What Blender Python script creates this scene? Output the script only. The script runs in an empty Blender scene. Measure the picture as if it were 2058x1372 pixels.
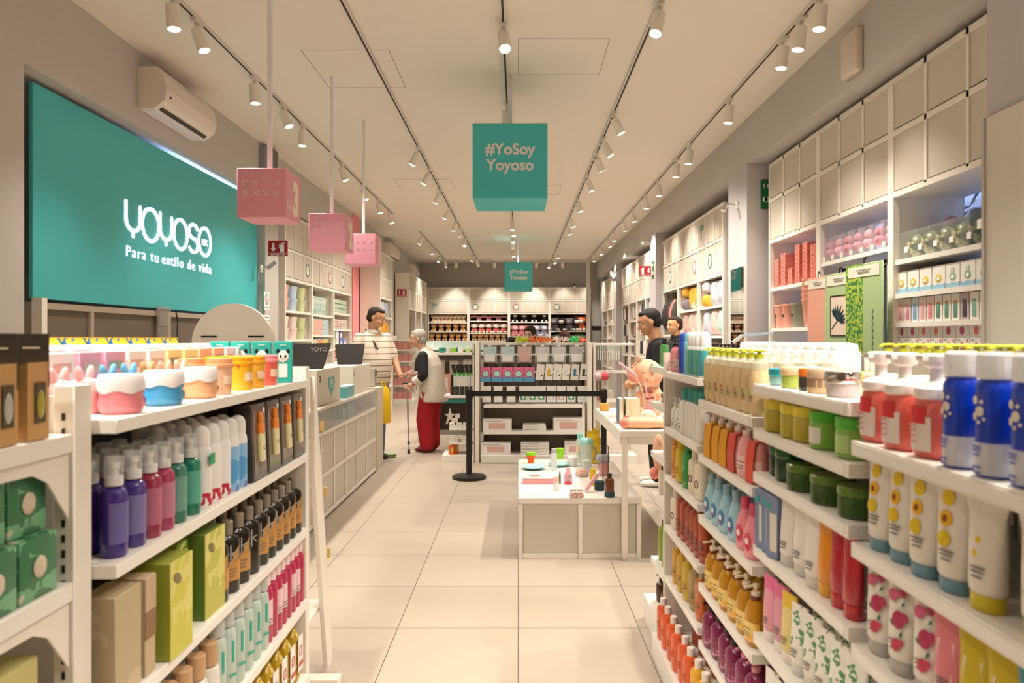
import bpy, bmesh, math, random
from mathutils import Vector, Matrix
# ---------------------------------------------------------------- camera, world, exposure
S = bpy.context.scene
C = S.collection
F, CX, CY, EYE = 1450.0, 1041.5, 680.0, 1.44      # focal length in px, vanishing point, eye height (m)
cam = bpy.data.objects.new('camera', bpy.data.cameras.new('camera'))
C.objects.link(cam); S.camera = cam
cam.location = (0, 0, EYE); cam.rotation_euler = (math.pi/2, 0, 0)
cam.data.lens = 36.0*F/2058; cam.data.sensor_width = 36
cam.data.shift_x = (1029-CX)/2058; cam.data.shift_y = -(686-CY)/2058
cam.data.clip_start = .05
cam.data.dof.use_dof = True; cam.data.dof.focus_distance = 7.0; cam.data.dof.aperture_fstop = 5.0
S.view_settings.view_transform = 'Standard'; S.view_settings.look = 'None'
S.view_settings.gamma = 1; S.view_settings.use_curve_mapping = False
S.view_settings.exposure = 0.16
w = bpy.data.worlds.new('world'); S.world = w; w.use_nodes = True
w.node_tree.nodes['Background'].inputs[0].default_value = (.38, .52, 1.0, 1)
w.node_tree.nodes['Background'].inputs[1].default_value = 1.2
CEIL, BACK = 3.56, 20.4
TRACKS = {'a': (-2.12, -1.0, 12.2), 'b': (-1.94, 14.2, 19.6), 'c': (-1.10, -1.0, 19.3), 'd': (-.10, 1.0, 19.0),
          'e': (.89, -1.0, 19.7), 'f': (1.855, -1.0, 19.7)}
SPOT_W = 120.0
WARM = (1.0, .92, .80)
rnd = random.Random(5)
PI = math.pi
def P(px, py, Y): return Vector(((px-CX)*Y/F, Y, EYE-(py-CY)*Y/F))

# ---------------------------------------------------------------- materials
MC = {}
def srgb(c):
    if isinstance(c, str):
        c = tuple(int(c[i:i+2], 16)/255 for i in (0, 2, 4))
        return tuple(v/12.92 if v <= .04045 else ((v+.055)/1.055)**2.4 for v in c)
    return c
def M(col, rough=.5, metal=0, trans=0, emit=0, alpha=1, coat=0, name=None, ior=1.45, bump=0, bscale=60):
    key = (col, rough, metal, trans, emit, alpha, coat, bump, bscale)
    if key in MC: return MC[key]
    m = bpy.data.materials.new(name or 'mat'); m.use_nodes = True
    b = m.node_tree.nodes['Principled BSDF']; c = srgb(col)
    b.inputs['Base Color'].default_value = (*c, 1); b.inputs['Roughness'].default_value = rough
    b.inputs['Metallic'].default_value = metal; b.inputs['Transmission Weight'].default_value = trans
    b.inputs['Alpha'].default_value = alpha; b.inputs['Coat Weight'].default_value = coat; b.inputs['IOR'].default_value = ior
    if emit:
        b.inputs['Emission Color'].default_value = (*c, 1); b.inputs['Emission Strength'].default_value = emit
    if bump:
        nt = m.node_tree; n = nt.nodes.new('ShaderNodeTexNoise'); n.inputs['Scale'].default_value = bscale
        tc = nt.nodes.new('ShaderNodeTexCoord'); bp = nt.nodes.new('ShaderNodeBump'); bp.inputs['Strength'].default_value = bump
        bp.inputs['Distance'].default_value = .01
        nt.links.new(tc.outputs['Object'], n.inputs['Vector']); nt.links.new(n.outputs['Fac'], bp.inputs['Height'])
        nt.links.new(bp.outputs['Normal'], b.inputs['Normal'])
    MC[key] = m
    return m
def pattern(kind, cols, scale=30, rough=.5, key2=None, thr=.5, vec='Object', trans=0):
    """procedural two- or three-colour pattern: spots, noise, bands along z"""
    key = (kind, cols, scale, rough, thr, trans)
    if key in MC: return MC[key]
    m = bpy.data.materials.new('pattern'); m.use_nodes = True; nt = m.node_tree
    b = nt.nodes['Principled BSDF']; b.inputs['Roughness'].default_value = rough; b.inputs['Transmission Weight'].default_value = trans
    tc = nt.nodes.new('ShaderNodeTexCoord'); r = nt.nodes.new('ShaderNodeValToRGB'); r.color_ramp.interpolation = 'CONSTANT'
    if kind == 'spots':
        t = nt.nodes.new('ShaderNodeTexVoronoi'); t.inputs['Scale'].default_value = scale; out = t.outputs['Distance']
        nt.links.new(tc.outputs[vec], t.inputs['Vector'])
    elif kind == 'cells':
        t = nt.nodes.new('ShaderNodeTexVoronoi'); t.inputs['Scale'].default_value = scale; out = t.outputs['Color']
        nt.links.new(tc.outputs[vec], t.inputs['Vector'])
    elif kind == 'noise':
        t = nt.nodes.new('ShaderNodeTexNoise'); t.inputs['Scale'].default_value = scale; t.inputs['Detail'].default_value = 3; out = t.outputs['Fac']
        nt.links.new(tc.outputs[vec], t.inputs['Vector'])
    elif kind == 'bands':
        t = nt.nodes.new('ShaderNodeTexWave'); t.wave_type = 'BANDS'; t.bands_direction = 'Z'; t.inputs['Scale'].default_value = scale; out = t.outputs['Fac']
        nt.links.new(tc.outputs[vec], t.inputs['Vector'])
    elif kind == 'check':
        t = nt.nodes.new('ShaderNodeTexChecker'); t.inputs['Scale'].default_value = scale; out = t.outputs['Fac']
        nt.links.new(tc.outputs[vec], t.inputs['Vector'])
    nt.links.new(out, r.inputs['Fac'])
    n = len(cols); th = thr if isinstance(thr, tuple) else tuple(thr + (1-thr)*i/(n-1) for i in range(n-1))
    r.color_ramp.elements[0].color = (*srgb(cols[0]), 1); r.color_ramp.elements[1].position = th[0]; r.color_ramp.elements[1].color = (*srgb(cols[1]), 1)
    for i in range(2, n):
        e = r.color_ramp.elements.new(min(th[i-1], 1)); e.color = (*srgb(cols[i]), 1)
    nt.links.new(r.outputs['Color'], b.inputs['Base Color'])
    MC[key] = m
    return m
WHITE = M('ece4d8', .45, name='white_enamel'); DOORM = M('cdc3b4', .5, name='door_grey'); SHELFM = M('ede7df', .4, name='shelf_white')
GREYW = M('b5aea6', .8, name='wall_paint'); BLACK = M('141212', .45, name='black'); CHROME = M('d8d8d8', .15, 1, name='chrome')
TEAL = M('3fb0b2', .45, name='teal'); PINK = M('e08a92', .5, name='pink'); PAPER = M('f3efe8', .7, name='paper')
SHADEP = M('6e6254', .6, name='shaded_panel'); FROST = M('f2f2f0', .3, trans=.5, name='frosted'); SKIN = M('c98f6b', .55, name='skin')
CLEAR = M('f4f8f8', .08, alpha=.28, name='clear_plastic'); INK = M('7d7771', .7, name='ink')

# ---------------------------------------------------------------- mesh helpers
class MB:
    def __init__(s): s.b = bmesh.new()
    def box(s, x0, x1, y0, y1, z0, z1, mat=None):
        vs = [s.b.verts.new((x, y, z)) for z in (z0, z1) for x, y in ((x0, y0), (x1, y0), (x1, y1), (x0, y1))]
        if mat is not None:
            for v in vs: v.co = mat @ v.co
        for f in ((3, 2, 1, 0), (4, 5, 6, 7), (0, 1, 5, 4), (1, 2, 6, 5), (2, 3, 7, 6), (3, 0, 4, 7)):
            s.b.faces.new([vs[i] for i in f])
        return s
    def bar(s, p, q, wx, wy=None, up=(0, 0, 1)):
        p, q = Vector(p), Vector(q); wy = wy or wx; d = (q-p); L = d.length; z = d.normalized()
        u = Vector(up)
        if abs(z.dot(u)) > .95: u = Vector((0, 1, 0))
        x = z.cross(u).normalized(); y = z.cross(x)
        m = Matrix((x, y, z)).transposed().to_4x4(); m.translation = p
        return s.box(-wx/2, wx/2, -wy/2, wy/2, 0, L, m)
    def cyl(s, p, q, r1, r2=None, n=12):
        p, q = Vector(p), Vector(q); r2 = r1 if r2 is None else r2; z = (q-p).normalized()
        u = Vector((0, 0, 1)) if abs(z.z) < .95 else Vector((0, 1, 0)); x = z.cross(u).normalized(); y = z.cross(x)
        a = [s.b.verts.new(p + (x*math.cos(2*PI*i/n) + y*math.sin(2*PI*i/n))*r1) for i in range(n)]
        b = [s.b.verts.new(q + (x*math.cos(2*PI*i/n) + y*math.sin(2*PI*i/n))*r2) for i in range(n)]
        for i in range(n):
            f = s.b.faces.new((a[i], a[(i+1) % n], b[(i+1) % n], b[i])); f.smooth = True
        s.b.faces.new(a[::-1]); s.b.faces.new(b)
        return s
    def ell(s, c, r, n=2, rot=None):
        m = Matrix.Translation(c) @ (rot.to_4x4() if rot else Matrix()) @ Matrix.Diagonal((*((r, r, r) if isinstance(r, (int, float)) else r), 1))
        k = bmesh.ops.create_icosphere(s.b, subdivisions=n, radius=1, matrix=m)
        for v in k['verts']:
            for f in v.link_faces: f.smooth = True
        return s
    def loft(s, rows, n=16, m=None):
        """rows: (rx, ry, z, sq, cx, cy); sq = superellipse power"""
        rings = []
        for rw in rows:
            rx, ry, z = rw[:3]; sq = rw[3] if len(rw) > 3 else 2; cx = rw[4] if len(rw) > 4 else 0; cy = rw[5] if len(rw) > 5 else 0
            if rx < 1e-6: ring = [s.b.verts.new((cx, cy, z))]
            else:
                ring = []
                for i in range(n):
                    a = 2*PI*(i+.5)/n; c, d = math.cos(a), math.sin(a)
                    ring.append(s.b.verts.new((cx + rx*math.copysign(abs(c)**(2/sq), c), cy + ry*math.copysign(abs(d)**(2/sq), d), z)))
            if m is not None:
                for v in ring: v.co = m @ v.co
            rings.append(ring)
        for a, b in zip(rings, rings[1:]):
            if len(a) == 1 and len(b) == 1: continue
            for i in range(n):
                j = (i+1) % n
                if len(a) == 1: f = s.b.faces.new((a[0], b[j], b[i]))
                elif len(b) == 1: f = s.b.faces.new((a[i], a[j], b[0]))
                else: f = s.b.faces.new((a[i], a[j], b[j], b[i]))
                f.smooth = True
        if len(rings[0]) > 1: s.b.faces.new(rings[0][::-1])
        if len(rings[-1]) > 1: s.b.faces.new(rings[-1])
        return s
    def prism(s, pts, t, m=None):
        """polygon in XZ plane, thickness t along +Y"""
        a = [s.b.verts.new((x, 0, z)) for x, z in pts]; b = [s.b.verts.new((x, t, z)) for x, z in pts]
        if m is not None:
            for v in a+b: v.co = m @ v.co
        n = len(pts); s.b.faces.new(a); s.b.faces.new(b[::-1])
        for i in range(n): s.b.faces.new((a[i], b[i], b[(i+1) % n], a[(i+1) % n]))
        return s
    def stroke(s, pts, w, t=.002, closed=False, m=None, z0=0):
        """flat ribbon with round joints in XZ plane, standing t in -Y"""
        pts = [Vector((x, 0, z)) for x, z in pts]
        if closed: pts.append(pts[0])
        for i, (p, q) in enumerate(zip(pts, pts[1:])):
            if (q-p).length < 1e-6: continue
            d = (q-p).normalized(); nn = Vector((-d.z, 0, d.x))*w/2
            c = [p+nn, p-nn, q-nn, q+nn]
            s.prism([(v.x, v.z) for v in c], t, (m or Matrix()) @ Matrix.Translation((0, z0, 0)))
        for p in pts:
            s.prism([(p.x+math.cos(2*PI*k/10)*w/2, p.z+math.sin(2*PI*k/10)*w/2) for k in range(10)], t, (m or Matrix()) @ Matrix.Translation((0, z0, 0)))
        return s
    def bevel(s, w, seg=2):
        bmesh.ops.bevel(s.b, geom=s.b.edges[:], offset=w, segments=seg, profile=.7, affect='EDGES', clamp_overlap=True)
        return s
    def mesh(s, name='mesh', sharp=True):
        bmesh.ops.recalc_face_normals(s.b, faces=s.b.faces[:])
        me = bpy.data.meshes.new(name); s.b.to_mesh(me); s.b.free(); me.materials.append(None)
        if sharp: me.set_sharp_from_angle(angle=math.radians(38))
        return me
MESH = {}
def cached(key, fn):
    if key not in MESH: MESH[key] = fn()
    return MESH[key]
def obj(name, me, mat, parent=None, loc=(0, 0, 0), rot=None, scale=None):
    o = bpy.data.objects.new(name, me); C.objects.link(o)
    if mat is not None and len(o.material_slots):
        o.material_slots[0].link = 'OBJECT'; o.material_slots[0].material = mat
    if parent: o.parent = parent
    o.location = loc
    if rot: o.rotation_euler = rot
    if scale: o.scale = scale if isinstance(scale, (tuple, list)) else (scale,)*3
    return o
LABELS = {}
def tag(o, label, cat, group=None, kind=None):
    o['label'] = label; o['category'] = cat
    if group: o['group'] = group
    if kind: o['kind'] = kind
    LABELS[label] = LABELS.get(label, 0)+1
    return o
def empty(name, label, cat, loc=(0, 0, 0), rz=0, group=None, rot=None, scale=None):
    o = bpy.data.objects.new(name, None); C.objects.link(o); o.location = loc; o.rotation_euler = rot or (0, 0, rz); o.empty_display_size = .05
    if scale: o.scale = scale if isinstance(scale, (tuple, list)) else (scale,)*3
    return tag(o, label, cat, group)
def struct(name, mb, mat):
    o = obj(name, mb.mesh(name, False), mat); o['kind'] = 'structure'; return o
def text(name, body, size, mat, parent, loc, rot, offset=0, align='CENTER', extrude=.001, sx=1, spacing=1, fit=0):
    cu = bpy.data.curves.new(name, 'FONT'); cu.body = body; cu.size = size; cu.align_x = align; cu.extrude = extrude; cu.offset = offset
    cu.resolution_u = 3; cu.space_line = .95; cu.space_character = spacing
    cu.materials.append(mat); o = bpy.data.objects.new(name, cu); C.objects.link(o)
    o.parent = parent; o.location = loc; o.rotation_euler = rot; o.scale = (sx, 1, 1)
    if fit: o['fit'] = fit
    return o
ORD = 'first second third fourth fifth sixth seventh eighth ninth tenth eleventh twelfth thirteenth fourteenth fifteenth sixteenth seventeenth eighteenth nineteenth twentieth'.split()
TENS = ['twenty', 'thirty', 'forty', 'fifty', 'sixty']
def nth(i):
    if i < 20: return ORD[i]
    t, u = divmod(i+1, 10)
    return {2: 'twenti', 3: 'thirti', 4: 'forti', 5: 'fifti', 6: 'sixti'}[t]+'eth' if u == 0 else TENS[t-2]+'-'+ORD[u-1]
def thing(name, label, cat, parts, loc, rz=0, group=None, scale=None, rot=None):
    """parts: (part name, mesh, material[, offset[, rotation[, sub-parts]]]); a single part named None makes the thing one mesh"""
    if len(parts) == 1:
        p = parts[0]
        return tag(obj(name, p[1], p[2], None, loc, rot or (0, 0, rz), scale), label, cat, group)
    e = empty(name, label, cat, loc, rz, group, rot, scale)
    for p in parts:
        o = obj(p[0], p[1], p[2], e, p[3] if len(p) > 3 else (0, 0, 0), p[4] if len(p) > 4 else None)
        for q in (p[5] if len(p) > 5 else ()): obj(q[0], q[1], q[2], o, q[3] if len(q) > 3 else (0, 0, 0), q[4] if len(q) > 4 else None)
    return e
# ---------------------------------------------------------------- the room
def floor_mat():
    m = bpy.data.materials.new('floor_tile'); m.use_nodes = True; nt = m.node_tree; b = nt.nodes['Principled BSDF']
    tc = nt.nodes.new('ShaderNodeTexCoord'); br = nt.nodes.new('ShaderNodeTexBrick'); br.offset = 0; br.squash = 1
    mp = nt.nodes.new('ShaderNodeMapping'); mp.inputs['Location'].default_value = (0, 0.01, 0)
    for k, v in (('Scale', 1.0), ('Mortar Size', .0022), ('Mortar Smooth', .3), ('Bias', 0), ('Brick Width', .6), ('Row Height', .6)): br.inputs[k].default_value = v
    br.inputs['Color1'].default_value = (*srgb('b1a495'), 1); br.inputs['Color2'].default_value = (*srgb('ada091'), 1); br.inputs['Mortar'].default_value = (*srgb('4a4038'), 1)
    nz = nt.nodes.new('ShaderNodeTexNoise'); nz.inputs['Scale'].default_value = 1.2; nz.inputs['Detail'].default_value = 6
    mr = nt.nodes.new('ShaderNodeMapRange'); mr.inputs['To Min'].default_value = .3; mr.inputs['To Max'].default_value = .42
    nt.links.new(tc.outputs['Object'], mp.inputs['Vector']); nt.links.new(mp.outputs['Vector'], br.inputs['Vector'])
    nt.links.new(tc.outputs['Object'], nz.inputs['Vector']); nt.links.new(nz.outputs['Fac'], mr.inputs['Value'])
    nt.links.new(mr.outputs['Result'], b.inputs['Roughness']); nt.links.new(br.outputs['Color'], b.inputs['Base Color'])
    b.inputs['Specular IOR Level'].default_value = .35
    return m
XL, XR, FRONT = -3.12, 2.85, -2.0
fm = floor_mat()
struct('floor', MB().box(XL-.1, XR+.1, FRONT, BACK, -.1, 0), fm)
struct('ceiling', MB().box(XL-.1, XR+.1, FRONT, BACK, CEIL, CEIL+.1), M('e4dccf', .9, name='ceiling_paint'))
struct('wall_back', MB().box(XL-.1, XR+.1, BACK, BACK+.1, 0, CEIL), GREYW)
struct('wall_front', MB().box(XL-.1, XR+.1, FRONT-.1, FRONT, 0, CEIL), M('b8ada0', .8))
# left side: pier, wall over the niche, niche back, column, wall onward
LW = M('bdb8b1', .8, name='left_wall_paint')
m = MB()
m.box(XL-.1, -2.76, FRONT, 4.03, 0, CEIL)
m.box(XL-.1, -2.80, 4.03, 7.75, 3.0, CEIL)
m.box(XL-.1, XL+.02, 4.03, 7.98, 0, 3.0)
m.box(XL-.1, -2.80, 7.75, 8.42, 3.0, CEIL); m.box(XL-.1, -2.80, 7.98, 8.42, 0, 3.0)
m.box(XL-.1, -2.80, 8.42, 12.16, 3.0, CEIL); m.box(XL-.1, XL, 8.42, 12.16, 0, 3.0)
m.box(XL-.1, -2.80, 13.9, BACK, 0, CEIL)
m.box(XL-.1, -2.80, 12.65, 13.9, 0, CEIL)
struct('wall_left', m, LW)
struct('wall_left_pink', MB().box(XL-.1, -2.79, 12.16, 12.65, 0, CEIL), M('ea8f92', .8, name='pink_paint'))
# right side: fascia beam, piers, recessed walls
m = MB()
m.box(2.206, XR+.1, FRONT, BACK, 3.12, CEIL)
struct('wall_right_beam', m, M('c2bdb8', .8))
m = MB()
for y0, y1 in ((FRONT, 3.37), (6.91, 7.52), (11.5, 12.0), (16.1, 16.5)): m.box(2.19, XR, y0, y1, 0, 3.12)
m.box(2.3, XR, 19.85, BACK, 0, 3.12)
struct('wall_right_pillars', m, M('c0babb', .8))
m = MB(); m.box(XR, XR+.1, 6.91, BACK, 0, 3.12); m.box(XR, XR+.1, 3.37, 6.91, 0, 1.0); m.box(XR, XR+.1, 3.37, 6.91, 2.75, 3.12)
m.box(XR, XR+.1, FRONT, 3.37, 0, 3.12)
struct('wall_right', m, M('a8a6ac', .8))
# shop window on the right wall, hedge and sky outside
wf = MB()
for y in (3.37, 4.05, 4.72, 4.86, 5.6, 6.3, 6.86): wf.box(XR+.01, XR+.07, y, y+.05, 1.0, 2.75)
for z in (1.0, 1.62, 2.70): wf.box(XR+.012, XR+.068, 3.37, 6.91, z, z+.05)
wo = obj('window_1', wf.mesh('window_frame'), M('8d8f96', .4, .3)); wo['kind'] = 'structure'
g = obj('window_glass', MB().box(XR+.035, XR+.04, 3.37, 6.91, 1.0, 2.75).mesh(), M('e8f2ff', .02, alpha=.12), wo)
b = MB(); rr = random.Random(2)
for i in range(1500):
    c = Vector((3.9+rr.random()*.7, 2.6+rr.random()*5.2, .3+rr.random()*3.1)); a = rr.random()*6.28; t = rr.uniform(-.9, .9); L = rr.uniform(.06, .15)
    d = Vector((math.cos(a)*math.cos(t)*.4, math.cos(t)*math.sin(a), math.sin(t)))*L; s_ = d.cross(Vector((1, .2, .1))).normalized()*L*.2
    v = [b.b.verts.new(q) for q in (c-d, c+s_, c+d, c-s_)]; b.b.faces.new(v)
tag(obj('hedge', b.mesh('hedge', False), pattern('noise', ('1f4638', '2f6a4c', '7fb0a0'), 6, .6, thr=(.5, .62))), 'dense green leafy hedge outside the shop window behind the shelves', 'hedge', kind='stuff')
struct('ground_outside', MB().box(XR+.1, 9, 0, 10, -.1, 0), M('777777', .9))
# skirting and access hatches in the ceiling
hm = MB()
def hatch(x0, x1, y0, y1, w=.004):
    for a in ((x0, x1, y0, y0+w), (x0, x1, y1-w, y1), (x0, x0+w, y0, y1), (x1-w, x1, y0, y1)): hm.box(a[0], a[1], a[2], a[3], CEIL-.002, CEIL+.002)
hatch(0, .65, 5.1, 5.8); hatch(-1.6, -.95, 5.3, 6.1); hatch(-1.66, -.9, 9.6, 10.3); hatch(-.2, .6, 10, 10.6)
struct('trim_1', hm, M('8a7d6e', .8))
struct('trim_2', MB().box(1.80, 1.89, 19.0, 19.09, 0, CEIL), M('d6cfc4', .6))       # square steel post
# ---------------------------------------------------------------- track lighting
TRM = M('d6cfc6', .5)
LENS = M((1.0, .93, .82), .5, emit=14, name='lamp_lens')
def track(k, x, y0, y1):
    e = empty('lighting_track', f'white lighting track with a dark slot, {k}', 'lighting track', (x, 0, CEIL))
    obj('rail', MB().box(-.018, .018, y0, y1, -.022, 0).mesh(), TRM, e)
    obj('slot', MB().box(-.007, .007, y0, y1, -.0235, -.0222).mesh(), M('2a2622', .7), e)
for k, n in (('a', 'above the cashier counter and pink cubes'), ('b', 'short one near the far air conditioners'), ('c', 'between the pink cubes and the teal cube'),
             ('d', 'running straight over the large teal cube'), ('e', 'just beyond the teal cube towards the window wall'), ('f', 'along the window wall')):
    track(n, *TRACKS[k])
e = empty('lighting_track', 'white crosswise lighting track in front of the far end wall', 'lighting track', (0, 19.3, CEIL))
obj('rail', MB().box(-2.1, 2.0, -.018, .018, -.022, 0).mesh(), TRM, e)
def head_mesh():
    return MB().loft([(.036, .036, 0), (.041, .041, -.004), (.041, .041, -.15), (.037, .037, -.152), (.036, .036, -.148)], 20).mesh('lamp_body')
HEAD = head_mesh(); DISC = MB().loft([(.034, .034, -.151), (.034, .034, -.153)], 20).mesh(); ADAPT = MB().box(-.017, .017, -.06, .06, -.045, -.02).mesh()
STEM = MB().cyl((0, 0, -.03), (0, 0, -.085), .008).mesh(); LDATA = {}
def spot(x, y, aim, trk, i, watts=1.0, cone=95):
    aim = Vector(aim).normalized()
    e = empty('track_spotlight', f'white cylindrical spotlight, {nth(i)} along the {trk}', 'spotlight', (x, y, CEIL), group=None)
    obj('adapter', ADAPT, TRM, e); obj('stem', STEM, TRM, e)
    q = (-aim).to_track_quat('Z', 'Y').to_euler()
    h = obj('lamp_head', HEAD, WHITE, e, (0, 0, -.08), q); obj('lens', DISC, LENS, h)
    if watts:
        key = (round(watts, 2), cone)
        if key not in LDATA:
            L = bpy.data.lights.new('spot', 'SPOT'); L.energy = SPOT_W*watts; L.color = WARM; L.spot_size = math.radians(cone); L.spot_blend = .75; L.shadow_soft_size = .035; LDATA[key] = L
        l = bpy.data.objects.new('spot_lamp', LDATA[key]); C.objects.link(l); l.parent = h; l.location = (0, 0, -.165)
def rail(k, name, ys, aims, watts=1.0):
    for i, y in enumerate(ys): spot(TRACKS[k][0], y, aims[i % len(aims)], name, i, 1.2 if y < 3 else .72 if (k == 'f' and y > 7) or y > 14.5 else watts)  # heads nearest the camera are unseen, added to light the near shelves
rail('a', 'track above the cashier counter', (.2, 1.3, 4.42, 4.76, 5.8, 6.49, 7.08, 8.65, 9.85, 10.9, 11.87),
     ((-.1, .1, -1), (.1, .1, -1), (.1, -.05, -1), (.35, 0, -1), (.05, 0, -1), (.45, -.05, -1), (0, 0, -1), (.35, .1, -1), (.3, 0, -1), (.25, 0, -1), (.3, 0, -1)))
rail('b', 'short track by the far shelving', (14.6, 16.2, 17.9, 19.2), ((-.5, 0, -1), (.1, 0, -1), (-.3, 0, -1), (.1, .1, -1)))
rail('c', 'track between pink and teal cubes', (.3, 1.2, 2.1, 7.92, 8.91, 10.16, 11.5, 12.75, 13.4, 14.85, 17.7, 19.0),
     ((-.1, .3, -1), (-.05, .1, -1), (-.1, .1, -1), (-.45, 0, -1), (-.5, 0, -1), (-.5, .1, -1), (-.6, 0, -1), (-.4, .1, -1), (.1, .2, -1), (0, -.3, -1), (-.3, 0, -1), (.4, .2, -1)))
rail('d', 'track over the large teal cube', (4.84, 6.46, 12.65, 13.4, 14.3, 15.2, 16.7), ((.1, -.6, -1), (-.05, .3, -1), (0, -.1, -1), (.1, -.2, -1), (0, -.3, -1), (-.1, .2, -1), (0, 0, -1)))
rail('e', 'track beyond the teal cube', (.3, 1.2, 2.1, 4.53, 6.71, 7.55, 8.18, 9.29, 10.8, 12.3, 13.2, 17.1, 18.3, 19.5),
     ((.1, .3, -1), (.05, .1, -1), (.1, .1, -1), (-.25, -.25, -1), (.5, 0, -1), (.6, 0, -1), (.45, .3, -1), (.4, 0, -1), (.3, 0, -1), (.4, 0, -1), (.35, 0, -1), (.35, 0, -1), (.3, -.2, -1), (-.5, -.1, -1)))
rail('f', 'track along the window wall', (.2, 1.8, 4.42, 4.73, 5.05, 6.33, 7.8, 8.44, 9.58, 10.5, 11.7, 12.75, 14, 15, 16.3, 17.7, 19.4),
     ((-.25, .2, -1), (-.2, 0, -1), (-.1, -.05, -1), (-.15, 0, -1), (-.1, 0, -1), (-.1, 0, -1), (-.1, .05, -1), (-.05, .1, -1), (.1, 0, -1), (.1, .1, -1), (.2, 0, -1), (.3, .1, -1), (.1, 0, -1), (.4, 0, -1), (.2, 0, -1), (.1, 0, -1), (.2, .1, -1)))
for i, x in enumerate((-1.66, -.63, .49, 1.18)): spot(x, 19.3, (.08 if i == 3 else -.06, .42, -1), 'crosswise track at the far wall', i, .5, 56)
# ---------------------------------------------------------------- wall cabinets
def decal_ring(col):
    def f():
        m = MB(); m.stroke([(.085*math.cos(2*PI*k/20), .085*math.sin(2*PI*k/20)) for k in range(20)], .018, .002, True); return m.mesh('ring', False)
    return cached('ring', f)
def decal_face():
    def f():
        m = MB(); m.prism([(.06*math.cos(2*PI*k/20), .052*math.sin(2*PI*k/20)-.01) for k in range(20)], .003)
        for s in (-1, 1): m.prism([(s*.04+.02*math.cos(2*PI*k/10), .045+.02*math.sin(2*PI*k/10)) for k in range(10)], .003)
        return m.mesh('face', False)
    return cached('face', f)
def decal_dots():
    def f():
        m = MB()
        for x, z, r in ((-.022, .0, .008), (.022, 0, .008), (0, -.022, .007)): m.prism([(x+r*math.cos(2*PI*k/8), z+r*math.sin(2*PI*k/8)) for k in range(8)], .004)
        return m.mesh('dots', False)
    return cached('dots', f)
def flag_mesh():
    def f():
        m = MB(); m.stroke([(-.05, -.1), (-.05, .1)], .01, .002)
        m.stroke([(-.04, .09), (.02, .08), (.07, .085), (.06, .04), (.0, .035), (-.04, .05)], .01, .002, True); m.stroke([(-.02, .06), (.05, .06)], .012, .002)
        return m.mesh('flag', False)
    return cached('flag', f)
def shelf_unit(label, side, front, ys, depth, ztop, zmid, zbot, shelves, cells=3, decals=None, base=.12, uprights=True, group=None, back=None, name='shelf_cabinet', openback=False, door_skip=()):
    """side 'L'/'R': the face looks to +X / -X at x=front, ys=(y0,y1); 'B': faces -Y at y=front and ys are x. Local frame: u along the face, v into the unit, z up"""
    y0, y1 = ys; W = y1-y0
    if side == 'L': loc, rz = (front, y0, 0), PI/2       # local x -> +Y, local y -> -X
    elif side == 'R': loc, rz = (front, y1, 0), -PI/2    # local x -> -Y, local y -> +X
    else: loc, rz = (y0, front, 0), 0
    e = empty(name, label, 'shelving unit', loc, rz, group)
    t = .035
    m = MB()
    for x in (0, W-t): m.box(x, x+t, 0, .04, 0, ztop)
    for z in (ztop-t, zmid-t/2, zbot-t*.6): m.box(t, W-t, 0, .04, z, z+t)
    for i in range(1, cells):
        x = W*i/cells; m.box(x-.012, x+.012, .0, .035, zbot, ztop)
    obj('frame', m.mesh('cabinet_frame'), WHITE, e)
    m = MB(); m.box(0.003, .02, .04, depth, 0, ztop); m.box(W-.02, W-.003, .04, depth, 0, ztop)
    obj('side_panel', m.mesh(), WHITE, e)
    obj('cabinet_box', MB().box(.02, W-.02, .045, depth, zbot-.015, ztop-.002).mesh(), WHITE, e)
    dk = ('door', round(W/cells, 3), round(zmid-zbot, 3), round(ztop-zmid, 3))
    for r, (za, zb) in enumerate(((zbot+.012, zmid-.018), (zmid+.018, ztop-t))):
        for i in range(cells):
            if (r, i) in door_skip: continue
            xa, xb = W*i/cells+.014, W*(i+1)/cells-.014
            if i == 0: xa += t-.014
            if i == cells-1: xb -= t-.014
            d = obj('door', cached(dk+(r, round(xb-xa, 3)), lambda: MB().box(0, xb-xa, .008, .035, .012, zb-za).mesh()), DOORM, e, (xa, 0, za))
            dc = (decals or {}).get((r, i))
            if dc:
                ctr = ((xb-xa)/2, .004, (zb-za)/2)
                if dc == 'flag': obj('emblem', flag_mesh(), M('4fa79a', .6), d, ctr)
                elif dc == 'text':
                    text('lettering', 'yoyoso\nplush', .06, M('e6ded2', .7), d, ctr, (PI/2, 0, 0))
                else:
                    c = M('58aaa5', .6) if dc == 'teal' else M('dd8f90', .6)
                    obj('emblem', decal_ring(c), c, d, ctr, None, (.95, 1, .95)); obj('emblem', decal_face(), M('f5e6dc', .6), d, ctr); obj('emblem', decal_dots(), M('77605c', .6), d, (ctr[0], ctr[1]-.001, ctr[2]))
    if not openback: obj('back_panel', MB().box(.02, W-.02, depth-.015, depth, 0, zbot-.016).mesh(), back or M('9a9086', .7), e)
    obj('base', MB().box(.02, W-.02, .02, depth-.02, 0, base).mesh(), WHITE, e)
    for z in shelves:
        obj('shelf', cached(('shelf', round(W, 3), depth), lambda: MB().box(.021, W-.021, .01, depth-.02, -.03, 0).mesh()), SHELFM, e, (0, 0, z))
    return e
LZ = (2.976, 2.52, 2.17)
LB = ((8.66, 9.82), (9.82, 10.97), (10.97, 12.13))
LSH = ((1.786, 1.43, 1.24, .85), (1.776, 1.49, 1.28, .9), (1.84, 1.59, 1.29, 1.08, .8))
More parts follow.
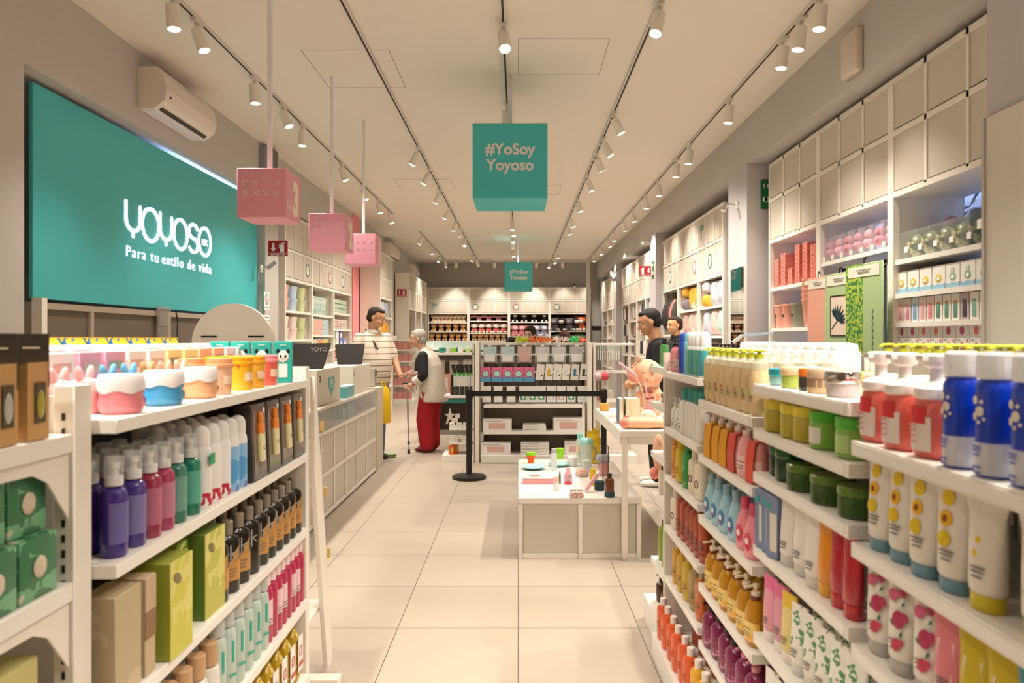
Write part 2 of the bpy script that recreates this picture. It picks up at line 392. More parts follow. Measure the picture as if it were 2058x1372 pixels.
for i, (b, sh, dc) in enumerate(zip(LB, LSH, ({(0, 2): 'teal', (1, 0): 'text'}, {(0, 2): 'pink'}, {(0, 1): 'teal'}))):
    shelf_unit('white shelving with grey doors above bowls and storage, ' + ('next to the pale column', 'middle unit behind the cashier', 'beside the pink wall')[i], 'L', -2.80, b, .3, *LZ, sh, decals=dc, back=M('8f8378', .7) if i < 2 else M('c0686c', .7))
shelf_unit('white shelving unit standing out from the pink wall, full of cushions', 'L', -2.42, (12.66, 13.9), .36, 2.976, 2.52, 2.17, (1.83, 1.45, 1.0, .55), back=M('8d7c78', .7))
for i, (y0, y1) in enumerate(((16.3, 17.35), (17.35, 18.4), (18.4, 19.45))):
    shelf_unit('white wall cabinet above hanging clothes, ' + ('at the red extinguisher sign', 'middle of the far run', 'in the far corner')[i], 'L', -2.46, (y0, y1), .32, 2.93, 2.52, 2.12, (.5,), back=M('7c7168', .7))
for i in range(4):
    x0 = -2.50+i*1.122
    shelf_unit('white far wall cabinet over plush toys, ' + ('in the corner with the green flag', 'with the bear logo ringed in teal', 'with the pink ringed logo', 'behind the steel post')[i], 'B', 19.9, (x0, x0+1.122), .4, 2.85, 2.49, 2.13,
               ((1.89, 1.64, 1.38, 1.1, .7), (1.93, 1.6, 1.38, 1.1, .7), (1.9, 1.5, 1.15, .7), (1.65, 1.42, 1.1, .7))[i], decals={(0, 0): ('flag', 'teal', 'pink', 'teal')[i], (1, 2 if i == 0 else 0): 'text' if i in (0, 2) else None}, back=M('43342b', .8))
# right wall
RB = ((3.40, 4.575), (4.575, 5.68), (5.68, 6.80))
RSH = ((1.93, 1.72, 1.54, 1.36, 1.0, .6), (2.03, 1.0, .6), (1.91, 1.535, 1.2, .8))
for i, (b, sh) in enumerate(zip(RB, RSH)):
    shelf_unit('white shelving before the shop window, ' + ('stocked with boxed bottles and wreaths', 'with hanging printed boards', 'with pink boxes and tumblers')[i], 'R', 2.36, b, .45, 3.075, 2.727, 2.345, sh, openback=True)
for i, (b, sh, dc) in enumerate((((8.1, 9.25), (1.83, 1.475, 1.1, .7), {(0, 1): 'teal', (1, 2): 'flag'}), ((9.25, 10.4), (1.83, 1.475, 1.1, .7), {(0, 0): 'pink'}), ((10.4, 11.5), (1.5, 1.1, .7), {(0, 1): 'teal'}))):
    shelf_unit('white shelving between the grey pillars, ' + ('nearest one with grey cushions', 'middle one with yellow and pink cushions', 'far one with hanging bags')[i], 'R', 2.30, b, .4, 2.976, 2.57, 2.18, sh, decals={(r, 2-c): v for (r, c), v in dc.items()}, back=M('6f6862', .7))
for i in range(4):
    y0 = 12.05+i*1.0
    shelf_unit('white shelving behind the red sign, ' + ('next to the pillar', 'second past the pillar', 'third past the pillar', 'at the floodlight pole')[i], 'R', 2.30, (y0, y0+1.0), .4, 2.976, 2.57, 2.18, (1.8, 1.45, 1.1, .7) if i % 2 == 0 else (1.1, .7), decals={(0, 1): ('teal', 'pink', None, 'teal')[i]} if i != 2 else None, back=M('8a8078', .7))
for i in range(3):
    y0 = 16.55+i*1.08
    shelf_unit('white shelving with hats by the end wall, ' + ('nearest the floodlight', 'middle one', 'last one in the corner')[i], 'R', 2.30, (y0, y0+1.08), .4, 2.976, 2.57, 2.18, (1.8, 1.45, 1.1, .7), back=M('77707a', .7))
# ---------------------------------------------------------------- teal wall board in its niche
e = empty('wall_sign_board', 'large teal illuminated board with white brand lettering on the wall', 'sign board', (-2.88, 6.13, 2.31))
def board_m(Y, z): return (Y-6.13, z-2.31)
obj('panel', MB().box(-.025, 0, 4.28-6.13, 7.96-6.13, 1.68-2.31, 2.965-2.31).bevel(.006).mesh(), M('46b9bd', .45), e)
GL = M((.92, .93, 1.0), .5, emit=.75, name='lit_letters')
Rb = Matrix.Translation((.012, 0, 0)) @ Matrix.Rotation(PI/2, 4, 'Z')       # XZ stroke plane -> YZ plane facing +X
def arc(cx, cz, rx, rz, a0, a1, n=14): return [(cx+rx*math.cos(math.radians(a0+(a1-a0)*k/n)), cz+rz*math.sin(math.radians(a0+(a1-a0)*k/n))) for k in range(n+1)]
def letter(kind, x0, x1):
    m = MB(); w = .030; a = x0-6.13; b = x1-6.13; cx = (a+b)/2; r = (b-a)/2-w/2; zt, zb = 2.462-2.31, 2.188-2.31
    if kind == 'O': m.stroke(arc(cx, (zt+zb)/2+.0, r, (zt-zb)/2-w/2+.004, 0, 360, 28)[:-1], w, .01, True, Rb)
    if kind == 'Y':
        m.stroke([(cx-r, zt-w/2), (cx-r, zb+.15)] + arc(cx, zb+.135, r, .08, 180, 360, 14) + [(cx+r, zb+.15), (cx+r, zt-w/2-.01)], w, .01, False, Rb)
        m.stroke([(cx, zb+.055), (cx, zb+w/2)], w, .01, False, Rb)
    if kind == 'S':
        q = (zt-zb-w)/4; zc = (zt+zb)/2
        m.stroke(arc(cx, zc+q, r, q, 25, 270, 16) + arc(cx, zc-q, r, q, 90, -155, 16), w, .01, False, Rb)
    obj('lettering', m.mesh('letter', False), GL, e)
for k, a, b in (('Y', 5.27, 5.50), ('O', 5.50, 5.786), ('Y', 5.776, 5.998), ('O', 6.003, 6.28), ('S', 6.285, 6.485), ('O', 6.477, 6.757)): letter(k, a, b)
tr = (PI/2, 0, PI/2)
text('lettering', 'MX', .082, GL, e, (.004, 6.617-6.13, 2.292-2.31), tr, .0012, extrude=.004, fit=.115)
text('lettering', 'Para tu', .118, GL, e, (.004, 5.285-6.13, 2.045-2.31), tr, .0, 'LEFT', extrude=.003, spacing=1.2, fit=.47)
text('lettering', 'estilo de vida', .118, GL, e, (.004, 5.82-6.13, 2.045-2.31), tr, .001, 'LEFT', extrude=.003, spacing=1.2, fit=.935)
# cold light strip along the top of the niche
e = empty('led_strip', 'cool blue LED strip shining in the gap above the teal board', 'LED strip', (-3.03, 6.9, 2.72))
obj('strip', MB().box(-.01, .01, -.85, .9, -.006, .006).mesh(), M((.35, .5, 1.0), .5, emit=12), e)
L = bpy.data.lights.new('led', 'AREA'); L.shape = 'RECTANGLE'; L.size = 1.8; L.size_y = .03; L.energy = 11; L.color = (.35, .5, 1.0)
l = bpy.data.objects.new('led_lamp', L); C.objects.link(l); l.parent = e; l.location = (0, 0, .012); l.rotation_euler = (PI, 0, PI/2)
# cabinets below the board, its shade put into their panel colour
for i, (a, b) in enumerate(((4.3, 4.88), (4.88, 5.96), (5.96, 7.0), (7.0, 7.94))):
    e = empty('wall_cabinet', 'shade-darkened brown-grey panelled cabinet under the teal board, ' + nth(i) + ' from the near pier', 'cabinet', (-2.9, a, 0))
    obj('panel', MB().box(-.2, 0, .02, b-a-.02, .02, 1.62).mesh(), SHADEP, e)
    m = MB(); m.box(-.2, .02, 0, .02, 0, 1.66); m.box(-.2, .02, b-a-.02, b-a, 0, 1.66); m.box(-.2, .02, .02, b-a-.02, 1.62, 1.66)
    obj('frame', m.mesh(), M('a89a88', .6), e)
tag(obj('post', MB().box(-2.86, -2.80, 4.24, 4.29, 0, 1.68).mesh(), WHITE), 'thin white upright post between pier and dark cabinets', 'post')
# ---------------------------------------------------------------- cashier counter
e = empty('cashier_counter', 'long cream cashier counter with grey panels and glass display top', 'counter', (-1.535, 3.9, 0))
L_ = 4.3
m = MB(); m.box(-.6, -.02, .0, L_-.39, .03, .70); obj('body', m.mesh(), DOORM, e)
m = MB()
for z in (.02, .345, .675): m.box(-.02, 0, 0, L_-.4, z, z+.03)
ysd = [0, .42, .85, 1.28, 1.72, 2.12, 2.52, 2.96, 3.39, 3.82]
for y in ysd: m.box(-.02, 0.001, y, y+.025, .02, .705)
obj('frame', m.mesh(), WHITE, e)
for r, (za, zb) in enumerate(((.05, .345), (.375, .675))):
    for a, b in zip(ysd, ysd[1:]):
        obj('panel', cached(('cp', r, round(b-a, 2)), lambda: MB().box(-.019, -.008, .03, b-a-.005, za+.005, zb-.005).mesh()), M('cdc5b8', .5), e, (0, a, 0))
m = MB(); m.box(-.019, 0, 0, L_-.4, .706, .709); m.box(-.008, 0, .02, 2.54, .712, .87); m.box(-.008, 0, 2.57, L_-.42, .712, .87)
obj('display_glass', m.mesh(), CLEAR, e)
obj('display_back', MB().box(-.3, -.28, 0, L_-.4, .71, .87).mesh(), M('7a6f68', .6), e)
obj('worktop', MB().box(-.6, -.0, 0, L_-.4, .872, .892).mesh(), M('d9d0c2', .35), e)
obj('end_panel', MB().box(-.62, .0, L_-.38, L_, .0, .9).mesh(), M('cfc5b5', .5), e)
def till_box(num, y0, y1, ztop, where):
    e = empty('till_screen_box', f'cream till housing marked {num} standing on the counter {where}', 'till housing', (-1.6, y0, .894))
    W = y1-y0; obj('housing', MB().box(-.42, 0, 0, W, 0, ztop-.892).bevel(.008).mesh(), M('d8d0bf', .5), e)
    text('number', num, .075, BLACK, e, (.002, .08 if num == '2' else .03, ztop-.892-.1), tr, .001)
    if num == '2':
        pts = [(.0+.16*math.sin(t)**3*.5, (.13*math.cos(t)-.05*math.cos(2*t)-.02*math.cos(3*t)-.01*math.cos(4*t))*.62) for t in [2*PI*k/32 for k in range(32)]]
        obj('heart', MB().prism([(x*1.35, z) for x, z in pts], .003, Rb).mesh('heart', False), M('57a8a2', .5), e, (-.01, .44, .15))
        text('lettering', 'ESTO ES\nYOYOSO\nENJOY', .026, M('e3efe9', .6), e, (.0035, .44, .178), tr, .0005, extrude=.0005)
    return e
till_box('2', 5.74, 6.48, 1.185, 'beside the round-topped board'); till_box('1', 7.0, 7.8, 1.17, 'in front of the cashier')
def monitor(loc, rz, label, txt):
    e = empty('point_of_sale_screen', label, 'screen', loc, rz)
    m = MB(); m.prism([(-.15, 0), (.10, 0), (.15, .22), (-.16, .21)], .03, Matrix.Rotation(-.3, 4, 'X')); obj('screen_back', m.mesh(), M('2e2a29', .4), e)
    if txt: text('lettering', txt, .05, M('a9a4a0', .5), e, (.06, -.002+.04, .14), (PI/2-.3+0, 0, 0), .0, extrude=.001)
    obj('stand', MB().box(-.06, .06, .02, .12, -.0, .012).mesh(), BLACK, e)
monitor((-1.73, 6.0, 1.193), 0, 'dark slanted till screen above the housing marked 2', 'YOYO')
monitor((-1.71, 7.45, 1.178), .5, 'dark slanted till screen in front of the man in the striped shirt', '')
thing('acrylic_brochure_box', 'small blue acrylic box between the two till housings', 'acrylic box', [('box', MB().box(-.09, 0, 0, .3, 0, .1).mesh(), M('4fb0bb', .2, alpha=.8)), ('lid', MB().box(-.09, 0, 0, .3, .1, .108).mesh(), M('bfe3e6', .3))], (-1.57, 6.6, .893))
thing('card_terminal', 'small grey chrome stand at the far end of the counter', 'card terminal', [('stand', MB().box(-.1, 0, 0, .1, 0, .2).bevel(.01).mesh(), M('b6b2ad', .3, .5)), ('keypad', MB().box(0, .01, .02, .08, .12, .18).mesh(), M('5c5955', .5))], (-1.60, 8.05, .905))
# products inside the glass display
for i, (y, c) in enumerate(((4.3, '2c3a3c'), (4.9, '33484a'), (5.4, '2c3a3c'), (6.7, '2b9a8c'), (6.95, '2b9a8c'), (7.4, '7b3345'))):
    thing('boxed_trinket', f'small dark box inside the glass counter display, {nth(i)} from the near end', 'box', [(None, cached('trk', lambda: MB().box(-.1, 0, -.12, .12, 0, .09).bevel(.006).mesh()), M(c, .4))], (-1.6, y, .711))
# round-topped board behind the goods
e = empty('round_topped_board', 'large white round-topped board with two slots standing on the counter', 'display board', (-1.83, 4.62, .893))
pts = [(-.262, 0)] + [(.262*math.cos(a), .51+.262*math.sin(a)) for a in [PI-PI*k/32 for k in range(33)]] + [(.262, 0)]
obj('board', MB().prism(pts, .035).mesh(), M('efe8de', .45), e)
obj('slot', MB().box(-.2, -.1, -.002, .0, .555, .565).mesh(), BLACK, e); obj('slot', MB().box(.1, .2, -.002, .0, .555, .565).mesh(), BLACK, e)
# hanging plastic bag and cables under the board
thing('document_pouch', 'clear plastic pouch with a leaflet hanging under the teal board', 'pouch', [('pouch', MB().box(0, .012, -.1, .12, 0, .3).mesh(), M('b8aea2', .2, alpha=.3)), ('leaflet', MB().box(.003, .008, -.06, .08, .14, .26).mesh(), M('8d8276', .6))], (-2.87, 5.82, 1.40))
thing('wall_cable', 'thin dark cable hanging down beside the document pouch', 'cable', [(None, MB().stroke([(0, .3), (.03, .2), (.02, .1), (.06, 0), (0, -.12), (.02, -.3), (.01, -.9)], .006, .006, False, Matrix.Rotation(PI/2, 4, 'Z')).mesh(), BLACK)], (-2.872, 6.06, 1.38))
thing('cable_socket', 'beige cable cover and wire hanging behind the round-topped board', 'cable cover', [('cover', MB().box(0, .02, -.03, .03, 0, .12).mesh(), M('a08c80', .6)), ('wire', MB().stroke([(0, 0), (.03, -.05), (-.04, -.12), (.0, -.2)], .005, .005, False, Matrix.Rotation(PI/2, 4, 'Z')).mesh(), PAPER)], (-2.87, 6.75, 1.52))
# ---------------------------------------------------------------- air conditioners
def aircon(y, L, z, label, x=-2.80):
    e = empty('air_conditioner', label, 'air conditioner', (x, y, z))
    prof = [(0, 0), (.12, .0), (.2, .06), (.22, .14), (.2, .24), (.15, .31), (0, .31)]
    rot = Matrix.Identity(4)
    m = MB(); m.prism(prof, L); m.bevel(.008); obj('body', m.mesh(), M('ded3c6', .35), e)
    m = MB(); m.prism([(.13, .007), (.155, .026), (.15, .03), (.125, .01)], L-.12, Matrix.Translation((.004, .06, -.004))); obj('outlet_slot', m.mesh(), BLACK, e)
    m = MB(); m.prism([(.02, -.006), (.115, -.006), (.12, .0), (.02, .0)], L-.08, Matrix.Translation((0, .04, 0))); obj('louvre', m.mesh(), M('e6e2ea', .3), e)
    obj('logo', MB().cyl((.2, .07, .1), (.216, .07, .1), .01).mesh(), BLACK, e)
aircon(5.3, .88, 3.13, 'white wall air conditioner above the teal board'); aircon(15.0, .85, 3.13, 'white air conditioner high up behind the last pink cube'); aircon(18.1, .85, 3.0, 'white air conditioner in the far corner by the ceiling')
thing('cable_duct', 'grey vertical cable duct under the ceiling beside the pink cube', 'duct', [('duct', MB().box(0, .05, 0, .08, 0, .5).mesh(), M('8f8f98', .5)), ('cover', MB().box(0, .1, .09, .3, .05, .5).mesh(), M('6d675f', .6))], (-2.80, 7.8, 3.03))
# ---------------------------------------------------------------- hanging cubes
def icon_set(s):
    m = MB(); q = s*.045
    def I(cx, cz, *pls):
        for pl in pls:
            cl = pl[0] == 'c'; pts = pl[1:] if cl else pl
            m.stroke([(cx+x*q, cz+z*q) for x, z in pts], s*.008, .002, cl)
    def circ(r, x=0, z=0, n=10): return ('c',) + tuple((x+r*math.cos(2*PI*k/n), z+r*math.sin(2*PI*k/n)) for k in range(n))
    xs = [-.32*s, -.107*s, .107*s, .32*s]; z1, z2 = .11*s, -.09*s
    I(xs[0], z1, ((-1.6, 1), (-1.2, 1), (-1.2, -1), (1.5, -1), (1.5, .2), (.6, .6), (-.6, .4)), circ(.25, -1, -1.4), circ(.25, 1.2, -1.4))
    I(xs[1], z1, ('c', (-.9, .6), (0, .9), (.9, .6), (.8, -1), (0, -1.3), (-.8, -1)), ((-.4, .2), (-.2, .2)), ((.2, .2), (.4, .2)))
    I(xs[2], z1, ('c', (-.8, .5), (-.4, 1.1), (.4, 1.1), (.8, .5), (.7, -1), (-.7, -1)), circ(.5, 0, .3))
    I(xs[3], z1, ((-1.2, 1.2), (1.2, -1.2)), ((1.2, 1.2), (-1.2, -1.2)), ((.5, -.2), (.9, -.9)))
    I(xs[0], z2, ('c', (-1, .7), (1, .7), (1, -1.1), (-1, -1.1)), ((0, .7), (0, -1.1)), ((-1, -.1), (1, -.1)), ((-.4, 1.2), (0, .7), (.4, 1.2)))
    I(xs[1], z2, ('c', (-1.3, 1.2), (-.3, 1.2), (-.3, -.2), (-1.3, -.2)), ('c', (0, .2), (1.4, .2), (1.4, -1.2), (0, -1.2)), ((.3, .2), (.7, 1), (1.1, .2)))
    I(xs[2], z2, ('c', (-1.5, .3), (-.5, .9), (.5, .9), (1.5, .3), (.9, -.2), (.9, -1.2), (-.9, -1.2), (-.9, -.2)), ((0, 1.4), (0, .9)))
    I(xs[3], z2, ('c', (-1.2, .1), (-.3, .1), (-.3, -1.2), (-1.2, -1.2)), ('c', (.2, .1), (1.1, .1), (1.1, -1.2), (.2, -1.2)), ((-.7, .1), (-.7, 1)), ((.6, .1), (.6, 1.3)))
    return m.mesh('icons', False)
IC = icon_set(.29)
def cube(s, cx, cy, z0, mat, label, rz=0, kind='pink', num=None):
    e = empty('hanging_sign_cube', label, 'hanging sign', (cx, cy, z0), rz)
    obj('cube', MB().box(-s/2, s/2, -s/2, s/2, 0, s).bevel(.004, 1).mesh(), mat, e)
    obj('hanging_pole', MB().box(-.013, .013, -.013, .013, s, CEIL-z0-.001).mesh(), M('e9e6e8', .4), e)
    if kind == 'pink':
        obj('icons', IC, M('fff0ee', .6), e, (0, -s/2-.0025, s/2+.03))
        obj('wire_loop', MB().stroke(arc(0, 0, .025, .025, 0, 180, 8), .004, .004).mesh('loop', False), BLACK, e, (-.02, -.02, s))
        if num:
            text('number', num, .27, M('f1e3cf', .6), e, (s/2+.0005, .04, .045), tr, .016, extrude=.001, sx=.8)
            if num == '3': text('lettering', 'Caja', .07, M('efd3c8', .6), e, (s/2+.0005, -.085, .06), tr, .001, extrude=.001, sx=.7)
    else:
        LM = M('e6dcd6', .6)
        for rot, off in (((PI/2, 0, 0), (0, -s/2-.001)), ((PI/2, 0, PI/2), (s/2+.001, 0))):
            text('lettering', '#YoSoy', s*.205, LM, e, (off[0], off[1], s*.585), rot, s*.006, extrude=.001)
            text('lettering', 'Yoyoso', s*.205, LM, e, (off[0], off[1], s*.375), rot, s*.006, extrude=.001)
PK = M('e39aab', .5, name='pink_cube')
cube(.29, -1.515, 4.40, 2.155, PK, 'pink hanging cube with icons and a large 3, above the counter', num='3')
cube(.29, -1.515, 5.86, 2.142, PK, 'middle pink hanging cube with icons and a large 2', num='2')
cube(.29, -1.5, 7.0, 2.146, PK, 'smallest pink hanging cube with icons, deepest over the counter', num='1')
TQ = M('48bcc2', .5, name='teal_cube')
cube(.58, -.063, 5.86, 2.523, TQ, 'large teal hanging cube reading yosoy yoyoso over the aisle', kind='teal')
cube(.58, .0, 15.3, 2.45, TQ, 'smaller looking teal hanging cube near the far wall', rz=.03, kind='teal')
# ---------------------------------------------------------------- signs
def ext_sign(loc, s, label, flip=1, wall=0):
    e = empty('extinguisher_sign', label, 'sign', loc)
    obj('plate', MB().box(-.105*s, .105*s, 0, .004, -.085*s, .085*s).mesh(), M('b01622', .4), e)
    lm = M('f0e2dc', .6)
    m = MB(); m.prism([(x*s+flip*-.05*s, z*s) for x, z in ((-.013, .055), (.013, .055), (.013, .0), (.028, .0), (0, -.035), (-.028, 0), (-.013, 0))], .002)
    m.stroke([(-.1*s, -.052*s), (.1*s, -.052*s)], .003*s, .002); obj('arrow', m.mesh('arrow', False), lm, e, (0, -.002, 0))
    m = MB(); m.prism([(flip*.045*s+x*s, z*s) for x, z in ((-.022, -.045), (.022, -.045), (.022, .03), (.012, .045), (-.012, .045), (-.022, .03))], .002)
    m.stroke([(flip*.045*s, .05*s), (flip*.045*s+.03*s, .06*s)], .012*s, .002); m.stroke([(flip*.045*s, .055*s), (flip*.045*s-.03*s, .04*s), (flip*.045*s-.035*s, 0)], .005*s, .002)
    obj('extinguisher_symbol', m.mesh('ext', False), lm, e, (0, -.002, 0))
    text('lettering', 'EXTINTOR', .03*s, lm, e, (0, -.001, -.08*s), (PI/2, 0, 0), .0003, extrude=.0005, sx=1.1)
    if wall: obj('bracket', MB().box(min(0, wall), max(0, wall), 0.001, .003, .075*s, .08*s).mesh(), WHITE, e)
ext_sign((-2.665, 8.0, 2.44), 1.03, 'red and white sign for the extinguisher on the pale column beside the teal board', 1, -.14)
ext_sign((-2.63, 16.293, 2.47), 1.0, 'small red extinguisher sign on the end of the far wall cabinets', 1)
ext_sign((2.1, 11.9, 2.55), 1.0, 'red extinguisher sign sticking out from the far pillar', -1, .1)
e = empty('no_smoking_sign', 'white notice with a red prohibition circle on the pale column', 'sign', (-2.80, 8.02, 1.86))
obj('plate', MB().box(0, .004, -.08, .08, -.1, .1).mesh(), PAPER, e)
obj('prohibition_symbol', MB().stroke(arc(0, .015, .052, .052, 0, 360, 20)[:-1], .012, .003, True, Rb).stroke([(-.035, .05), (.035, -.02)], .012, .003, False, Rb).mesh('no', False), M('b5202a', .5), e, (-.007, 0, 0))
text('lettering', 'NO FUMAR', .024, M('2c5a40', .6), e, (.005, 0, -.085), tr, extrude=.0005)
e = empty('safety_notice', 'paper notice with yellow and black lines under the prohibition sign', 'notice', (-2.80, 8.02, 1.55))
obj('sheet', MB().box(0, .004, -.1, .1, -.15, .15).mesh(), PAPER, e)
m = MB()
for i in range(9): m.box(.004, .006, -.085+.1*(i % 2)*0, .085, .12-.032*i, .13-.032*i)
obj('print', m.mesh(), M('6b6b52', .6), e)
e = empty('wall_camera', 'small silver wall camera lamp with a cable on the pale column', 'camera', (-2.80, 7.85, 2.2))
obj('mount', MB().box(0, .012, -.03, .03, -.04, .04).mesh(), WHITE, e); obj('arm', MB().cyl((0, 0, 0), (.1, 0, .03), .01).mesh(), CHROME, e)
obj('housing', MB().bar((.08, -.03, .0), (.16, .0, .07), .05, .04).mesh(), M('8d9094', .4, .4), e); obj('cable', MB().stroke([(0, 0), (-.04, -.02), (-.1, -.07), (-.11, -.18)], .008, .008, False, Matrix.Rotation(PI/2, 4, 'Z')).mesh('cb', False), M('8d9094', .5), e, (.01, 0, 0))
thing('smoke_detector_box', 'square white box fixed high on the right beam', 'alarm box', [('box', MB().box(-.05, 0, -.11, .11, -.14, .14).bevel(.02, 3).mesh(), M('d8c9bb', .5)), ('seam', MB().box(-.012, -.002, -.113, .113, -.143, .143).mesh(), M('b5a698', .6))], (2.206, 4.72, 3.30))
e = empty('flood_light', 'round chrome emergency floodlight on a bracket by the steel pole', 'floodlight', (2.14, 16.05, 2.88))
obj('bracket', MB().bar((.08, 0, .12), (0, 0, 0), .02).mesh(), M('6d6a66', .5), e)
obj('reflector', MB().loft([(.06, .06, .1), (.13, .13, .0), (.14, .14, -.01), (.12, .12, -.012), (.03, .03, .04)], 24, Matrix.Rotation(-2.2, 4, 'Y') @ Matrix.Rotation(-.5, 4, 'X')).mesh(), CHROME, e, (-.02, 0, -.06))
obj('bulb', MB().ell((-.06, -.02, -.08), .045).mesh(), M((1, .9, .75), .5, emit=3), e)
def exit_sign(loc, rz, label):
    e = empty('emergency_exit_sign', label, 'sign', loc, rz); obj('plate', MB().box(-.08, .08, 0, .006, -.14, .14).mesh(), M('14703c', .4), e)
    m = MB(); m.stroke([(-.04, .08), (.04, .08)], .04, .002); m.stroke([(-.04, -.05), (.04, -.05)], .05, .002); obj('symbol', m.mesh('sy', False), M('d9ece0', .5), e, (0, -.002, 0))
exit_sign((2.40, 6.9, 2.82), 0, 'green emergency sign on the purple-grey pillar behind the cabinets'); exit_sign((2.185, 11.7, 2.55), -PI/2, 'small green emergency sign on the far pillar')
e = empty('wall_spotlight', 'small chrome clamp lamp high on the grey pillar', 'clamp lamp', (2.19, 7.2, 2.77)); obj('plate', MB().box(-.012, 0, -.03, .03, -.04, .04).mesh(), WHITE, e)
obj('arm', MB().cyl((0, 0, 0), (-.09, .03, .02), .008).cyl((-.09, .03, .02), (-.12, 0, -.03), .008).mesh(), CHROME, e); obj('head', MB().cyl((-.12, 0, .01), (-.15, -.02, -.06), .022, .028).mesh(), CHROME, e)
e = empty('pillar_mirror', 'tall narrow mirror with a white frame on the grey pillar', 'mirror', (2.19, 7.2, 0))
obj('glass', MB().box(-.012, -.008, -.24, .2, .9, 2.14).mesh(), M('cfd4d6', .02, 1), e)
obj('frame', MB().stroke([(-.25, .89), (.21, .89), (.21, 2.15), (-.25, 2.15)], .02, .014, True, Matrix.Rotation(PI/2, 4, 'Z')).mesh('mf', False), WHITE, e)
thing('security_camera', 'tiny white dome camera on top of the far wall cabinets', 'camera', [('body', MB().cyl((0, 0, 0), (0, 0, .05), .03).mesh(), WHITE), ('lens', MB().ell((0, -.01, .07), .025).mesh(), BLACK)], (1.55, 19.93, 2.85))
thing('black_wall_panel', 'small black panel on the grey wall past the steel post', 'panel', [(None, MB().box(-.13, .13, -.02, 0, -.06, .06).mesh(), BLACK)], (2.15, 19.85, 1.72))
thing('white_wall_panel', 'wide white panel standing against the near pier at the shelving', 'panel', [('panel', MB().box(-.02, 0, -3.2, 0, 0, 2.46).mesh(), M('d6cfc4', .5)), ('edge_strip', MB().box(-.03, -.0, 0.001, .02, 0, 2.46).mesh(), M('bfb8ae', .5))], (2.186, 3.34, 0))
# ---------------------------------------------------------------- queue barrier
def stanchion(x, y, label):
    e = empty('queue_post', label, 'queue barrier post', (x, y, 0))
    obj('base', MB().loft([(.172, .172, .0), (.176, .176, .012), (.172, .172, .03), (.05, .05, .045), (.035, .035, .05)], 32).mesh(), BLACK, e)
    obj('pole', MB().cyl((0, 0, .045), (0, 0, .83), .031, n=20).mesh(), M('1b1817', .4), e)
    obj('belt_head', MB().loft([(.036, .036, .82), (.038, .038, .83), (.038, .038, .905), (.03, .03, .92), (0, 0, .922)], 20).mesh(), BLACK, e)
stanchion(-.505, 7.43, 'black queue post in front of the phone accessory shelves'); stanchion(.88, 7.43, 'black queue post behind the tall white table')
thing('barrier_belt', 'black retractable belt stretched between the two queue posts', 'belt', [(None, MB().box(-.47, .845, 7.427, 7.430, .845, .9).mesh(), BLACK)], (0, 0, 0))
# ---------------------------------------------------------------- product kinds: each returns a list of parts for thing()
def LO(key, rows, n=20, sharp=True): return cached(key, lambda: MB().loft(rows, n).mesh(key if isinstance(key, str) else key[0]))
def wrap(key, rx, ry, z0, z1, a0, a1, sq=2, n=14):
    """a label: curved sheet around a body, front is -Y"""
    def f():
        m = MB(); V = []
        for i in range(n+1):
            a = math.radians(a0+(a1-a0)*i/n)-PI/2; c, d = math.cos(a), math.sin(a)
            x, y = rx*math.copysign(abs(c)**(2/sq), c), ry*math.copysign(abs(d)**(2/sq), d)
            V.append((m.b.verts.new((x, y, z0)), m.b.verts.new((x, y, z1)), m.b.verts.new((x*.98, y*.98, z0)), m.b.verts.new((x*.98, y*.98, z1))))
        for a, b in zip(V, V[1:]):
            for q in ((a[0], b[0], b[1], a[1]), (a[2], a[3], b[3], b[2]), (a[1], b[1], b[3], a[3]), (a[0], a[2], b[2], b[0])):
                fc = m.b.faces.new(q); fc.smooth = True
        return m.mesh('label')
    return cached(key, f)
def lines(key, w, zs, h=.0013, rx=0, n=1):
    """small printed text lines on a flat or slightly curved front"""
    def f():
        m = MB()
        for i, z in enumerate(zs):
            ww = w*(1-.3*(i % 3)/2)
            m.box(-ww/2, ww/2, -.0004, .0004, z-h, z+h)
        return m.mesh('print')
    return cached(key, f)
def liquid(c, t=.45):
    if isinstance(c, str): c = tuple(min(1, (v*1.0)**.84) for v in srgb(c))
    return M(c, .12, trans=t*.5, coat=.3)
def plastic(c): return M(c, .35)
def k_spray(col, lab, h=.142, r=.026):
    return [('body', LO(('spb', h, r), [(r*.93, r*.93, 0), (r, r, .004), (r, r, h*.9), (r*.8, r*.8, h*.97), (r*.45, r*.45, h), (r*.45, r*.45, h+.004)]), M(col, .12, trans=.25, coat=.4)),
            ('pump', LO(('spp', r), [(r*.68, r*.68, 0), (r*.68, r*.68, .018), (r*.3, r*.3, .02), (r*.3, r*.3, .034), (r*.42, r*.42, .035), (r*.42, r*.42, .046), (0, 0, .047)]), plastic('e8e2e0'), (0, 0, h+.002)),
            ('cap', LO(('spc', r), [(r*.7, r*.7, 0), (r*.7, r*.7, .055), (r*.6, r*.6, .058), (0, 0, .0581)]), CLEAR, (0, 0, h+.004)),
            ('label', wrap(('spl', r, h), r*1.015, r*1.015, h*.2, h*.78, -55, 55), M(lab, .4, alpha=.75))]
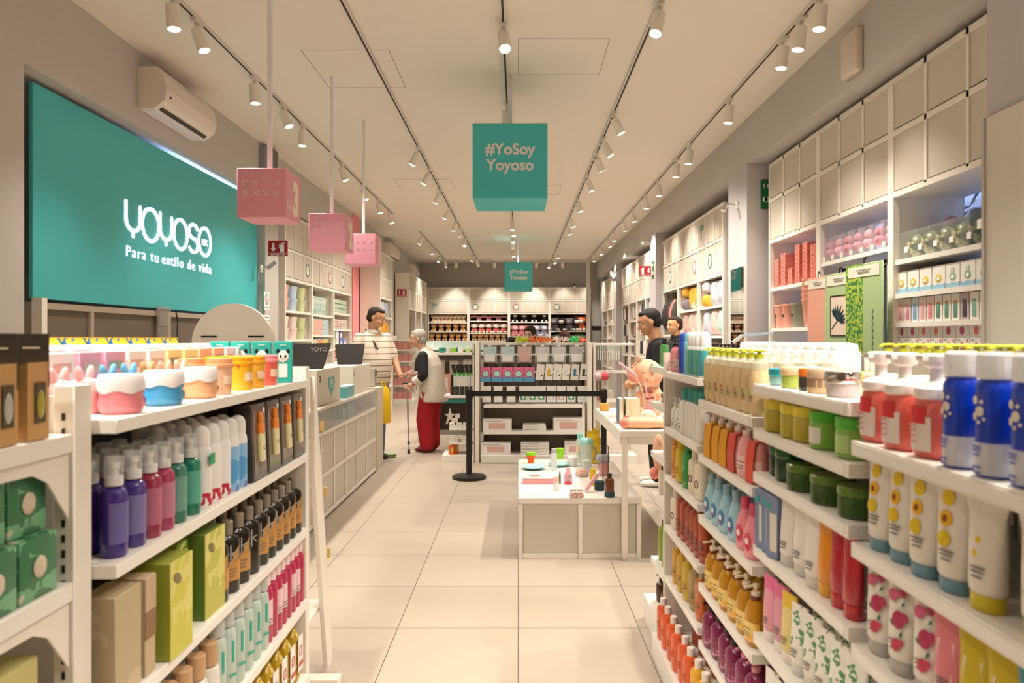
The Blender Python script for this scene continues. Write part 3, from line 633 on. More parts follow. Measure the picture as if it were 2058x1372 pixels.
def k_aerosol(base, art, top='e9e6e4', h=.165, r=.0255, cap=.05, capcol=None, lab=(.15, .55)):
    p = [('can', LO(('aeb', h, r), [(r*.92, r*.92, 0), (r, r, .004), (r, r, h*.88), (r*.94, r*.94, h*.93), (r*.8, r*.8, h*.98), (r*.78, r*.78, h)]), M(base, .3)),
         ('cap', LO(('aec', r, cap), [(r*.84, r*.84, 0), (r*.84, r*.84, cap*.4), (r*.8, r*.8, cap*.68), (r*.62, r*.62, cap*.88), (r*.3, r*.3, cap*.98), (0, 0, cap)]), capcol or M(top, .5), (0, 0, h*.985))]
    if art: p.append(('label', wrap(('ael', r, h, lab), r*1.012, r*1.012, h*lab[0], h*lab[1], -85, 85), art))
    return p
def k_shampoo(body, cap, lab=None, h=.175, rx=.03, ry=.02, sym=None, caph=.045, sq=2.6, capr=.45, lz=(.15, .5)):
    p = [('body', LO(('shb', h, rx, ry, sq), [(rx*.9, ry*.9, 0, sq), (rx, ry, .005, sq), (rx, ry, h*.86, sq), (rx*.9, ry*.9, h*.94, sq), (rx*.5, ry*.6, h*.99, 2), (rx*.4, rx*.4, h, 2)]), body),
         ('cap', LO(('shc', caph, rx, capr), [(rx*capr, rx*capr, 0), (rx*capr, rx*capr, caph*.96), (rx*capr*.9, rx*capr*.9, caph), (0, 0, caph)]), cap, (0, 0, h))]
    if lab: p.append(('label', wrap(('shl', h, rx, ry, lz), rx*1.015, ry*1.03, h*lz[0], h*lz[1], -70, 70, sq), lab, (0, 0, 0), None, (('print', lines(('shp', rx), rx*1.1, [0, -.01, -.02]), INK, (0, -ry*1.06, h*.42)),)))
    if sym: p.append(('symbol', cached(('sym', rx), lambda: MB().stroke([(0, .024), (0, -.026)], .0035, .001).stroke([(-.016, .004), (-.005, .002)], .003, .001).stroke([(-.006, .002), (-.014, -.012)], .003, .001).stroke([(.016, .006), (.004, .0)], .003, .001).stroke([(.004, 0), (.015, -.012)], .003, .001).mesh('sym', False)), M('b9b5ae', .5), (0, -ry*1.08, h*.68)))
    return p
def k_pump(body, cap, lab=None, h=.15, rx=.028, ry=.024, sq=2.4, ph=.04, nozzle=1, shoulder=.8, band=None, belly=1.0, labmat2=None):
    nr = rx*.38
    p = [('body', LO(('pub', h, rx, ry, sq, shoulder, belly), [(rx*.86, ry*.86, 0, sq), (rx*belly, ry*belly, .01, sq), (rx, ry, h*shoulder*.55, sq), (rx*.97, ry*.97, h*shoulder, sq), (rx*.75, ry*.75, h*(shoulder+(1-shoulder)*.6), 2), (nr*1.05, nr*1.05, h*.97), (nr, nr, h)]), body),
         ('pump', cached(('pup', round(nr, 4), ph, nozzle), lambda: MB().loft([(nr*1.1, nr*1.1, 0), (nr*1.1, nr*1.1, ph*.42), (nr*.45, nr*.45, ph*.45), (nr*.4, nr*.4, ph*.72), (nr*.8, nr*.8, ph*.75), (nr*.75, nr*.75, ph), (0, 0, ph)], 14).bar((0, 0, ph*.88), (0, -nr*2.6*nozzle, ph*.8), nr*.6, nr*.5).mesh('pump')), cap, (0, 0, h))]
    if lab: p.append(('label', wrap(('pul', h, rx, ry, sq), rx*1.03, ry*1.03, h*.12, h*.52, -75, 75, sq), lab, (0, 0, 0), None, (('print', lines(('pp', rx), rx, [0, -.012, -.02]), INK, (0, -ry*1.04, h*.38)),)))
    if band: p.append(('sleeve', cached(('slv', h, rx, ry), lambda: MB().stroke([(-ry*1.2, h*.02), (-ry*1.25, h*.5), (-ry*.9, h*.92), (ry*.6, h*.98)], .0025, rx*1.3, False, Matrix.Rotation(PI/2, 4, 'Z') @ Matrix.Translation((0, -rx*.65, 0))).mesh('slv', False)), band))
    return p
def k_jar(body, lid, h=.05, r=.045, lidh=.02, wavy=False, lr=1.0, lab=None, sq=2, belly=1.0):
    def lidm():
        m = MB()
        if not wavy: return m.loft([(r*.98*lr, r*.98*lr, 0, sq), (r*1.02*lr, r*1.02*lr, .002, sq), (r*1.02*lr, r*1.02*lr, lidh*.85, sq), (r*.95*lr, r*.95*lr, lidh, sq), (0, 0, lidh)], 28).mesh('lid')
        n = 40; V = []
        prof = ((1.0, -.0), (1.04, .012), (1.0, .02), (.97, .03), (.93, .033))
        for j, (k, z) in enumerate(prof):
            V.append([m.b.verts.new((r*k*math.cos(2*PI*i/n), r*k*math.sin(2*PI*i/n), z-(.0035*math.sin(5*2*PI*i/n)+.004 if j == 0 else 0))) for i in range(n)])
        c = m.b.verts.new((0, 0, .034))
        for a, b in zip(V, V[1:]):
            for i in range(n): m.b.faces.new((a[i], a[(i+1) % n], b[(i+1) % n], b[i])).smooth = True
        for i in range(n): m.b.faces.new((V[-1][i], V[-1][(i+1) % n], c))
        return m.mesh('lid')
    if wavy: rows = [(r*.82, r*.82, 0), (r*.96, r*.96, .008), (r*1.03, r*1.03, h*.4), (r*.93, r*.93, h*.75), (r*.98, r*.98, h*.98), (r*.9, r*.9, h)]
    else: rows = [(r*.92, r*.92, 0, sq), (r*belly, r*belly, .004, sq), (r*belly, r*belly, h*.9, sq), (r*.95, r*.95, h, sq)]
    p = [('body', LO(('jab', h, r, wavy, sq, belly), rows, 28), body), ('lid', cached(('jal', r, lidh, wavy, lr, sq), lidm), lid, (0, 0, h))]
    if lab: p.append(('label', wrap(('jll', r, h, belly), r*belly*1.01, r*belly*1.01, h*.2, h*.8, -30, 30, sq), lab))
    return p
def k_tube(body, cap, h=.15, rx=.026, caph=.022, art=None, flare=1.35, prt=True, alpha=None):
    p = [('body', LO(('tub', h, rx, caph, flare), [(rx*.86, rx*.62, caph), (rx, rx*.75, caph+.006), (rx*1.05, rx*.6, caph+(h-caph)*.4, 2.2), (rx*1.1, rx*.34, caph+(h-caph)*.74, 2.2), (rx*flare*.88, .0022, h*.925, 3.5), (rx*flare*.9, .0022, h, 3)], 24), body),
         ('cap', LO(('tuc', rx, caph), [(rx*.86, rx*.66, 0), (rx*.9, rx*.7, .002), (rx*.9, rx*.7, caph)], 24), cap)]
    if art: p += art
    if prt: p.append(('print', lines(('tup', rx), rx*.9, [0, -.006, -.014]), INK, (0, -rx*.72, h*.36), (-.1, 0, 0)))
    return p
def k_box(w, d, h, mat, deco=(), key=None, bev=.002):
    """box with its front on -Y; deco: (part, x0, x1, z0, z1, material)"""
    p = [('carton', cached(('kbx', w, d, h, bev), lambda: MB().box(-w/2, w/2, -d/2, d/2, 0, h).bevel(bev, 1).mesh('carton')), mat)]
    for q in deco:
        p.append((q[0], cached(('kbd',)+tuple(q[1:5]), lambda: MB().box(q[1], q[2], -.0006, .0006, q[3], q[4]).mesh('panel')), q[5], (0, -d/2-.0006, 0)))
    if len(p) == 1: p[0] = (None,)+p[0][1:]
    return p
def k_cup(body, lid, h=.08, r=.035, lidh=.025, taper=.85):
    return [('cup', LO(('cub', h, r, taper), [(r*taper, r*taper, 0), (r*(taper+.02), r*(taper+.02), .003), (r, r, h)], 24), body),
            ('lid', LO(('cul', r, lidh), [(r*1.06, r*1.06, 0), (r*1.06, r*1.06, lidh*.3), (r*1.0, r*1.0, lidh*.35), (r*.98, r*.98, lidh*.9), (r*.85, r*.85, lidh), (0, 0, lidh)], 24), lid, (0, 0, h))]
def k_bunny(col, r=.033, h=.075):
    c = M(col, .5)
    return [('body', LO(('bny', r, h), [(r*.9, r*.9, 0), (r, r, .01), (r, r, h*.7), (r*.8, r*.8, h*.92), (r*.3, r*.3, h), (0, 0, h)], 20), c),
            ('ear', cached('bear', lambda: MB().ell((0, 0, 0), (.011, .007, .022)).mesh()), c, (-r*.55, 0, h*1.08), (0, -.35, 0)), ('ear', cached('bear', None), c, (r*.55, 0, h*1.08), (0, .35, 0))]
def line_place(kindf, n, A, B, z, desc, noun, cat, where, group, rz, name, jit=.003, start=0, depth_dir=None, rows=1, dd=.06, jz=.04, skipf=None):
    """n things from A to B (world XY), optional further rows behind along depth_dir; kindf(i, row) -> parts"""
    A, B = Vector(A), Vector(B)
    for r in range(rows):
        for i in range(n):
            if skipf and skipf(i, r): continue
            t = i/(n-1) if n > 1 else 0
            p = A.lerp(B, t) + (Vector(depth_dir)*dd*r if depth_dir else Vector((0, 0)))
            ds = desc(i) if callable(desc) else desc
            lab = f'{ds}, {nth(i+start)} {where}' if n > 1 or where.startswith(('from', 'of')) or ' from far' in where else f'{ds}, {where}'
            if r: lab += f', {ORD[r]} row'
            parts = kindf(i, r) if r == 0 else kindf(i, r)[:2]
            thing(name, lab, cat, parts, (p.x+rnd.uniform(-jit, jit), p.y+rnd.uniform(-jit, jit), z+.001), rz+rnd.uniform(-jz, jz), group)
# ---------------------------------------------------------------- left gondola: front plane X = -.762-.018Y, bay Y 1.41..2.8
LG = math.radians(1.03)
def LX(Y, d=0): return -.762-.018*Y-d
e = empty('shelving_gondola', 'white metal shelving gondola with five tiers beside the aisle, on the counter side', 'gondola shelf', (LX(1.41), 1.41, 0), LG)
Lb = 1.39; LZS = (1.281, .996, .708, .431, .144)
for i, z in enumerate(LZS):
    m = MB()
    m.box(-.36, 0, .004, Lb-.004, z-.028, z) if i < 4 else m.box(-.38, .005, .004, Lb-.004, 0, z)
    obj('shelf', m.bevel(.0015, 1).mesh(), SHELFM, e)
obj('back_panel', MB().box(-.40, -.365, 0, Lb, 0, 1.33).mesh(), M('5b534c', .6), e)
for y0 in (Lb,):
    obj('upright', MB().box(-.40, -.035 if y0 < 0 else -.012, y0+.001, y0+.05, 0, 1.345 if y0 < 0 else 1.33).bevel(.002, 1).mesh(), WHITE, e)
# far end rack with a sloping side rail
e = empty('sloping_end_rack', 'white sloping rack at the far end of the counter side gondola', 'rack', (LX(2.86)-.012, 2.86, 0), LG)
obj('side_rail', MB().prism([(-.0, 1.29), (.02, 1.29), (.3, .06), (.27, .03), (.21, .03), (.0, .9)], .018, Matrix.Rotation(PI/2, 4, 'Z')).bevel(.003, 1).mesh(), WHITE, e, (.018, 0, 0))
obj('rail_gap', MB().box(-.3, -.28, .0, .02, 0, 1.28).mesh(), WHITE, e)
obj('shelf', MB().box(-.3, -.005, 0.0, .24, .3, .32).mesh(), SHELFM, e); obj('base', MB().box(-.3, .11, .0, .06, .0, .085).mesh(), WHITE, e)
for z in (.55, .82, 1.1): obj('price_clip', MB().box(.018, .03, .05+(1.29-z)*.2, .065+(1.29-z)*.2, z-.04, z).mesh(), M('d9b36a', .5), e)
# near end cap facing the camera
e = empty('end_cap_shelving', 'white slotted end cap shelving closest to the viewer, holding kraft boxes', 'end cap shelf', (-.832, 1.352, 0))
obj('upright', MB().box(-.04, 0, 0, .056, 0, 1.352).bevel(.002, 1).mesh(), WHITE, e)
m = MB()
for k in range(44):
    z = 1.30-k*.0285; m.box(-.023, -.017, -.002, .001, z-.014, z)
obj('slot', m.mesh(), BLACK, e)
obj('back_panel', MB().box(-.95, -.04, .02, .04, 0, 1.33).mesh(), M('c9c0b4', .5), e)
for z in (1.262, .985, .70, .42):
    s_ = obj('shelf', MB().box(-.93, -.0, -.42, -.003, z-.035, z).bevel(.002, 1).mesh(), SHELFM, e)
    m = MB(); m.prism([(.0, z-.037), (.42, z-.037), (.42, z-.05), (.10, z-.06), (.06, z-.08), (.0, z-.16)], .004, Matrix.Rotation(-PI/2, 4, 'Z'))
    obj('bracket', m.mesh(), WHITE, s_, (-.012, -.003, 0))
obj('base', MB().box(-.95, .0, -.45, -.003, 0, .12).mesh(), WHITE, e)
def lrow(zi, Y0, Y1, n, kindf, desc, noun, cat, where, group, name, d=.035, rows=1, dd=.06, start=0, rz=None):
    a = PI/2+LG-.35 if rz is None else rz
    line_place(kindf, n, (LX(Y0, d), Y0), (LX(Y1, d), Y1), LZS[zi], desc, noun, cat, where, group, a, name, start=start, depth_dir=(-1, 0), rows=rows, dd=dd)
# --- top tier
SOFTW = M('f4eeee', .3)
for y, c, n in ((1.535, 'e88a92', 'pink'), (1.725, '4a9fd0', 'sky blue'), (1.93, 'f2b184', 'peach')):
    thing('cream_jar', f'{n} cream jar with a wavy white lid on the top shelf edge', 'jar', k_jar(M(c, .25, coat=.3), SOFTW, .05, .045, wavy=True) + [('sticker', wrap(('stk',), .0465, .0465, .015, .032, 20, 45), SOFTW)], (LX(y, .055), y, 1.2815), PI/2)
CUPS = [(2.05, 'f3c3a0', 'f0a878', 'pale peach'), (2.22, 'f5b62a', 'f3a21c', 'deep yellow'), (2.33, 'f6bb3a', 'f6a823', 'bright yellow'), (2.46, 'ef6f62', 'f08d93', 'coral')]
for y, c, l, n in CUPS:
    thing('slime_cup', f'{n} lidded cup with printed side near the panda boxes', 'cup', k_cup(pattern('noise', (c, c, 'e2603a'), 40, .3, thr=(.3, .62)), M(l, .25), .078, .036) + [('label', wrap(('cl',), .0355, .0355, .03, .055, -35, 20), M('f7d9bb', .5))], (LX(y, .05), y, 1.2815), PI/2-.3, 'lidded cups on the top tier')
    thing('slime_cup', f'{n} lidded cup standing directly behind its twin on the top tier', 'cup', k_cup(M(c, .3), M(l, .25), .078, .036), (LX(y, .135), y+.01, 1.2815), PI/2-.3, 'lidded cups on the top tier')
def pandabox():
    t = M('35b5ac', .35)
    return [('carton', cached('pbx', lambda: MB().box(-.033, .033, -.03, .03, 0, .148).bevel(.008, 3).mesh()), t), ('face', MESH.get('pbf') or cached('pbf', lambda: MB().ell((0, -.031, .095), (.02, .002, .022)).mesh()), PAPER),
            ('ear', cached('pbe', lambda: MB().ell((0, 0, 0), (.006, .002, .009)).mesh()), BLACK, (-.017, -.031, .114)), ('ear', cached('pbe', None), BLACK, (.017, -.031, .114)),
            ('eye_patch', cached('pbp', lambda: MB().ell((-.008, 0, 0), (.004, .0015, .006)).ell((.008, 0, 0), (.004, .0015, .006)).ell((0, 0, -.009), (.003, .0015, .002)).mesh()), BLACK, (0, -.0325, .095)),
            ('label', cached('pbl', lambda: MB().box(-.015, .015, -.0005, .0005, .02, .068).mesh()), M('e7f2ee', .5), (0, -.0308, 0)), ('print', lines('pbn', .022, [0]), M('dff3ee', .5), (0, -.0312, .135))]
for i, (x, y) in enumerate(((.04, 2.60), (.115, 2.60), (.19, 2.60), (.265, 2.60))):
    thing('teal_gift_box', f'teal box with a black and white bear picture, {nth(i)} from the aisle edge', 'box', pandabox(), (LX(y, x), y, 1.2815), .35 if i == 0 else PI/2*.2, 'teal bear boxes at the end of the top tier')
for r, (d, zc) in enumerate(((.13, 0),)):
    for i, (y, c, n) in enumerate(((1.44, 'f3b8b9', 'pink'), (1.53, 'f3b8b9', 'pink'), (1.62, '6db4dd', 'blue'), (1.71, '6db4dd', 'blue'), (1.80, 'd6a468', 'tan'), (1.89, 'e7b9a0', 'peach'), (1.98, 'f2c9b8', 'cream'))):
        thing('animal_cream_pot', f'{n} animal-eared cream pot, {nth(i)} along the row behind the jars', 'pot', k_bunny(c), (LX(y, d), y, 1.2815), PI/2, 'eared pots behind the jars')
for i in range(13):
    y = 1.43+i*.105; c, n = (('f3f0ec', 'white'), ('f1a9bd', 'pink'), ('f0ece8', 'white printed'), ('f5e7a6', 'pale yellow'), ('f4c3ac', 'peach'))[(i//2) % 5]
    thing('small_carton', f'{n} small carton, {nth(i)} along the middle of the top tier', 'box', k_box(.09, .07, .128, M(c, .5), (('print', -.03, .03, .085, .105, M('d9b7a8' if i % 3 else '9aa79b', .6)), ('print', -.025, .02, .05, .07, M('e68aa0', .6)))), (LX(y, .215), y, 1.2815), PI/2+LG, 'small cartons filling the top tier')
for i in range(12):
    y = 1.44+i*.115; c = ('f5f1ee', '4aa0d8', 'f2a3b8', 'f5f1ee')[i % 4]
    thing('tissue_pack', f'soft {("white", "blue", "pink", "white")[i % 4]} packet, {nth(i)} along the spine of the gondola top', 'packet', k_box(.10, .07, .142, pattern('noise', (c, 'f6f0ee', 'e87aa0'), 14, .4, thr=(.45, .7)), bev=.012), (LX(y, .315), y, 1.2815), PI/2+LG, 'soft packets on the spine')
e = empty('back_shelf', 'white shelf on the hidden side of the counter side gondola', 'shelf', (LX(1.41, .402), 1.41, 0), LG)
obj('board', MB().box(-.36, -.004, .0, Lb, 1.25, 1.275).mesh(), SHELFM, e); obj('panel', MB().box(-.36, -.004, .0, Lb, 0, 1.249).mesh(), SHELFM, e)
for i in range(11):
    y = 1.5+i*.122
    thing('snack_bag', f'yellow and blue crinkled bag, {nth(i)} along the hidden side of the gondola', 'bag', [('bag', cached('snk', lambda: MB().loft([(.05, .02, 0, 3), (.055, .035, .03, 3), (.055, .035, .12, 3), (.055, .008, .15, 4), (.055, .004, .165, 4)], 20).mesh()), pattern('noise', ('f4b21c', 'f6d22c', '3a7cc4', 'f5f0e8'), 12, .3, thr=(.42, .54, .66))), ('seal', cached('sns', lambda: MB().box(-.055, .055, -.003, .003, .155, .168).mesh()), M('f2c32c', .3))], (LX(y, .5), y, 1.276), PI/2, 'crinkled bags behind the gondola')
# --- second tier: sprays, aerosols, boxed lotions
WN = 'from the near end'
cols = [('4a3596', '7d74b4', 'violet'), ('4f3d98', '8d86bd', 'violet'), ('b03558', 'c9788e', 'crimson'), ('c2406e', 'd38aa2', 'rose'), ('3d8a78', '80b3a6', 'sea green'), ('128f73', '69bfa8', 'bright green')]
for i, (y, (a, b, n)) in enumerate(zip((1.475, 1.55, 1.62, 1.685, 1.75, 1.83), cols)):
    for r in range(3):
        if r == 2 and i > 3: continue
        thing('spray_bottle', f'{n} spray bottle, {nth(i)} {WN}, second tier' + (f', {ORD[r]} row' if r else ''), 'spray bottle', k_spray(a, b) if r == 0 else k_spray(a, b)[:3], (LX(y, .038+.062*r), y+.02*r, .9965), PI/2-.45, 'spray bottles on the second tier')
art_r = pattern('noise', ('f4f0ee', 'c02848'), 55, .35, thr=.5); art_b = pattern('noise', ('5aa3dc', '8fc3ea', '6a78c8'), 18, .35, thr=(.45, .6))
for i, y in enumerate((1.90, 1.965, 2.03, 2.095, 2.16)):
    for r in range(4):
        blue = i > 2
        thing('aerosol_can', f'{"blue and white" if blue else "white red-flowered"} aerosol can, {nth(i)} of the domed cans, row {("one", "two", "three", "four")[r]} from the aisle', 'aerosol can', k_aerosol('f2eeed', (art_b if blue else art_r) if r == 0 else None, 'efeae8', h=.165, cap=.052, r=.0275, lab=(.02, .8) if blue else (.04, .24)), (LX(y, .04+.058*r), y+.028*(r % 2), .9965), PI/2-.45, 'domed aerosol cans')
thing('green_tag', 'small green tag on the neck of a white aerosol can', 'tag', [(None, MB().box(-.015, .015, -.002, 0, 0, .03).bevel(.001, 1).mesh(), M('169a66', .4))], (LX(1.895, .008), 1.895, 1.11), PI/2)
CR = M('e9dfae', .3)
for i in range(4):
    y = 2.275+i*.142
    p = [('carton', cached('bbx', lambda: MB().box(-.066, .066, -.028, .028, 0, .236).bevel(.006, 2).mesh()), M('3a312d', .3, coat=.4)), ('window', cached('bwn', lambda: MB().box(-.055, .055, -.001, .001, .02, .222).mesh()), M('6e5a50', .15, coat=.5), (0, -.0285, 0)),
         ('bottle', cached('bbt', lambda: MB().loft([(.02, .008, 0, 3), (.022, .009, .005, 3), (.022, .009, .085, 3), (.012, .008, .1)], 16).mesh()), CR, (0, -.033, .055)), ('bottle_cap', cached('bbc', lambda: MB().loft([(.021, .01, 0), (.022, .01, .03), (.012, .008, .036), (.016, .009, .05), (.012, .007, .068), (0, 0, .07)], 16).mesh()), M('f08a2c', .4), (0, -.033, .14)), ('print', lines('bbp', .02, [0, -.008]), INK, (0, -.043, .1)), ('tag', cached('btg', lambda: MB().box(0, .014, -.001, .001, 0, .014).mesh()), PAPER, (.035, -.03, .205))]
    thing('boxed_lotion', f'dark windowed box with an orange-capped bottle, {nth(i)} {WN} of its row', 'boxed bottle', p, (LX(y, .036), y, .9985), PI/2+LG, 'dark windowed boxes on the second tier', rot=(-.04, 0, PI/2+LG))
    if i < 3: thing('boxed_lotion', f'dark box standing behind the {nth(i)} windowed box', 'boxed bottle', p[:1], (LX(y, .12), y, .9965), PI/2+LG, 'dark boxes behind the windowed ones')
# --- third tier
thing('gift_carton', 'tall beige carton at the near end of the third tier', 'carton', k_box(.10, .075, .215, pattern('noise', ('b9a684', 'c9b695', 'd0a27c'), 6, .5, thr=(.55, .72))), (LX(1.485, .05), 1.485, .7085), PI/2)
thing('gift_carton', 'narrow beige carton with a brown band on the third tier', 'carton', k_box(.045, .075, .215, M('c4ad8c', .5), (('band', -.0225, .0225, .08, .14, M('8f6f52', .5)), ('panel', -.0225, .0225, .14, .213, M('c3a88e', .5)))), (LX(1.575, .05), 1.575, .7085), PI/2)
for i, (y, dd, w, n, c) in enumerate(((1.685, .03, .11, 'lime yellow', 'c9c34a'), (1.81, .085, .06, 'green', '6f9a2c'), (1.93, .05, .125, 'dark green and yellow', 'bdb851'))):
    thing('tea_carton', f'{n} carton with a butterfly drawing, {nth(i)} of the green cartons', 'carton', [('carton', cached(('tc', w), lambda: MB().box(-w/2, w/2, -.045, .045, 0, .222).bevel(.002, 1).mesh()), M('5f7a2c' if i == 2 else '98a23a', .45)), ('front_panel', cached(('tf', w), lambda: MB().box(-w/2, w/2, -.001, .001, 0, .222).mesh()), pattern('noise', (c, 'd8cf74'), 5, .45, thr=.5), (0, -.046, 0)),
          ('butterfly', cached('btf', lambda: MB().loft([(.022, .012, 0), (.02, .01, .001), (0, 0, .0012)], 12, Matrix.Rotation(PI/2, 4, 'X')).mesh()), M('86774e', .5), (-w*.2, -.0475, .18), (0, .5, 0))], (LX(y, dd+.01), y, .7085), PI/2, 'green and yellow cartons')
BK = M('17150f', .2, coat=.5); BKC = M('9d9182', .35, .4); OR = M('c9924e', .5)
ylist = (1.995, 2.08, 2.165, 2.25, 2.335, 2.415, 2.495, 2.57, 2.645, 2.72)
for i, y in enumerate(ylist):
    for r in range(2):
        p = k_shampoo(BK, BKC, OR if not (i == 3 or r) else None, .168, .035, .022, sym=(r == 0), caph=.04, lz=(.22, .55))
        if p and i != 3 and r == 0: p.append(('label_tip', cached('ltp', lambda: MB().prism([(0, 0), (.02, 0), (.02, .045), (.004, .018)], .001).mesh('tip')), OR, (.004, -.0225, .09)))
        thing('shampoo_bottle', f'black shampoo bottle {"without a label" if i == 3 and not r else "with orange label"}, {nth(i)} {WN}, third tier' + (', behind' if r else ''), 'shampoo bottle', p, (LX(y, .04+.06*r), y+.025*r, .7085), PI/2-.75, 'black shampoo bottles')
# --- fourth tier
for i, y in enumerate((1.55, 1.63, 1.71, 1.79, 1.87, 1.95)):
    thing('cream_tube', f'white tube with a tan cap, {nth(i)} {WN} of the fourth tier', 'tube', k_shampoo(M('ded9d0', .3), M('c39a72', .4), None, .13, .03, .028, caph=.06, capr=.8, sq=2), (LX(y, .04), y, .4315), PI/2, 'tan-capped white bottles')
for i in range(6):
    y = 1.99+i*.072
    thing('mist_bottle', f'clear pale mint bottle with green print, {nth(i)} of the fourth tier', 'bottle', k_shampoo(liquid('c8dccf', .5), M('e2e6df', .2, trans=.4), None, .19, .026, .026, caph=.04, capr=.85, sq=2) + [('print', cached('gpr', lambda: MB().box(-.012, .012, -.0005, .0005, .05, .057).box(-.004, .004, -.0005, .0005, .09, .15).mesh()), M('2cab93', .4), (0, -.0272, 0))], (LX(y, .035), y, .4315), PI/2-.45, 'clear mint bottles')
for i in range(8):
    y = 2.40+i*.054
    thing('toner_bottle', f'raspberry red bottle with a white flip cap, {nth(i)} of the pink row', 'bottle', k_shampoo(liquid('b8254a', .3), M('efd3d2', .35), M('ecc9cf', .5) if i % 3 != 1 else None, .19, .0225, .0225, caph=.035, capr=.7, sq=2, lz=(.3, .75)), (LX(y, .035), y, .4315), PI/2-.45, 'raspberry red bottles')
# --- bottom tier
for i in range(9):
    y = 1.95+i*.098
    p = [('bag', cached('gbg', lambda: MB().loft([(.03, .022, 0, 3), (.036, .028, .02, 3), (.036, .028, .15, 3), (.028, .02, .175, 2), (.012, .012, .19)], 16).mesh()), pattern('noise', ('a98412', 'c9a224', 'e8d58a'), 30, .2, thr=(.45, .62), trans=.2)), ('knot', cached('gkn', lambda: MB().loft([(.012, .012, 0), (.008, .008, .01), (.026, .022, .045), (.02, .018, .05)], 12).mesh()), pattern('noise', ('b99526', 'e3cf83'), 40, .2), (0, 0, .188)),
         ('label', cached('glb', lambda: MB().box(-.028, .028, -.001, .001, .0, .13).mesh()), M('f0e8e4', .5), (0, -.031, .04)), ('print', cached('gpt', lambda: MB().box(-.02, .02, -.001, .001, .03, .045).stroke([(-.012, .07), (.01, .07), (.01, .1), (-.012, .1)], .004, .001, True).mesh('g', False)), M('c8502f', .5), (0, -.0335, .03))]
    thing('bath_gift_set', f'golden wrapped bottle, {nth(i)} {WN} of the bottom tier', 'wrapped bottle', p, (LX(y, .045), y, .145), PI/2, 'golden wrapped bottles on the bottom tier')
# --- end cap goods
for i, (x, y) in enumerate(((-.862, 1.255), (-.862, 1.175), (-.862, 1.095), (-.862, 1.015), (-.95, 1.255), (-.95, 1.175), (-.95, 1.095))):
    K = M('c99c62', .7); front = i < 4
    p = [('carton', cached('kft', lambda: MB().prism([(-.028, 0), (.028, 0), (.028, .135), (-.028, .115)], .062).mesh()), K), ('backing_card', cached('kfb', lambda: MB().box(-.028, .028, .058, .063, .09, .185).mesh()), M('2f2a22', .6))]
    if front: p += [('window', cached('kfw', lambda: MB().box(.0, .002, .018, .048, .03, .1).mesh()), M('4a4128', .3), (.0285, 0, 0)), ('bottle', cached('kfo', lambda: MB().ell((0, 0, 0), (.002, .012, .026)).mesh()), M(('a9a23a', 'b9b8b2', 'a9a23a', 'b9b8b2')[i], .3), (.031, .033, .062)), ('print', lines('kfp', .03, [0]), M('cfc4ae', .6), (0, .0575, .16))]
    thing('kraft_soap_box', f'kraft cardboard soap box with a black hang card, {nth(i)} on the closest end cap', 'box', p, (x, y-.03, 1.2635), .06, 'kraft boxes on the end cap')
GP = pattern('noise', ('3f7a55', '6fae84', 'c9c3ae', '8fb79a'), 22, .25, thr=(.45, .58, .66))
for k in range(2):
    for i in range(4):
        y = 1.215-i*.105
        thing('mint_gift_pack', f'green see-through soap pack on the second end cap shelf, {nth(i)} from the post, {("lower", "upper")[k]} layer', 'pack', [('pack', cached('mpk', lambda: MB().box(-.06, .06, 0, .1, 0, .108).bevel(.006, 2).mesh()), GP), ('ribbon', cached('mpr', lambda: MB().ell((.062, .05, .055), (.004, .018, .02)).mesh()), M('d4c4ae', .5))], (-.90-.02*k, y-.0, .986+k*.110), .0, 'green packs on the end cap')
for i in range(3):
    thing('yellow_gift_box', f'dull yellow carton on the third end cap shelf, {nth(i)} from the post', 'box', k_box(.12, .09, .17, M('c6bd7c', .5), (('print', -.03, .0, .06, .09, M('4a4a30', .6)),)), (-.91, 1.24-i*.13, .701), PI/2, 'yellow cartons on the end cap')
# ---------------------------------------------------------------- right gondola: front plane X = .669
GX = .669; RZ = -PI/2+.25
BAYS = {'a': (3.30, 2.69, (1.292, 1.04, .823, .594, .362)), 'b': (2.685, 2.065, (1.214, 1.014, .788, .535, .322)),
        'c': (2.06, 1.46, (1.3115, 1.186, 1.062, .855, .605, .36)), 'd': (1.455, .62, (1.236, 1.032, .829, .60, .36))}
BN = {'a': 'farthest bay, beside the pale table', 'b': 'bay with cream pump bottles', 'c': 'bay with green tubs', 'd': 'closest bay with blue cans'}
for k, (y1, y0, zs) in BAYS.items():
    e = empty('shelving_gondola', f'white metal shelving on the window side of the aisle, {BN[k]}', 'gondola shelf', (GX, y0, 0), 0, 'gondola bays on the window side')
    for z in zs:
        s_ = obj('shelf', MB().box(.0, .36, .003, y1-y0-.003, z-.03, z).bevel(.0015, 1).mesh(), SHELFM, e)
        obj('price_rail', MB().box(-.0015, .0, .02, y1-y0-.02, z-.024, z-.005).mesh(), M('f3efea', .3), s_)
    obj('base', MB().box(-.06, .36, .003, y1-y0-.003, 0, .10).bevel(.0015, 1).mesh(), SHELFM, e)
    obj('back_panel', MB().box(.362, .40, .003, y1-y0-.003, 0, 1.39).mesh(), M('8f867c', .6), e)
    for yy in (.004, y1-y0-.028): obj('upright', MB().box(.335, .361, yy, yy+.024, 0, 1.39).mesh(), WHITE, e)
    if k == 'a': obj('end_upright', MB().box(.0, .05, y1-y0, y1-y0+.03, 0, 1.375).mesh(), WHITE, e); obj('end_panel', MB().box(.05, .36, y1-y0, y1-y0+.02, 0, 1.375).mesh(), M('d8cfc4', .5), e)
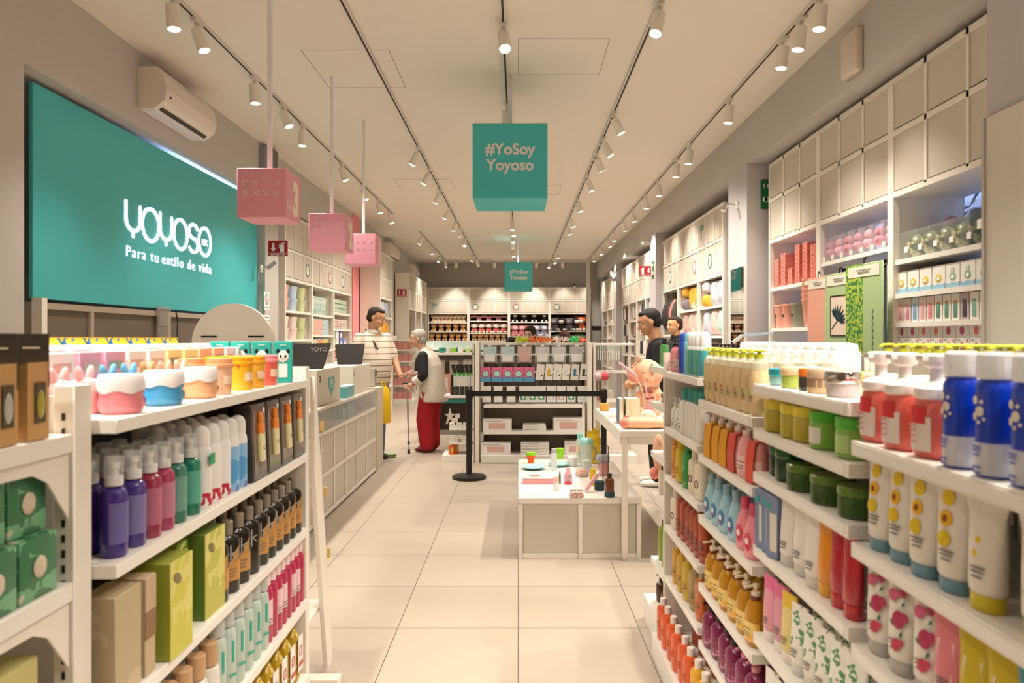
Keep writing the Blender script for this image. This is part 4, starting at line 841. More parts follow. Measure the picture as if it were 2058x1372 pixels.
def rrow(bay, zi, Y0, Y1, n, kindf, desc, cat, where, group, name, d=.035, rows=1, dd=.06, start=0, z=None, rz=RZ, jz=.05):
    zz = z if z is not None else BAYS[bay][2][zi]
    line_place(kindf, n, (GX+d, Y0), (GX+d, Y1), zz, desc, '', cat, where, group, rz, name, start=start, depth_dir=(1, 0), rows=rows, dd=dd, jz=jz)
FE = 'from far end'
# bay a
rrow('a', 0, 3.24, 3.12, 3, lambda i, r: k_pump(liquid('e87f86', .3), BLACK, M('f2c0bd', .4), .11, .024, .02, ph=.03), 'pink bottle with a black pump', 'bottle', f'{FE}, top tier', 'pink black-pumped bottles', 'pump_bottle')
rrow('a', 0, 3.06, 2.96, 2, lambda i, r: k_aerosol(('2f4fb0', '8cd0e6')[i], None, ('2f4fb0', '8cd0e6')[i], .14, .024, .035), 'blue domed can', 'can', 'beside the pink bottles', 'blue domed cans', 'aerosol_can')
MT = pattern('bands', ('57b7a6', 'eef3ee'), 9, .3, thr=.5)
rrow('a', 0, 2.90, 2.72, 4, lambda i, r: k_aerosol('eef1ee', M(('69bfa9', '4aa9b5')[i % 2], .4), 'f5f2f0', .12, .026, .055, lab=(.05, .85)), 'white and turquoise capped bottle', 'bottle', 'before the cream pump bottles', 'turquoise capped bottles', 'capped_bottle')
rrow('a', 0, 3.0, 2.12, 10, lambda i, r: k_aerosol('f0ecea', None, 'f5f2f0', .115, .045, .02), 'large white domed bottle', 'bottle', 'along the back of the window side shelves', 'white domed bottles at the back', 'capped_bottle', d=.29, z=1.293)
rrow('a', 1, 3.2, 3.08, 3, lambda i, r: k_pump(M('efece8', .3), M('e9e6e2', .3), pattern('noise', ('f3f0ec', '4e5a58'), 70, .4, thr=.6), .10, .024, .02), 'small white dotted bottle', 'bottle', f'{FE}, second tier', 'small dotted bottles', 'pump_bottle')
rrow('a', 1, 3.02, 2.74, 5, lambda i, r: k_shampoo(M('f0edea', .3), M('43a39c', .35), None, .145, .027, .022, caph=.05, capr=.55), 'white bottle with a turquoise cap', 'bottle', 'on the second tier', 'turquoise-topped white bottles', 'lotion_bottle', rows=2)
cl = ('e08a1e', 'd6b91e', '2f9a3e'); cn = ('orange', 'yellow', 'green')
for i in range(3): rrow('a', 2, 3.2-i*.11, 3.2-i*.11, 1, lambda j, r: k_shampoo(liquid(cl[i], .25), M(cl[i] if i < 2 else '3f8a50', .3), pattern('noise', (cl[i], 'f0dca0'), 25, .4, thr=.55), .15, .03, .022, caph=.04, capr=.6), f'clear {cn[i]} body wash bottle', 'bottle', 'on the third tier', None, 'body_wash_bottle')
BR = M('6b3b35', .5)
def milk(i, r):
    p = k_shampoo(M('eadfcb', .3), M('e6dac5', .3), None, .14, .034, .024, caph=.04, capr=.45); p.append(('emblem', cached('mk', lambda: MB().stroke([(.013*math.cos(2*PI*k/14), .013*math.sin(2*PI*k/14)) for k in range(14)], .004, .001, True).mesh('m', False)), BR, (0, -.0255, .06))); return p
rrow('a', 2, 2.87, 2.75, 2, milk, 'cream bottle with a round brown emblem', 'bottle', 'on the third tier', 'cream bottles with brown emblems', 'lotion_bottle', rows=2)
rrow('a', 3, 3.21, 3.12, 1, milk, 'cream bottle with round brown emblem', 'bottle', 'alone on the fourth tier', None, 'lotion_bottle')
rrow('a', 3, 3.09, 2.72, 6, lambda i, r: k_shampoo(liquid('a8391c', .3), M('a07a66', .4), pattern('noise', ('a8401f', '5a2418'), 60, .3, thr=.56), .165, .027, .022, caph=.03, capr=.4), 'reddish brown floral bottle', 'bottle', 'on the fourth tier', 'reddish brown floral bottles', 'body_wash_bottle')
yc = ('c98f1c', 'd09a20', 'c9a021', '9f7f4a', 'c9601c')
rrow('a', 4, 3.18, 2.76, 5, lambda i, r: k_shampoo(liquid(yc[i], .3), M('c9b49a', .4), pattern('noise', (yc[i], '6a4a1c'), 60, .3, thr=.6), .16, .03, .022, caph=.03, capr=.4), 'amber to brown floral bottle', 'bottle', 'on the fifth tier', 'amber floral bottles', 'body_wash_bottle')
rrow('a', 4, 3.22, 2.4, 9, lambda i, r: k_shampoo(liquid('e8501c' if i < 6 else 'eba41c', .35), M('efe3dc', .3), None, .15, .034, .027, caph=.03, capr=.42, sq=2.2) + [('print', lines('orp', .02, [.0, -.01, -.02]), M('8a2a12', .5), (0, -.028, .08))], 'orange see-through bottle with a white cap', 'bottle', 'on the floor-level tier', 'orange bottles on the base', 'body_wash_bottle', d=-.02, z=.101)
rrow('a', 4, 3.15, 2.75, 5, lambda i, r: k_shampoo(liquid('a8391c', .3), M('c9b49a', .3), pattern('noise', ('b54a1f', '5a2418'), 60, .3, thr=.6), .15, .03, .024, caph=.03, capr=.42), 'rust red bottle', 'bottle', 'at the back of the floor-level tier', 'rust red bottles behind the orange ones', 'body_wash_bottle', d=.12, z=.101)
# bay b
CRM = M('edd3a4', .3, trans=.1)
def creamp(i, r):
    return [('body', LO('crb', [(.02, .02, 0), (.0265, .0265, .02), (.0285, .0285, .05), (.0285, .0285, .125), (.028, .028, .135)], 22), CRM), ('clear_shoulder', LO('crs', [(.0285, .0285, .0), (.027, .027, .018), (.016, .016, .026), (.013, .013, .032)], 22), M('f0ead8', .1, trans=.6), (0, 0, .1355)),
            ('pump', cached('crp', lambda: MB().loft([(.014, .014, 0), (.014, .014, .012), (.006, .006, .013), (.006, .006, .018), (.022, .018, .02), (.024, .018, .023), (.018, .014, .026), (0, 0, .027)], 18).bar((0, 0, .022), (0, -.034, .018), .008, .005).mesh()), M('c9cc3c', .35), (0, 0, .167)),
            ('print', lines('crt', .018, [.0, -.008, .006]), M('5c5238', .6), (0, -.0286, .052)), ('picture', cached('crq', lambda: MB().ell((0, 0, 0), (.007, .001, .008), 1).mesh()), M(('9fae7a', '9fae7a', 'd96c5a', 'd9705a', 'b9a878', 'b9a878', '9fae7a')[i % 7], .5), (-.005, -.0287, .068))]
rrow('b', 0, 2.63, 2.10, 8, creamp, 'cream-coloured bottle with lime pump', 'pump bottle', f'{FE} of its row', 'cream pump bottles', 'pump_bottle', rows=4, dd=.066)
def wrapb(i, r):
    c, w, n = (('f0c068', 'e8a21c'), ('efbf60', 'e8a21c'), ('efb44e', 'e6a01c'), ('ee9a90', 'dd4f48'), ('f2b0b4', 'f2b0b4'), ('ee9c98', 'e0503f'))[i] + (0,)
    return k_pump(M(c, .3), M('e9dcd8', .3), M(('f4dca4' if i < 3 else 'f6c9c4'), .5), .13, .034, .024, ph=.035, shoulder=.7, belly=1.05, band=M(w, .45) if i != 4 else None)
rrow('b', 1, 2.58, 2.12, 6, wrapb, lambda i: ('yellow-sleeved', 'yellow-sleeved', 'golden-sleeved', 'coral-sleeved', 'plain pink', 'red-sleeved')[i]+' pump bottle', 'pump bottle', f'{FE}, second tier', 'sleeved pump bottles', 'pump_bottle', rows=2, dd=.08)
def babyb(i, r):
    b = i < 4; c = 'a5cfe2' if b else 'ef93a2'
    p = k_shampoo(M(c, .25, coat=.3), M('8fb2c0' if b else 'd8526c', .35), None, .125, .034, .024, caph=.035, capr=.42, sq=2.2)
    p[0] = ('body', LO('bbb', [(.03, .022, 0, 2.4), (.034, .025, .008, 2.4), (.033, .024, .07, 2.4), (.026, .02, .1, 2.2), (.017, .016, .118), (.015, .015, .125)], 22), p[0][2])
    p.append(('sticker', cached('bst', lambda: MB().ell((0, -.0255, .05), (.017, .0015, .028)).mesh()), M('4b86c8' if b else 'e0486e', .4), (0, 0, 0), None, (('sticker_face', cached('bsf', lambda: MB().ell((0, -.0275, .052), (.009, .0012, .01)).mesh()), PAPER), ('sticker_bow', cached('bsw', lambda: MB().ell((0, -.0275, .036), (.007, .0014, .005)).mesh()), M('cc3355', .4)))))
    return p
rrow('b', 2, 2.62, 2.14, 6, babyb, lambda i: ('light blue' if i < 4 else 'pink')+' bottle with oval sticker', 'bottle', f'{FE}, third tier', 'light blue and pink bottles', 'baby_wash_bottle', rows=2, dd=.075)
def honey(i, r):
    return k_pump(liquid('c98308', .4), M('efe0c4', .3), pattern('noise', ('f2d27c', 'efb545', 'f6e6b8'), 16, .5, thr=(.5, .6)), .14, .033, .028, ph=.04, nozzle=1.2, shoulder=.74) + [('neck_band', LO('hnb', [(.016, .016, 0), (.016, .016, .014)], 16), M('7a3b1c', .4), (0, 0, .132))]
rrow('b', 3, 2.60, 2.13, 6, honey, 'golden honey pump bottle', 'pump bottle', f'{FE}, fourth tier', 'golden pump bottles', 'pump_bottle', rows=2, dd=.075)
def mag(i, r): return k_pump(liquid('7a1a48', .4), M('1d1518', .3) if i < 4 else M('d98a9a', .3), pattern('noise', ('8f2a5c', 'c98aa6', '6a1440'), 30, .3, thr=(.5, .6)), .13, .034, .03, ph=.035, shoulder=.8)
rrow('b', 4, 2.62, 2.14, 6, mag, 'magenta pump bottle', 'pump bottle', f'{FE}, fifth tier', 'magenta pump bottles', 'pump_bottle', rows=2, dd=.078)
rrow('b', 4, 2.3, 2.1, 3, lambda i, r: k_shampoo(liquid('d98a1c', .35), M('efe3dc', .3), None, .15, .034, .027, caph=.03, capr=.42, sq=2.2), 'amber bottle with a white cap', 'bottle', 'on the base under the magenta pumps', 'amber bottles on the base', 'body_wash_bottle', d=-.02, z=.101)
# bay c
def jarc(i, r):
    if i == 0: return k_jar(M('a5d8dc', .15, trans=.3), M('2aa8bb', .15, .3), .026, .037, .02, lr=1.05)
    if i == 1: return k_jar(M('c6d86a', .25, trans=.2), M('f0cfa8', .35), .034, .03, .02, lr=1.1)
    if i == 2: return k_jar(M('33312d', .2, coat=.5), M('ef7c1c', .35), .034, .022, .02, lr=.98)
    if i == 3: return k_jar(M('dcc093', .4), M('d9b99c', .35), .034, .034, .024) + [('band', wrap('jcb', .0346, .0346, .014, .034, -170, 170), M('a38168', .4))]
    return k_jar(M('d8d0d4', .15, trans=.35), M('c9c2bf', .1, 1), .03, .034, .026, lr=1.1)
rrow('c', 0, 1.98, 1.98, 1, lambda i, r: jarc(0, 0), 'turquoise cream jar with a shiny blue lid', 'jar', 'far end of green tub bay', None, 'cream_jar', d=.06)
for i, (y, t) in enumerate(((1.87, 'lime jar with a beige lid'), (1.775, 'small black jar with an orange lid'), (1.69, 'beige jar with a brown band'), (1.585, 'white glass jar with a chrome lid'))):
    rrow('c', 0, y, y, 1, lambda _, r: jarc(i+1, 0), t, 'jar', 'on top of the green tub bay', None, 'cream_jar', d=.045)
for i, y in enumerate((2.0, 1.9, 1.8, 1.7, 1.6, 1.52)):
    thing('cream_jar', f'{("turquoise", "lime", "orange", "cream", "beige", "white")[i]} jar in the second row behind the lidded jars', 'jar', k_jar(M(('a5d8dc', 'c6d86a', 'e8b03a', 'efe0c0', 'dcc093', 'e2dcd6')[i], .3), M(('2aa8bb', 'efe0c8', 'e8902a', 'd9cc5a', 'e6d5b8', 'ece6e0')[i], .3), .03, .034, .02), (GX+.135, y, 1.3125), RZ)
e = empty('hidden_side_shelf', 'white shelf on the window side of the gondola spine carrying lime-topped bottles', 'shelf', (GX+.402, 1.0, 0))
obj('board', MB().box(0, .3, 0, 1.3, 1.205, 1.23).mesh(), SHELFM, e); obj('panel', MB().box(0, .3, 0, 1.3, 0, 1.204).mesh(), SHELFM, e)
for r in range(2):
    for i in range(9): thing('pump_bottle', f'cream lime-topped pump bottle, {nth(i)} behind the gondola spine, {ORD[r]} line', 'pump bottle', creamp(i, 1)[:3], (GX+.46+.08*r, 2.2-i*.085, 1.232), RZ, 'lime-topped bottles behind the spine')
def tubc(c1, c2, h, r, lh, lab=None): return k_jar(M(c1, .2, trans=.15, coat=.3), M(c2, .22, coat=.3), h, r, lh, lab=lab, sq=2)
for i, (y, c1, c2, n, lab) in enumerate(((1.975, 'c9b63a', 'e0c832', 'yellow', None), (1.845, 'c9b83c', 'e4cc3a', 'yellow', None), (1.775, 'ccb840', 'e8cf36', 'bright yellow', None), (1.665, '8cc44a', '4fb52c', 'apple green', M('e0ddd4', .4)), (1.535, '93c65a', '56b93a', 'apple green', M('b3cf86', .4)))):
    rrow('c', 1, y, y, 1, lambda _, r: tubc(c1, c2, .062, .043, .024, lab), f'{n} screw-top tub', 'tub', f'{nth(i)} {FE}, second tier', 'yellow and green tubs', 'cream_tub', d=.05)
    thing('cream_tub', f'{n} tub behind the {nth(i)} one of the second tier', 'tub', tubc(c1, c2, .062, .043, .024)[:2], (GX+.155, y, 1.187), RZ, 'yellow and green tubs, second row')
for i, (y, r_, n) in enumerate(((1.995, .03, 'deep green'), (1.92, .036, 'deep green'), (1.80, .05, 'olive green'), (1.66, .048, 'olive green'), (1.53, .045, 'pale-rimmed olive'))):
    rrow('c', 2, y, y, 1, lambda _, r: k_jar(M('1f4a24' if i < 2 else '3b5f1f', .15, trans=.25, coat=.4), M('0f5a22' if i < 2 else '5c7a2c', .2, coat=.4), .045 if i > 1 else .06, r_, .02 if i > 1 else .024), f'{n} gel tub', 'tub', f'{nth(i)} {FE}, third tier', 'dark green tubs', 'gel_tub', d=.055)
def bt(i, r): return k_box(.045, .05, .165, M('7f90b4', .4), (('badge', -.015, -.004, .13, .145, M('35b5a5', .4)), ('panel', -.005, .02, .02, .12, M('e6ddd0', .5))))
rrow('c', 3, 2.02, 1.93, 3, bt, 'slim slate blue carton', 'carton', f'{FE}, fourth tier', 'slate blue cartons', 'slim_carton', d=.03, jz=.25)
BT = M('6fb3dc', .4)
def wt(c, capc, artc, art=None): return lambda i, r: k_tube(M(c, .35), M(capc, .3), .165, .028, .024, art=art)
bstripe = [('stripe', cached('bsp', lambda: MB().box(-.012, .004, -.001, .001, .1, .15).mesh()), BT, (0, -.0105, .0), (-.11, 0, 0))]
rrow('c', 3, 1.87, 1.70, 3, lambda i, r: k_tube(M('efe9e4', .35), M('d8d2cc', .3), .165, .03, .024, art=bstripe), 'white cream tube with a pale blue stripe', 'tube', 'on the fourth tier', 'white tubes with blue stripes', 'cream_tube')
for y, c, n, c2 in ((1.64, 'e8921c', 'orange', 'e8a62a'), (1.575, 'b5202e', 'watermelon red', 'c4202a'), (1.51, 'b8222e', 'lighter watermelon red', 'c4202a')):
    rrow('c', 3, y, y, 1, lambda i, r: k_tube(M(c, .2, coat=.4), M(c2, .2, coat=.4), .165, .025, .03, art=[('seeds', cached('sds', lambda: MB().ell((-.006, 0, .09), (.003, .001, .004), 1).ell((.006, 0, .07), (.003, .001, .004), 1).ell((0, 0, .11), (.003, .001, .004), 1).mesh()), BLACK, (0, -.019, 0), (-.08, 0, 0))] if c[0] == 'b' else None, prt=False), f'{n} glossy tube', 'tube', 'beside the blue striped tubes' if c[0] == 'e' else f'at the near end, Y {("one", "two")[y < 1.55]}'.replace(', Y one', ' of the fourth tier').replace(', Y two', ', last on the fourth tier'), None, 'shower_gel_tube')
for y, c, c2, n in ((2.005, 'e86aa0', 'e8a0b0', 'bright pink'), (1.93, 'df6d9c', 'dd9aac', 'bright pink, partly hidden'), (1.865, 'e8c12c', 'e6d28a', 'yellow, front')):
    rrow('c', 4, y, y, 1, lambda i, r: k_tube(M(c2, .3), M('efe4de', .3), .175, .028, .028, art=[('colour_top', cached('ctp', lambda: MB().loft([(.0303, .0125, .1, 2.2), (.0325, .0095, .135, 2.2), (.0345, .003, .169, 3), (.0345, .003, .1745, 3)], 24).mesh()), M(c, .3)), ('highlight_panel', cached('chp', lambda: MB().box(-.018, -.006, -.001, .001, .11, .14).mesh()), M('f4d9dc', .4), (0, -.0135, 0), (-.2, 0, 0))]), f'{n} half-coloured tube', 'tube', 'on the fifth tier', None, 'cream_tube')
BOT = pattern('noise', ('f1ede6', '5f9a6a', 'f1ede6', '55477a'), 26, .4, thr=(.56, .62, .68))
rrow('c', 4, 1.80, 1.50, 5, lambda i, r: k_tube(BOT, M('d9d4cc', .3), .17, .028, .026), 'white tube with green leaf pattern', 'tube', 'on the fifth tier', 'leaf-patterned tubes', 'hand_cream_tube', rows=2, dd=.055)
rrow('c', 5, 2.0, 1.5, 8, lambda i, r: k_tube(pattern('noise', ('efe9e0', '8aa46a', '4a3a3a'), 20, .4, thr=(.56, .64)), M('d9d4cc', .3), .16, .028, .026), 'white and dark patterned tube', 'tube', 'on the sixth tier', 'dark patterned tubes', 'hand_cream_tube')
# bay d
CO = M('ee6f62', .3, trans=.1, coat=.2)
def foam(i, r):
    p = [('body', LO('fob', [(.032, .026, 0, 2.6), (.037, .03, .006, 2.6), (.039, .031, .04, 2.6), (.038, .03, .085, 2.4), (.034, .029, .1)], 26), CO),
         ('collar', LO('foc', [(.034, .03, 0), (.036, .034, .004), (.035, .034, .018), (.024, .024, .026), (.012, .012, .03)], 24), M('f3e9e6', .35), (0, 0, .1)),
         ('pump', cached('fop', lambda: MB().loft([(.011, .011, 0), (.011, .011, .022), (.02, .02, .026), (.024, .024, .034), (.024, .024, .044), (.02, .02, .047), (0, 0, .0471)], 22).bar((0, 0, .04), (0, -.034, .04), .016, .009).mesh()), M('f3ebe8', .35), (0, 0, .13))]
    p.append(('label', wrap('fol', .0395, .0315, .012, .07, -60, 25, 2.6), M('efe2dc', .5))); p.append(('label_top', wrap('fot', .0397, .0317, .058, .088, -60, 10, 2.6), M('dc2c34', .45)))
    p.append(('print', lines('fopr', .03, [0, -.008, -.018, -.028]), M('c98a88', .6), (-.018, -.0325, .055), (0, 0, -.3)))
    return p
rrow('d', 0, 1.425, 1.235, 3, foam, 'coral foaming pump bottle', 'pump bottle', f'{FE}, closest bay', 'coral foaming bottles', 'foam_bottle', d=.045, rows=2, dd=.09)
BL = M('0a3bbf', .25, coat=.4)
def bluecan(i, r):
    p = [('can', LO('blc', [(.0255, .0255, 0), (.0265, .0265, .003), (.0265, .0265, .123), (.026, .026, .13), (.022, .022, .14), (.0205, .0205, .143)], 26), BL), ('lower_band', wrap('blb', .0268, .0268, .003, .05, -180, 180, n=30), M('d9dbe6', .35)),
         ('cap', LO('blk', [(.0245, .0245, 0), (.0255, .0255, .004), (.0245, .0245, .035), (.02, .02, .04), (0, 0, .0405)], 24), M('f0eeee', .15, trans=.45), (0, 0, .1435))]
    for x, z, q in ((-.013, .112, .0065), (-.003, .096, .0075), (-.014, .088, .0062), (-.0, .11, .003), (.004, .085, .0025), (-.005, .08, .003)):
        a = x/.0268; p.append(('bubble', cached(('bub', q), lambda: MB().loft([(q, q, 0), (q*.9, q*.9, .0008), (0, 0, .001)], 14, Matrix.Rotation(PI/2, 4, 'X')).mesh()), M('e6dccb', .4), (math.sin(a)*.0268, -math.cos(a)*.0268, z), (0, 0, a)))
    p.append(('print', lines('blp', .018, [.03, .025, .018, .0, -.008], .0015), M('6a76c4', .5), (-.008, -.0272, .014), (0, 0, -.3)))
    return p
rrow('d', 0, 1.145, .91, 4, bluecan, 'blue and white bubble-printed can', 'spray can', f'{FE}, closest bay', 'blue bubble cans', 'shaving_foam_can', d=.036, rows=2, dd=.06)
rrow('d', 0, 1.42, .8, 8, lambda i, r: k_pump(M('efe6e2', .3), M('f2ecea', .3), M('e6c9c2', .4), .13, .034, .03, ph=.045), 'white pump bottle', 'pump bottle', 'at the back of the closest bay', 'white pump bottles at the back', 'pump_bottle', d=.22)
for i in range(5):
    thing('gift_pack', f'pale turquoise glossy gift pack, {nth(i)} {FE}, closest bay spine', 'pack', [('pack', cached('gpk', lambda: MB().box(-.055, .055, -.03, .03, 0, .16).bevel(.008, 2).mesh()), M('7fd0cf', .15, coat=.5)), ('seam', cached('gps', lambda: MB().box(-.056, .056, -.004, .004, .01, .161).mesh()), M('d9f0ee', .3))], (GX+.31, 1.36-i*.125, 1.237), RZ, 'turquoise gift packs')
YEL = M('e8c51e', .4)
def lemon(i, r):
    art = [('lemon', cached('lm1', lambda: MB().loft([(.0125, .0135, 0), (.009, .01, .0012), (0, 0, .0014)], 16, Matrix.Rotation(PI/2, 4, 'X')).mesh()), YEL, (-.006, -.0095, .15), (-.14, 0, 0)),
           ('lemon', cached('lm1', None), YEL, (-.006, -.0195, .085), (-.12, 0, 0)), ('sun_drawing', cached('lm1', None), M('f0b61e', .4), (-.006, -.0150, .117), (-.13, 0, 0)), ('girl_drawing', cached('lm2', lambda: MB().ell((0, 0, 0), (.005, .001, .007), 1).mesh()), M('8a4a1e', .5), (-.007, -.0168, .117), (-.13, 0, 0))]
    if r: art = None
    return k_tube(M('e9e2d8', .35), M('6f97ab', .3), .185, .030, .022, art=art)
rrow('d', 1, 1.395, 1.165, 4, lemon, 'lemon-printed tube with blue cap', 'tube', f'{FE}, second tier, closest bay', 'lemon tubes with blue caps', 'cream_tube', d=.035, rows=2, dd=.06)
def sunc(i, r):
    return k_tube(M('e9e2d8', .35), M('d8c222', .3), .18, .029, .024, flare=1.5, art=[('sun_drawing', cached('sn1', lambda: MB().loft([(.006, .006, 0), (0, 0, .0014)], 12, Matrix.Rotation(PI/2, 4, 'X')).mesh()), YEL, (-.004, -.0145, .105), (-.12, 0, 0)), ('sun_drawing', cached('sn1', None), YEL, (-.007, -.0168, .085), (-.12, 0, 0))])
rrow('d', 1, 1.085, .97, 2, sunc, 'white flared tube with a yellow cap', 'tube', 'after the lemon tubes', 'white tubes with yellow caps', 'sunscreen_tube', d=.04)
def rose(i, r):
    art = [(('flower', cached(('fl', q), lambda: MB().ell((0, 0, 0), (q, .0012, q*1.1), 2).ell((q*.9, 0, q*.5), (q*.7, .0012, q*.6), 2).mesh()), M(c, .4), (x, y, z), (-.11, 0, 0))) for x, y, z, q, c in ((.006, -.0192, .1, .015, 'b5345c'), (-.012, -.0135, .14, .011, 'cf5f80'), (.004, -.0225, .055, .011, 'c9405f'), (.012, -.0125, .15, .009, 'a83a5a'))]
    art += [('leaf', cached('lf', lambda: MB().ell((0, 0, 0), (.003, .001, .007), 1).mesh()), M('3f7a58', .5), (x, y, z), (-.1, a, 0)) for x, y, z, a in ((.014, -.015, .13, .6), (-.012, -.0168, .09, -.6), (.012, -.0195, .075, .4))]
    return k_tube(M('eae3da', .35), M('b9b3aa', .3), .17, .030, .024, art=art if r == 0 else None)
rrow('d', 2, 1.40, 1.235, 3, rose, 'crimson-flowered tube', 'tube', f'{FE}, third tier, closest bay', 'flower tubes', 'hand_cream_tube', d=.035, rows=2, dd=.06)
PL = M('e9e2da', .4)
def paneltube(c): return lambda i, r: k_tube(M(c, .3), M(c, .3), .165, .027, .02, flare=1.4, art=[('panel', cached('pnl', lambda: MB().box(-.016, .016, -.001, .001, .03, .12).mesh()), PL, (0, -.0205, 0), (-.1, 0, 0))])
rrow('d', 2, 1.17, 1.17, 1, paneltube('e0808c'), 'pink tube with a white panel', 'tube', 'next to the flower tubes', None, 'hand_cream_tube', d=.035)
rrow('d', 2, 1.11, 1.035, 2, paneltube('cdb52a'), 'mustard yellow tube with a white panel', 'tube', 'next to the pink tube', 'mustard tubes', 'hand_cream_tube', d=.035)
rrow('d', 2, .97, .9, 2, paneltube('4a97a8'), 'petrol blue tube with a white panel', 'tube', 'in the lower corner', 'petrol blue tubes', 'hand_cream_tube', d=.035)
# far end cap of this gondola
e = empty('end_cap_shelving', 'white end cap shelves behind the far end of the window side gondola', 'end cap shelf', (GX+.01, 3.335, 0))
for z in (1.30, 1.12, .87, .66, .33): obj('shelf', MB().box(0, .7, .002, .36, z-.03, z).mesh(), SHELFM, e)
obj('base', MB().box(-.03, .7, .002, .4, 0, .12).mesh(), SHELFM, e); obj('back_panel', MB().box(0.05, .7, -.006, .0, 0, 1.37).mesh(), M('b9afa3', .6), e)
for x, y, z, k, d_ in ((.73, 3.6, 1.301, k_shampoo(liquid('4f9a4a', .3), BLACK, None, .11, .022, .022, caph=.03), 'green bottle on the top end cap shelf'), (.745, 3.52, 1.121, k_jar(M('5a2c14', .2), BLACK, .05, .026, .02, lab=PAPER), 'brown jar with a black lid on the end cap'),
                       (.745, 3.64, 1.121, k_jar(M('7a3f1c', .2), M('c9b49a', .3), .03, .026, .012, lab=PAPER), 'small amber jar on the end cap'), (.73, 3.5, .871, k_spray('6f5a9a', 'b9a6cc', .12, .02), 'slim purple bottle on the end cap'), (.73, 3.5, .661, k_shampoo(M('ded4c8', .3), BLACK, None, .12, .026, .024, caph=.03), 'white bottle with a black cap on the end cap'),
                       (.73, 3.62, .661, k_shampoo(M('e6dac8', .3), BLACK, None, .12, .026, .024, caph=.03), 'cream bottle with a black cap, next to its white neighbour'), (.73, 3.5, .331, k_shampoo(liquid('7f9a1c', .3), M('4a5c18', .3), None, .17, .032, .032, caph=.03, sq=2), 'tall olive green bottle on the low end cap shelf'), (.735, 3.62, .331, k_shampoo(liquid('7f9a1c', .3), M('4a5c18', .3), None, .17, .032, .032, caph=.03, sq=2), 'olive green bottle just behind the other'),
                       (.72, 3.5, .121, k_pump(liquid('3f1f0a', .2), BLACK, None, .1, .026, .026), 'small dark amber pump bottle on the end cap base'), (.72, 3.63, .121, k_pump(liquid('3f1f0a', .2), BLACK, None, .1, .026, .026), 'second dark amber pump bottle further back on the end cap base')):
    thing('toiletry_bottle' if 'jar' not in d_ else 'cream_jar', d_, 'bottle' if 'jar' not in d_ else 'jar', k, (x, y, z), RZ)
# ---------------------------------------------------------------- accessory gondola across the aisle (faces the viewer), front base at Y 8.32
GY = 8.62
e = empty('accessory_gondola', 'white gondola facing the viewer, hung with phone cables and boxed keyboards', 'gondola shelf', (-.43, 8.32, 0))
obj('base', MB().box(0, 1.21, 0, .36, .005, .09).bevel(.003, 1).mesh(), SHELFM, e)
obj('back_panel', MB().box(0.02, 1.19, .362, .39, 0, 1.36).mesh(), M('7a7067', .6), e)
obj('top_rail', MB().box(0, 1.21, .30, .42, 1.361, 1.394).mesh(), WHITE, e)
for x in (-.075, 1.235): obj('upright', MB().box(x, x+.05, .05, .40, 0.0, 1.394).mesh(), WHITE, e)
for x in (.015, 1.165): obj('slotted_rail', MB().box(x, x+.03, .335, .361, .09, 1.36).mesh(), M('5c544d', .5), e)
for z in (.36, .665): obj('shelf', MB().box(0.03, 1.18, .04, .334, z-.03, z).mesh(), SHELFM, e)
obj('hook_bar', MB().box(.05, 1.16, .318, .332, 1.24, 1.26).box(.05, 1.16, .318, .332, 1.03, 1.05).box(.05, 1.16, .318, .332, .86, .875).mesh(), WHITE, e)
def front(px): return (px-CX)*8.5/F
ST = 'on the accessory gondola'
for i, (px, c) in enumerate(zip((984, 1020, 1054, 1090, 1123, 1159), ('a9c9c9', 'a9c9c9', 'c9a59a', 'c9c6c4', 'c9c6c4', 'a9a6a6'))):
    p = [('pouch', cached('acp', lambda: MB().box(-.088, .088, 0, .03, 0, .2).bevel(.008, 2).mesh()), M('eef0f0', .1, alpha=.16)), ('card', cached('acc', lambda: MB().box(-.075, .075, .008, .018, .07, .185).mesh()), M(c, .5)),
         ('contents', cached('acn', lambda: MB().box(-.062, .062, .004, .02, .0, .085).bevel(.003, 1).mesh()), M('e3dedb' if i != 2 else 'cf9a88', .4), (0, 0, .012)), ('sticker', cached('acs', lambda: MB().box(.03, .045, .002, .004, .14, .15).mesh()), M('3c4a4a', .5)), ('hook', cached('ach', lambda: MB().cyl((0, .03, .205), (0, .17, .205), .002, n=6).box(-.02, .02, .01, .012, .19, .215).mesh()), WHITE)]
    thing('accessory_pouch', f'clear hanging pouch, {nth(i)} of six in the top row {ST}', 'pouch', p, (front(px), 8.48, 1.155), 0, 'clear pouches in the top row')
for i, px in enumerate((976, 998, 1020, 1042, 1064)):
    p = [('carton', cached('pbx2', lambda: MB().box(-.06, .06, 0, .035, 0, .17).bevel(.003, 1).mesh()), M('dd6f98', .4)), ('lower_print', cached('pbl2', lambda: MB().box(-.06, .06, -.001, .0, 0, .055).mesh()), M('5a9ac0', .4)), ('hexagon', cached('pbh', lambda: MB().prism([(.04*math.cos(a), .036*math.sin(a)) for a in [PI/6+k*PI/3 for k in range(6)]], .002).mesh('hx', False)), M('a9d6cf', .4), (0, -.003, .095)),
         ('hexagon_outline', cached('pbo', lambda: MB().stroke([(.046*math.cos(a), .042*math.sin(a)) for a in [PI/6+k*PI/3 for k in range(6)]], .004, .002, True).mesh('ho', False)), M('54456a', .4), (0, -.002, .095)), ('hanger', cached('pbg', lambda: MB().box(-.02, .02, .01, .02, .17, .2).cyl((0, .015, .19), (0, .13, .2), .003, n=6).mesh()), BLACK)]
    thing('speaker_box', f'pink and blue carton with a hexagon, {nth(i)} of five {ST}', 'box', p, (front(px), 8.50, .93), rnd.uniform(-.08, .08), 'pink and blue hexagon cartons')
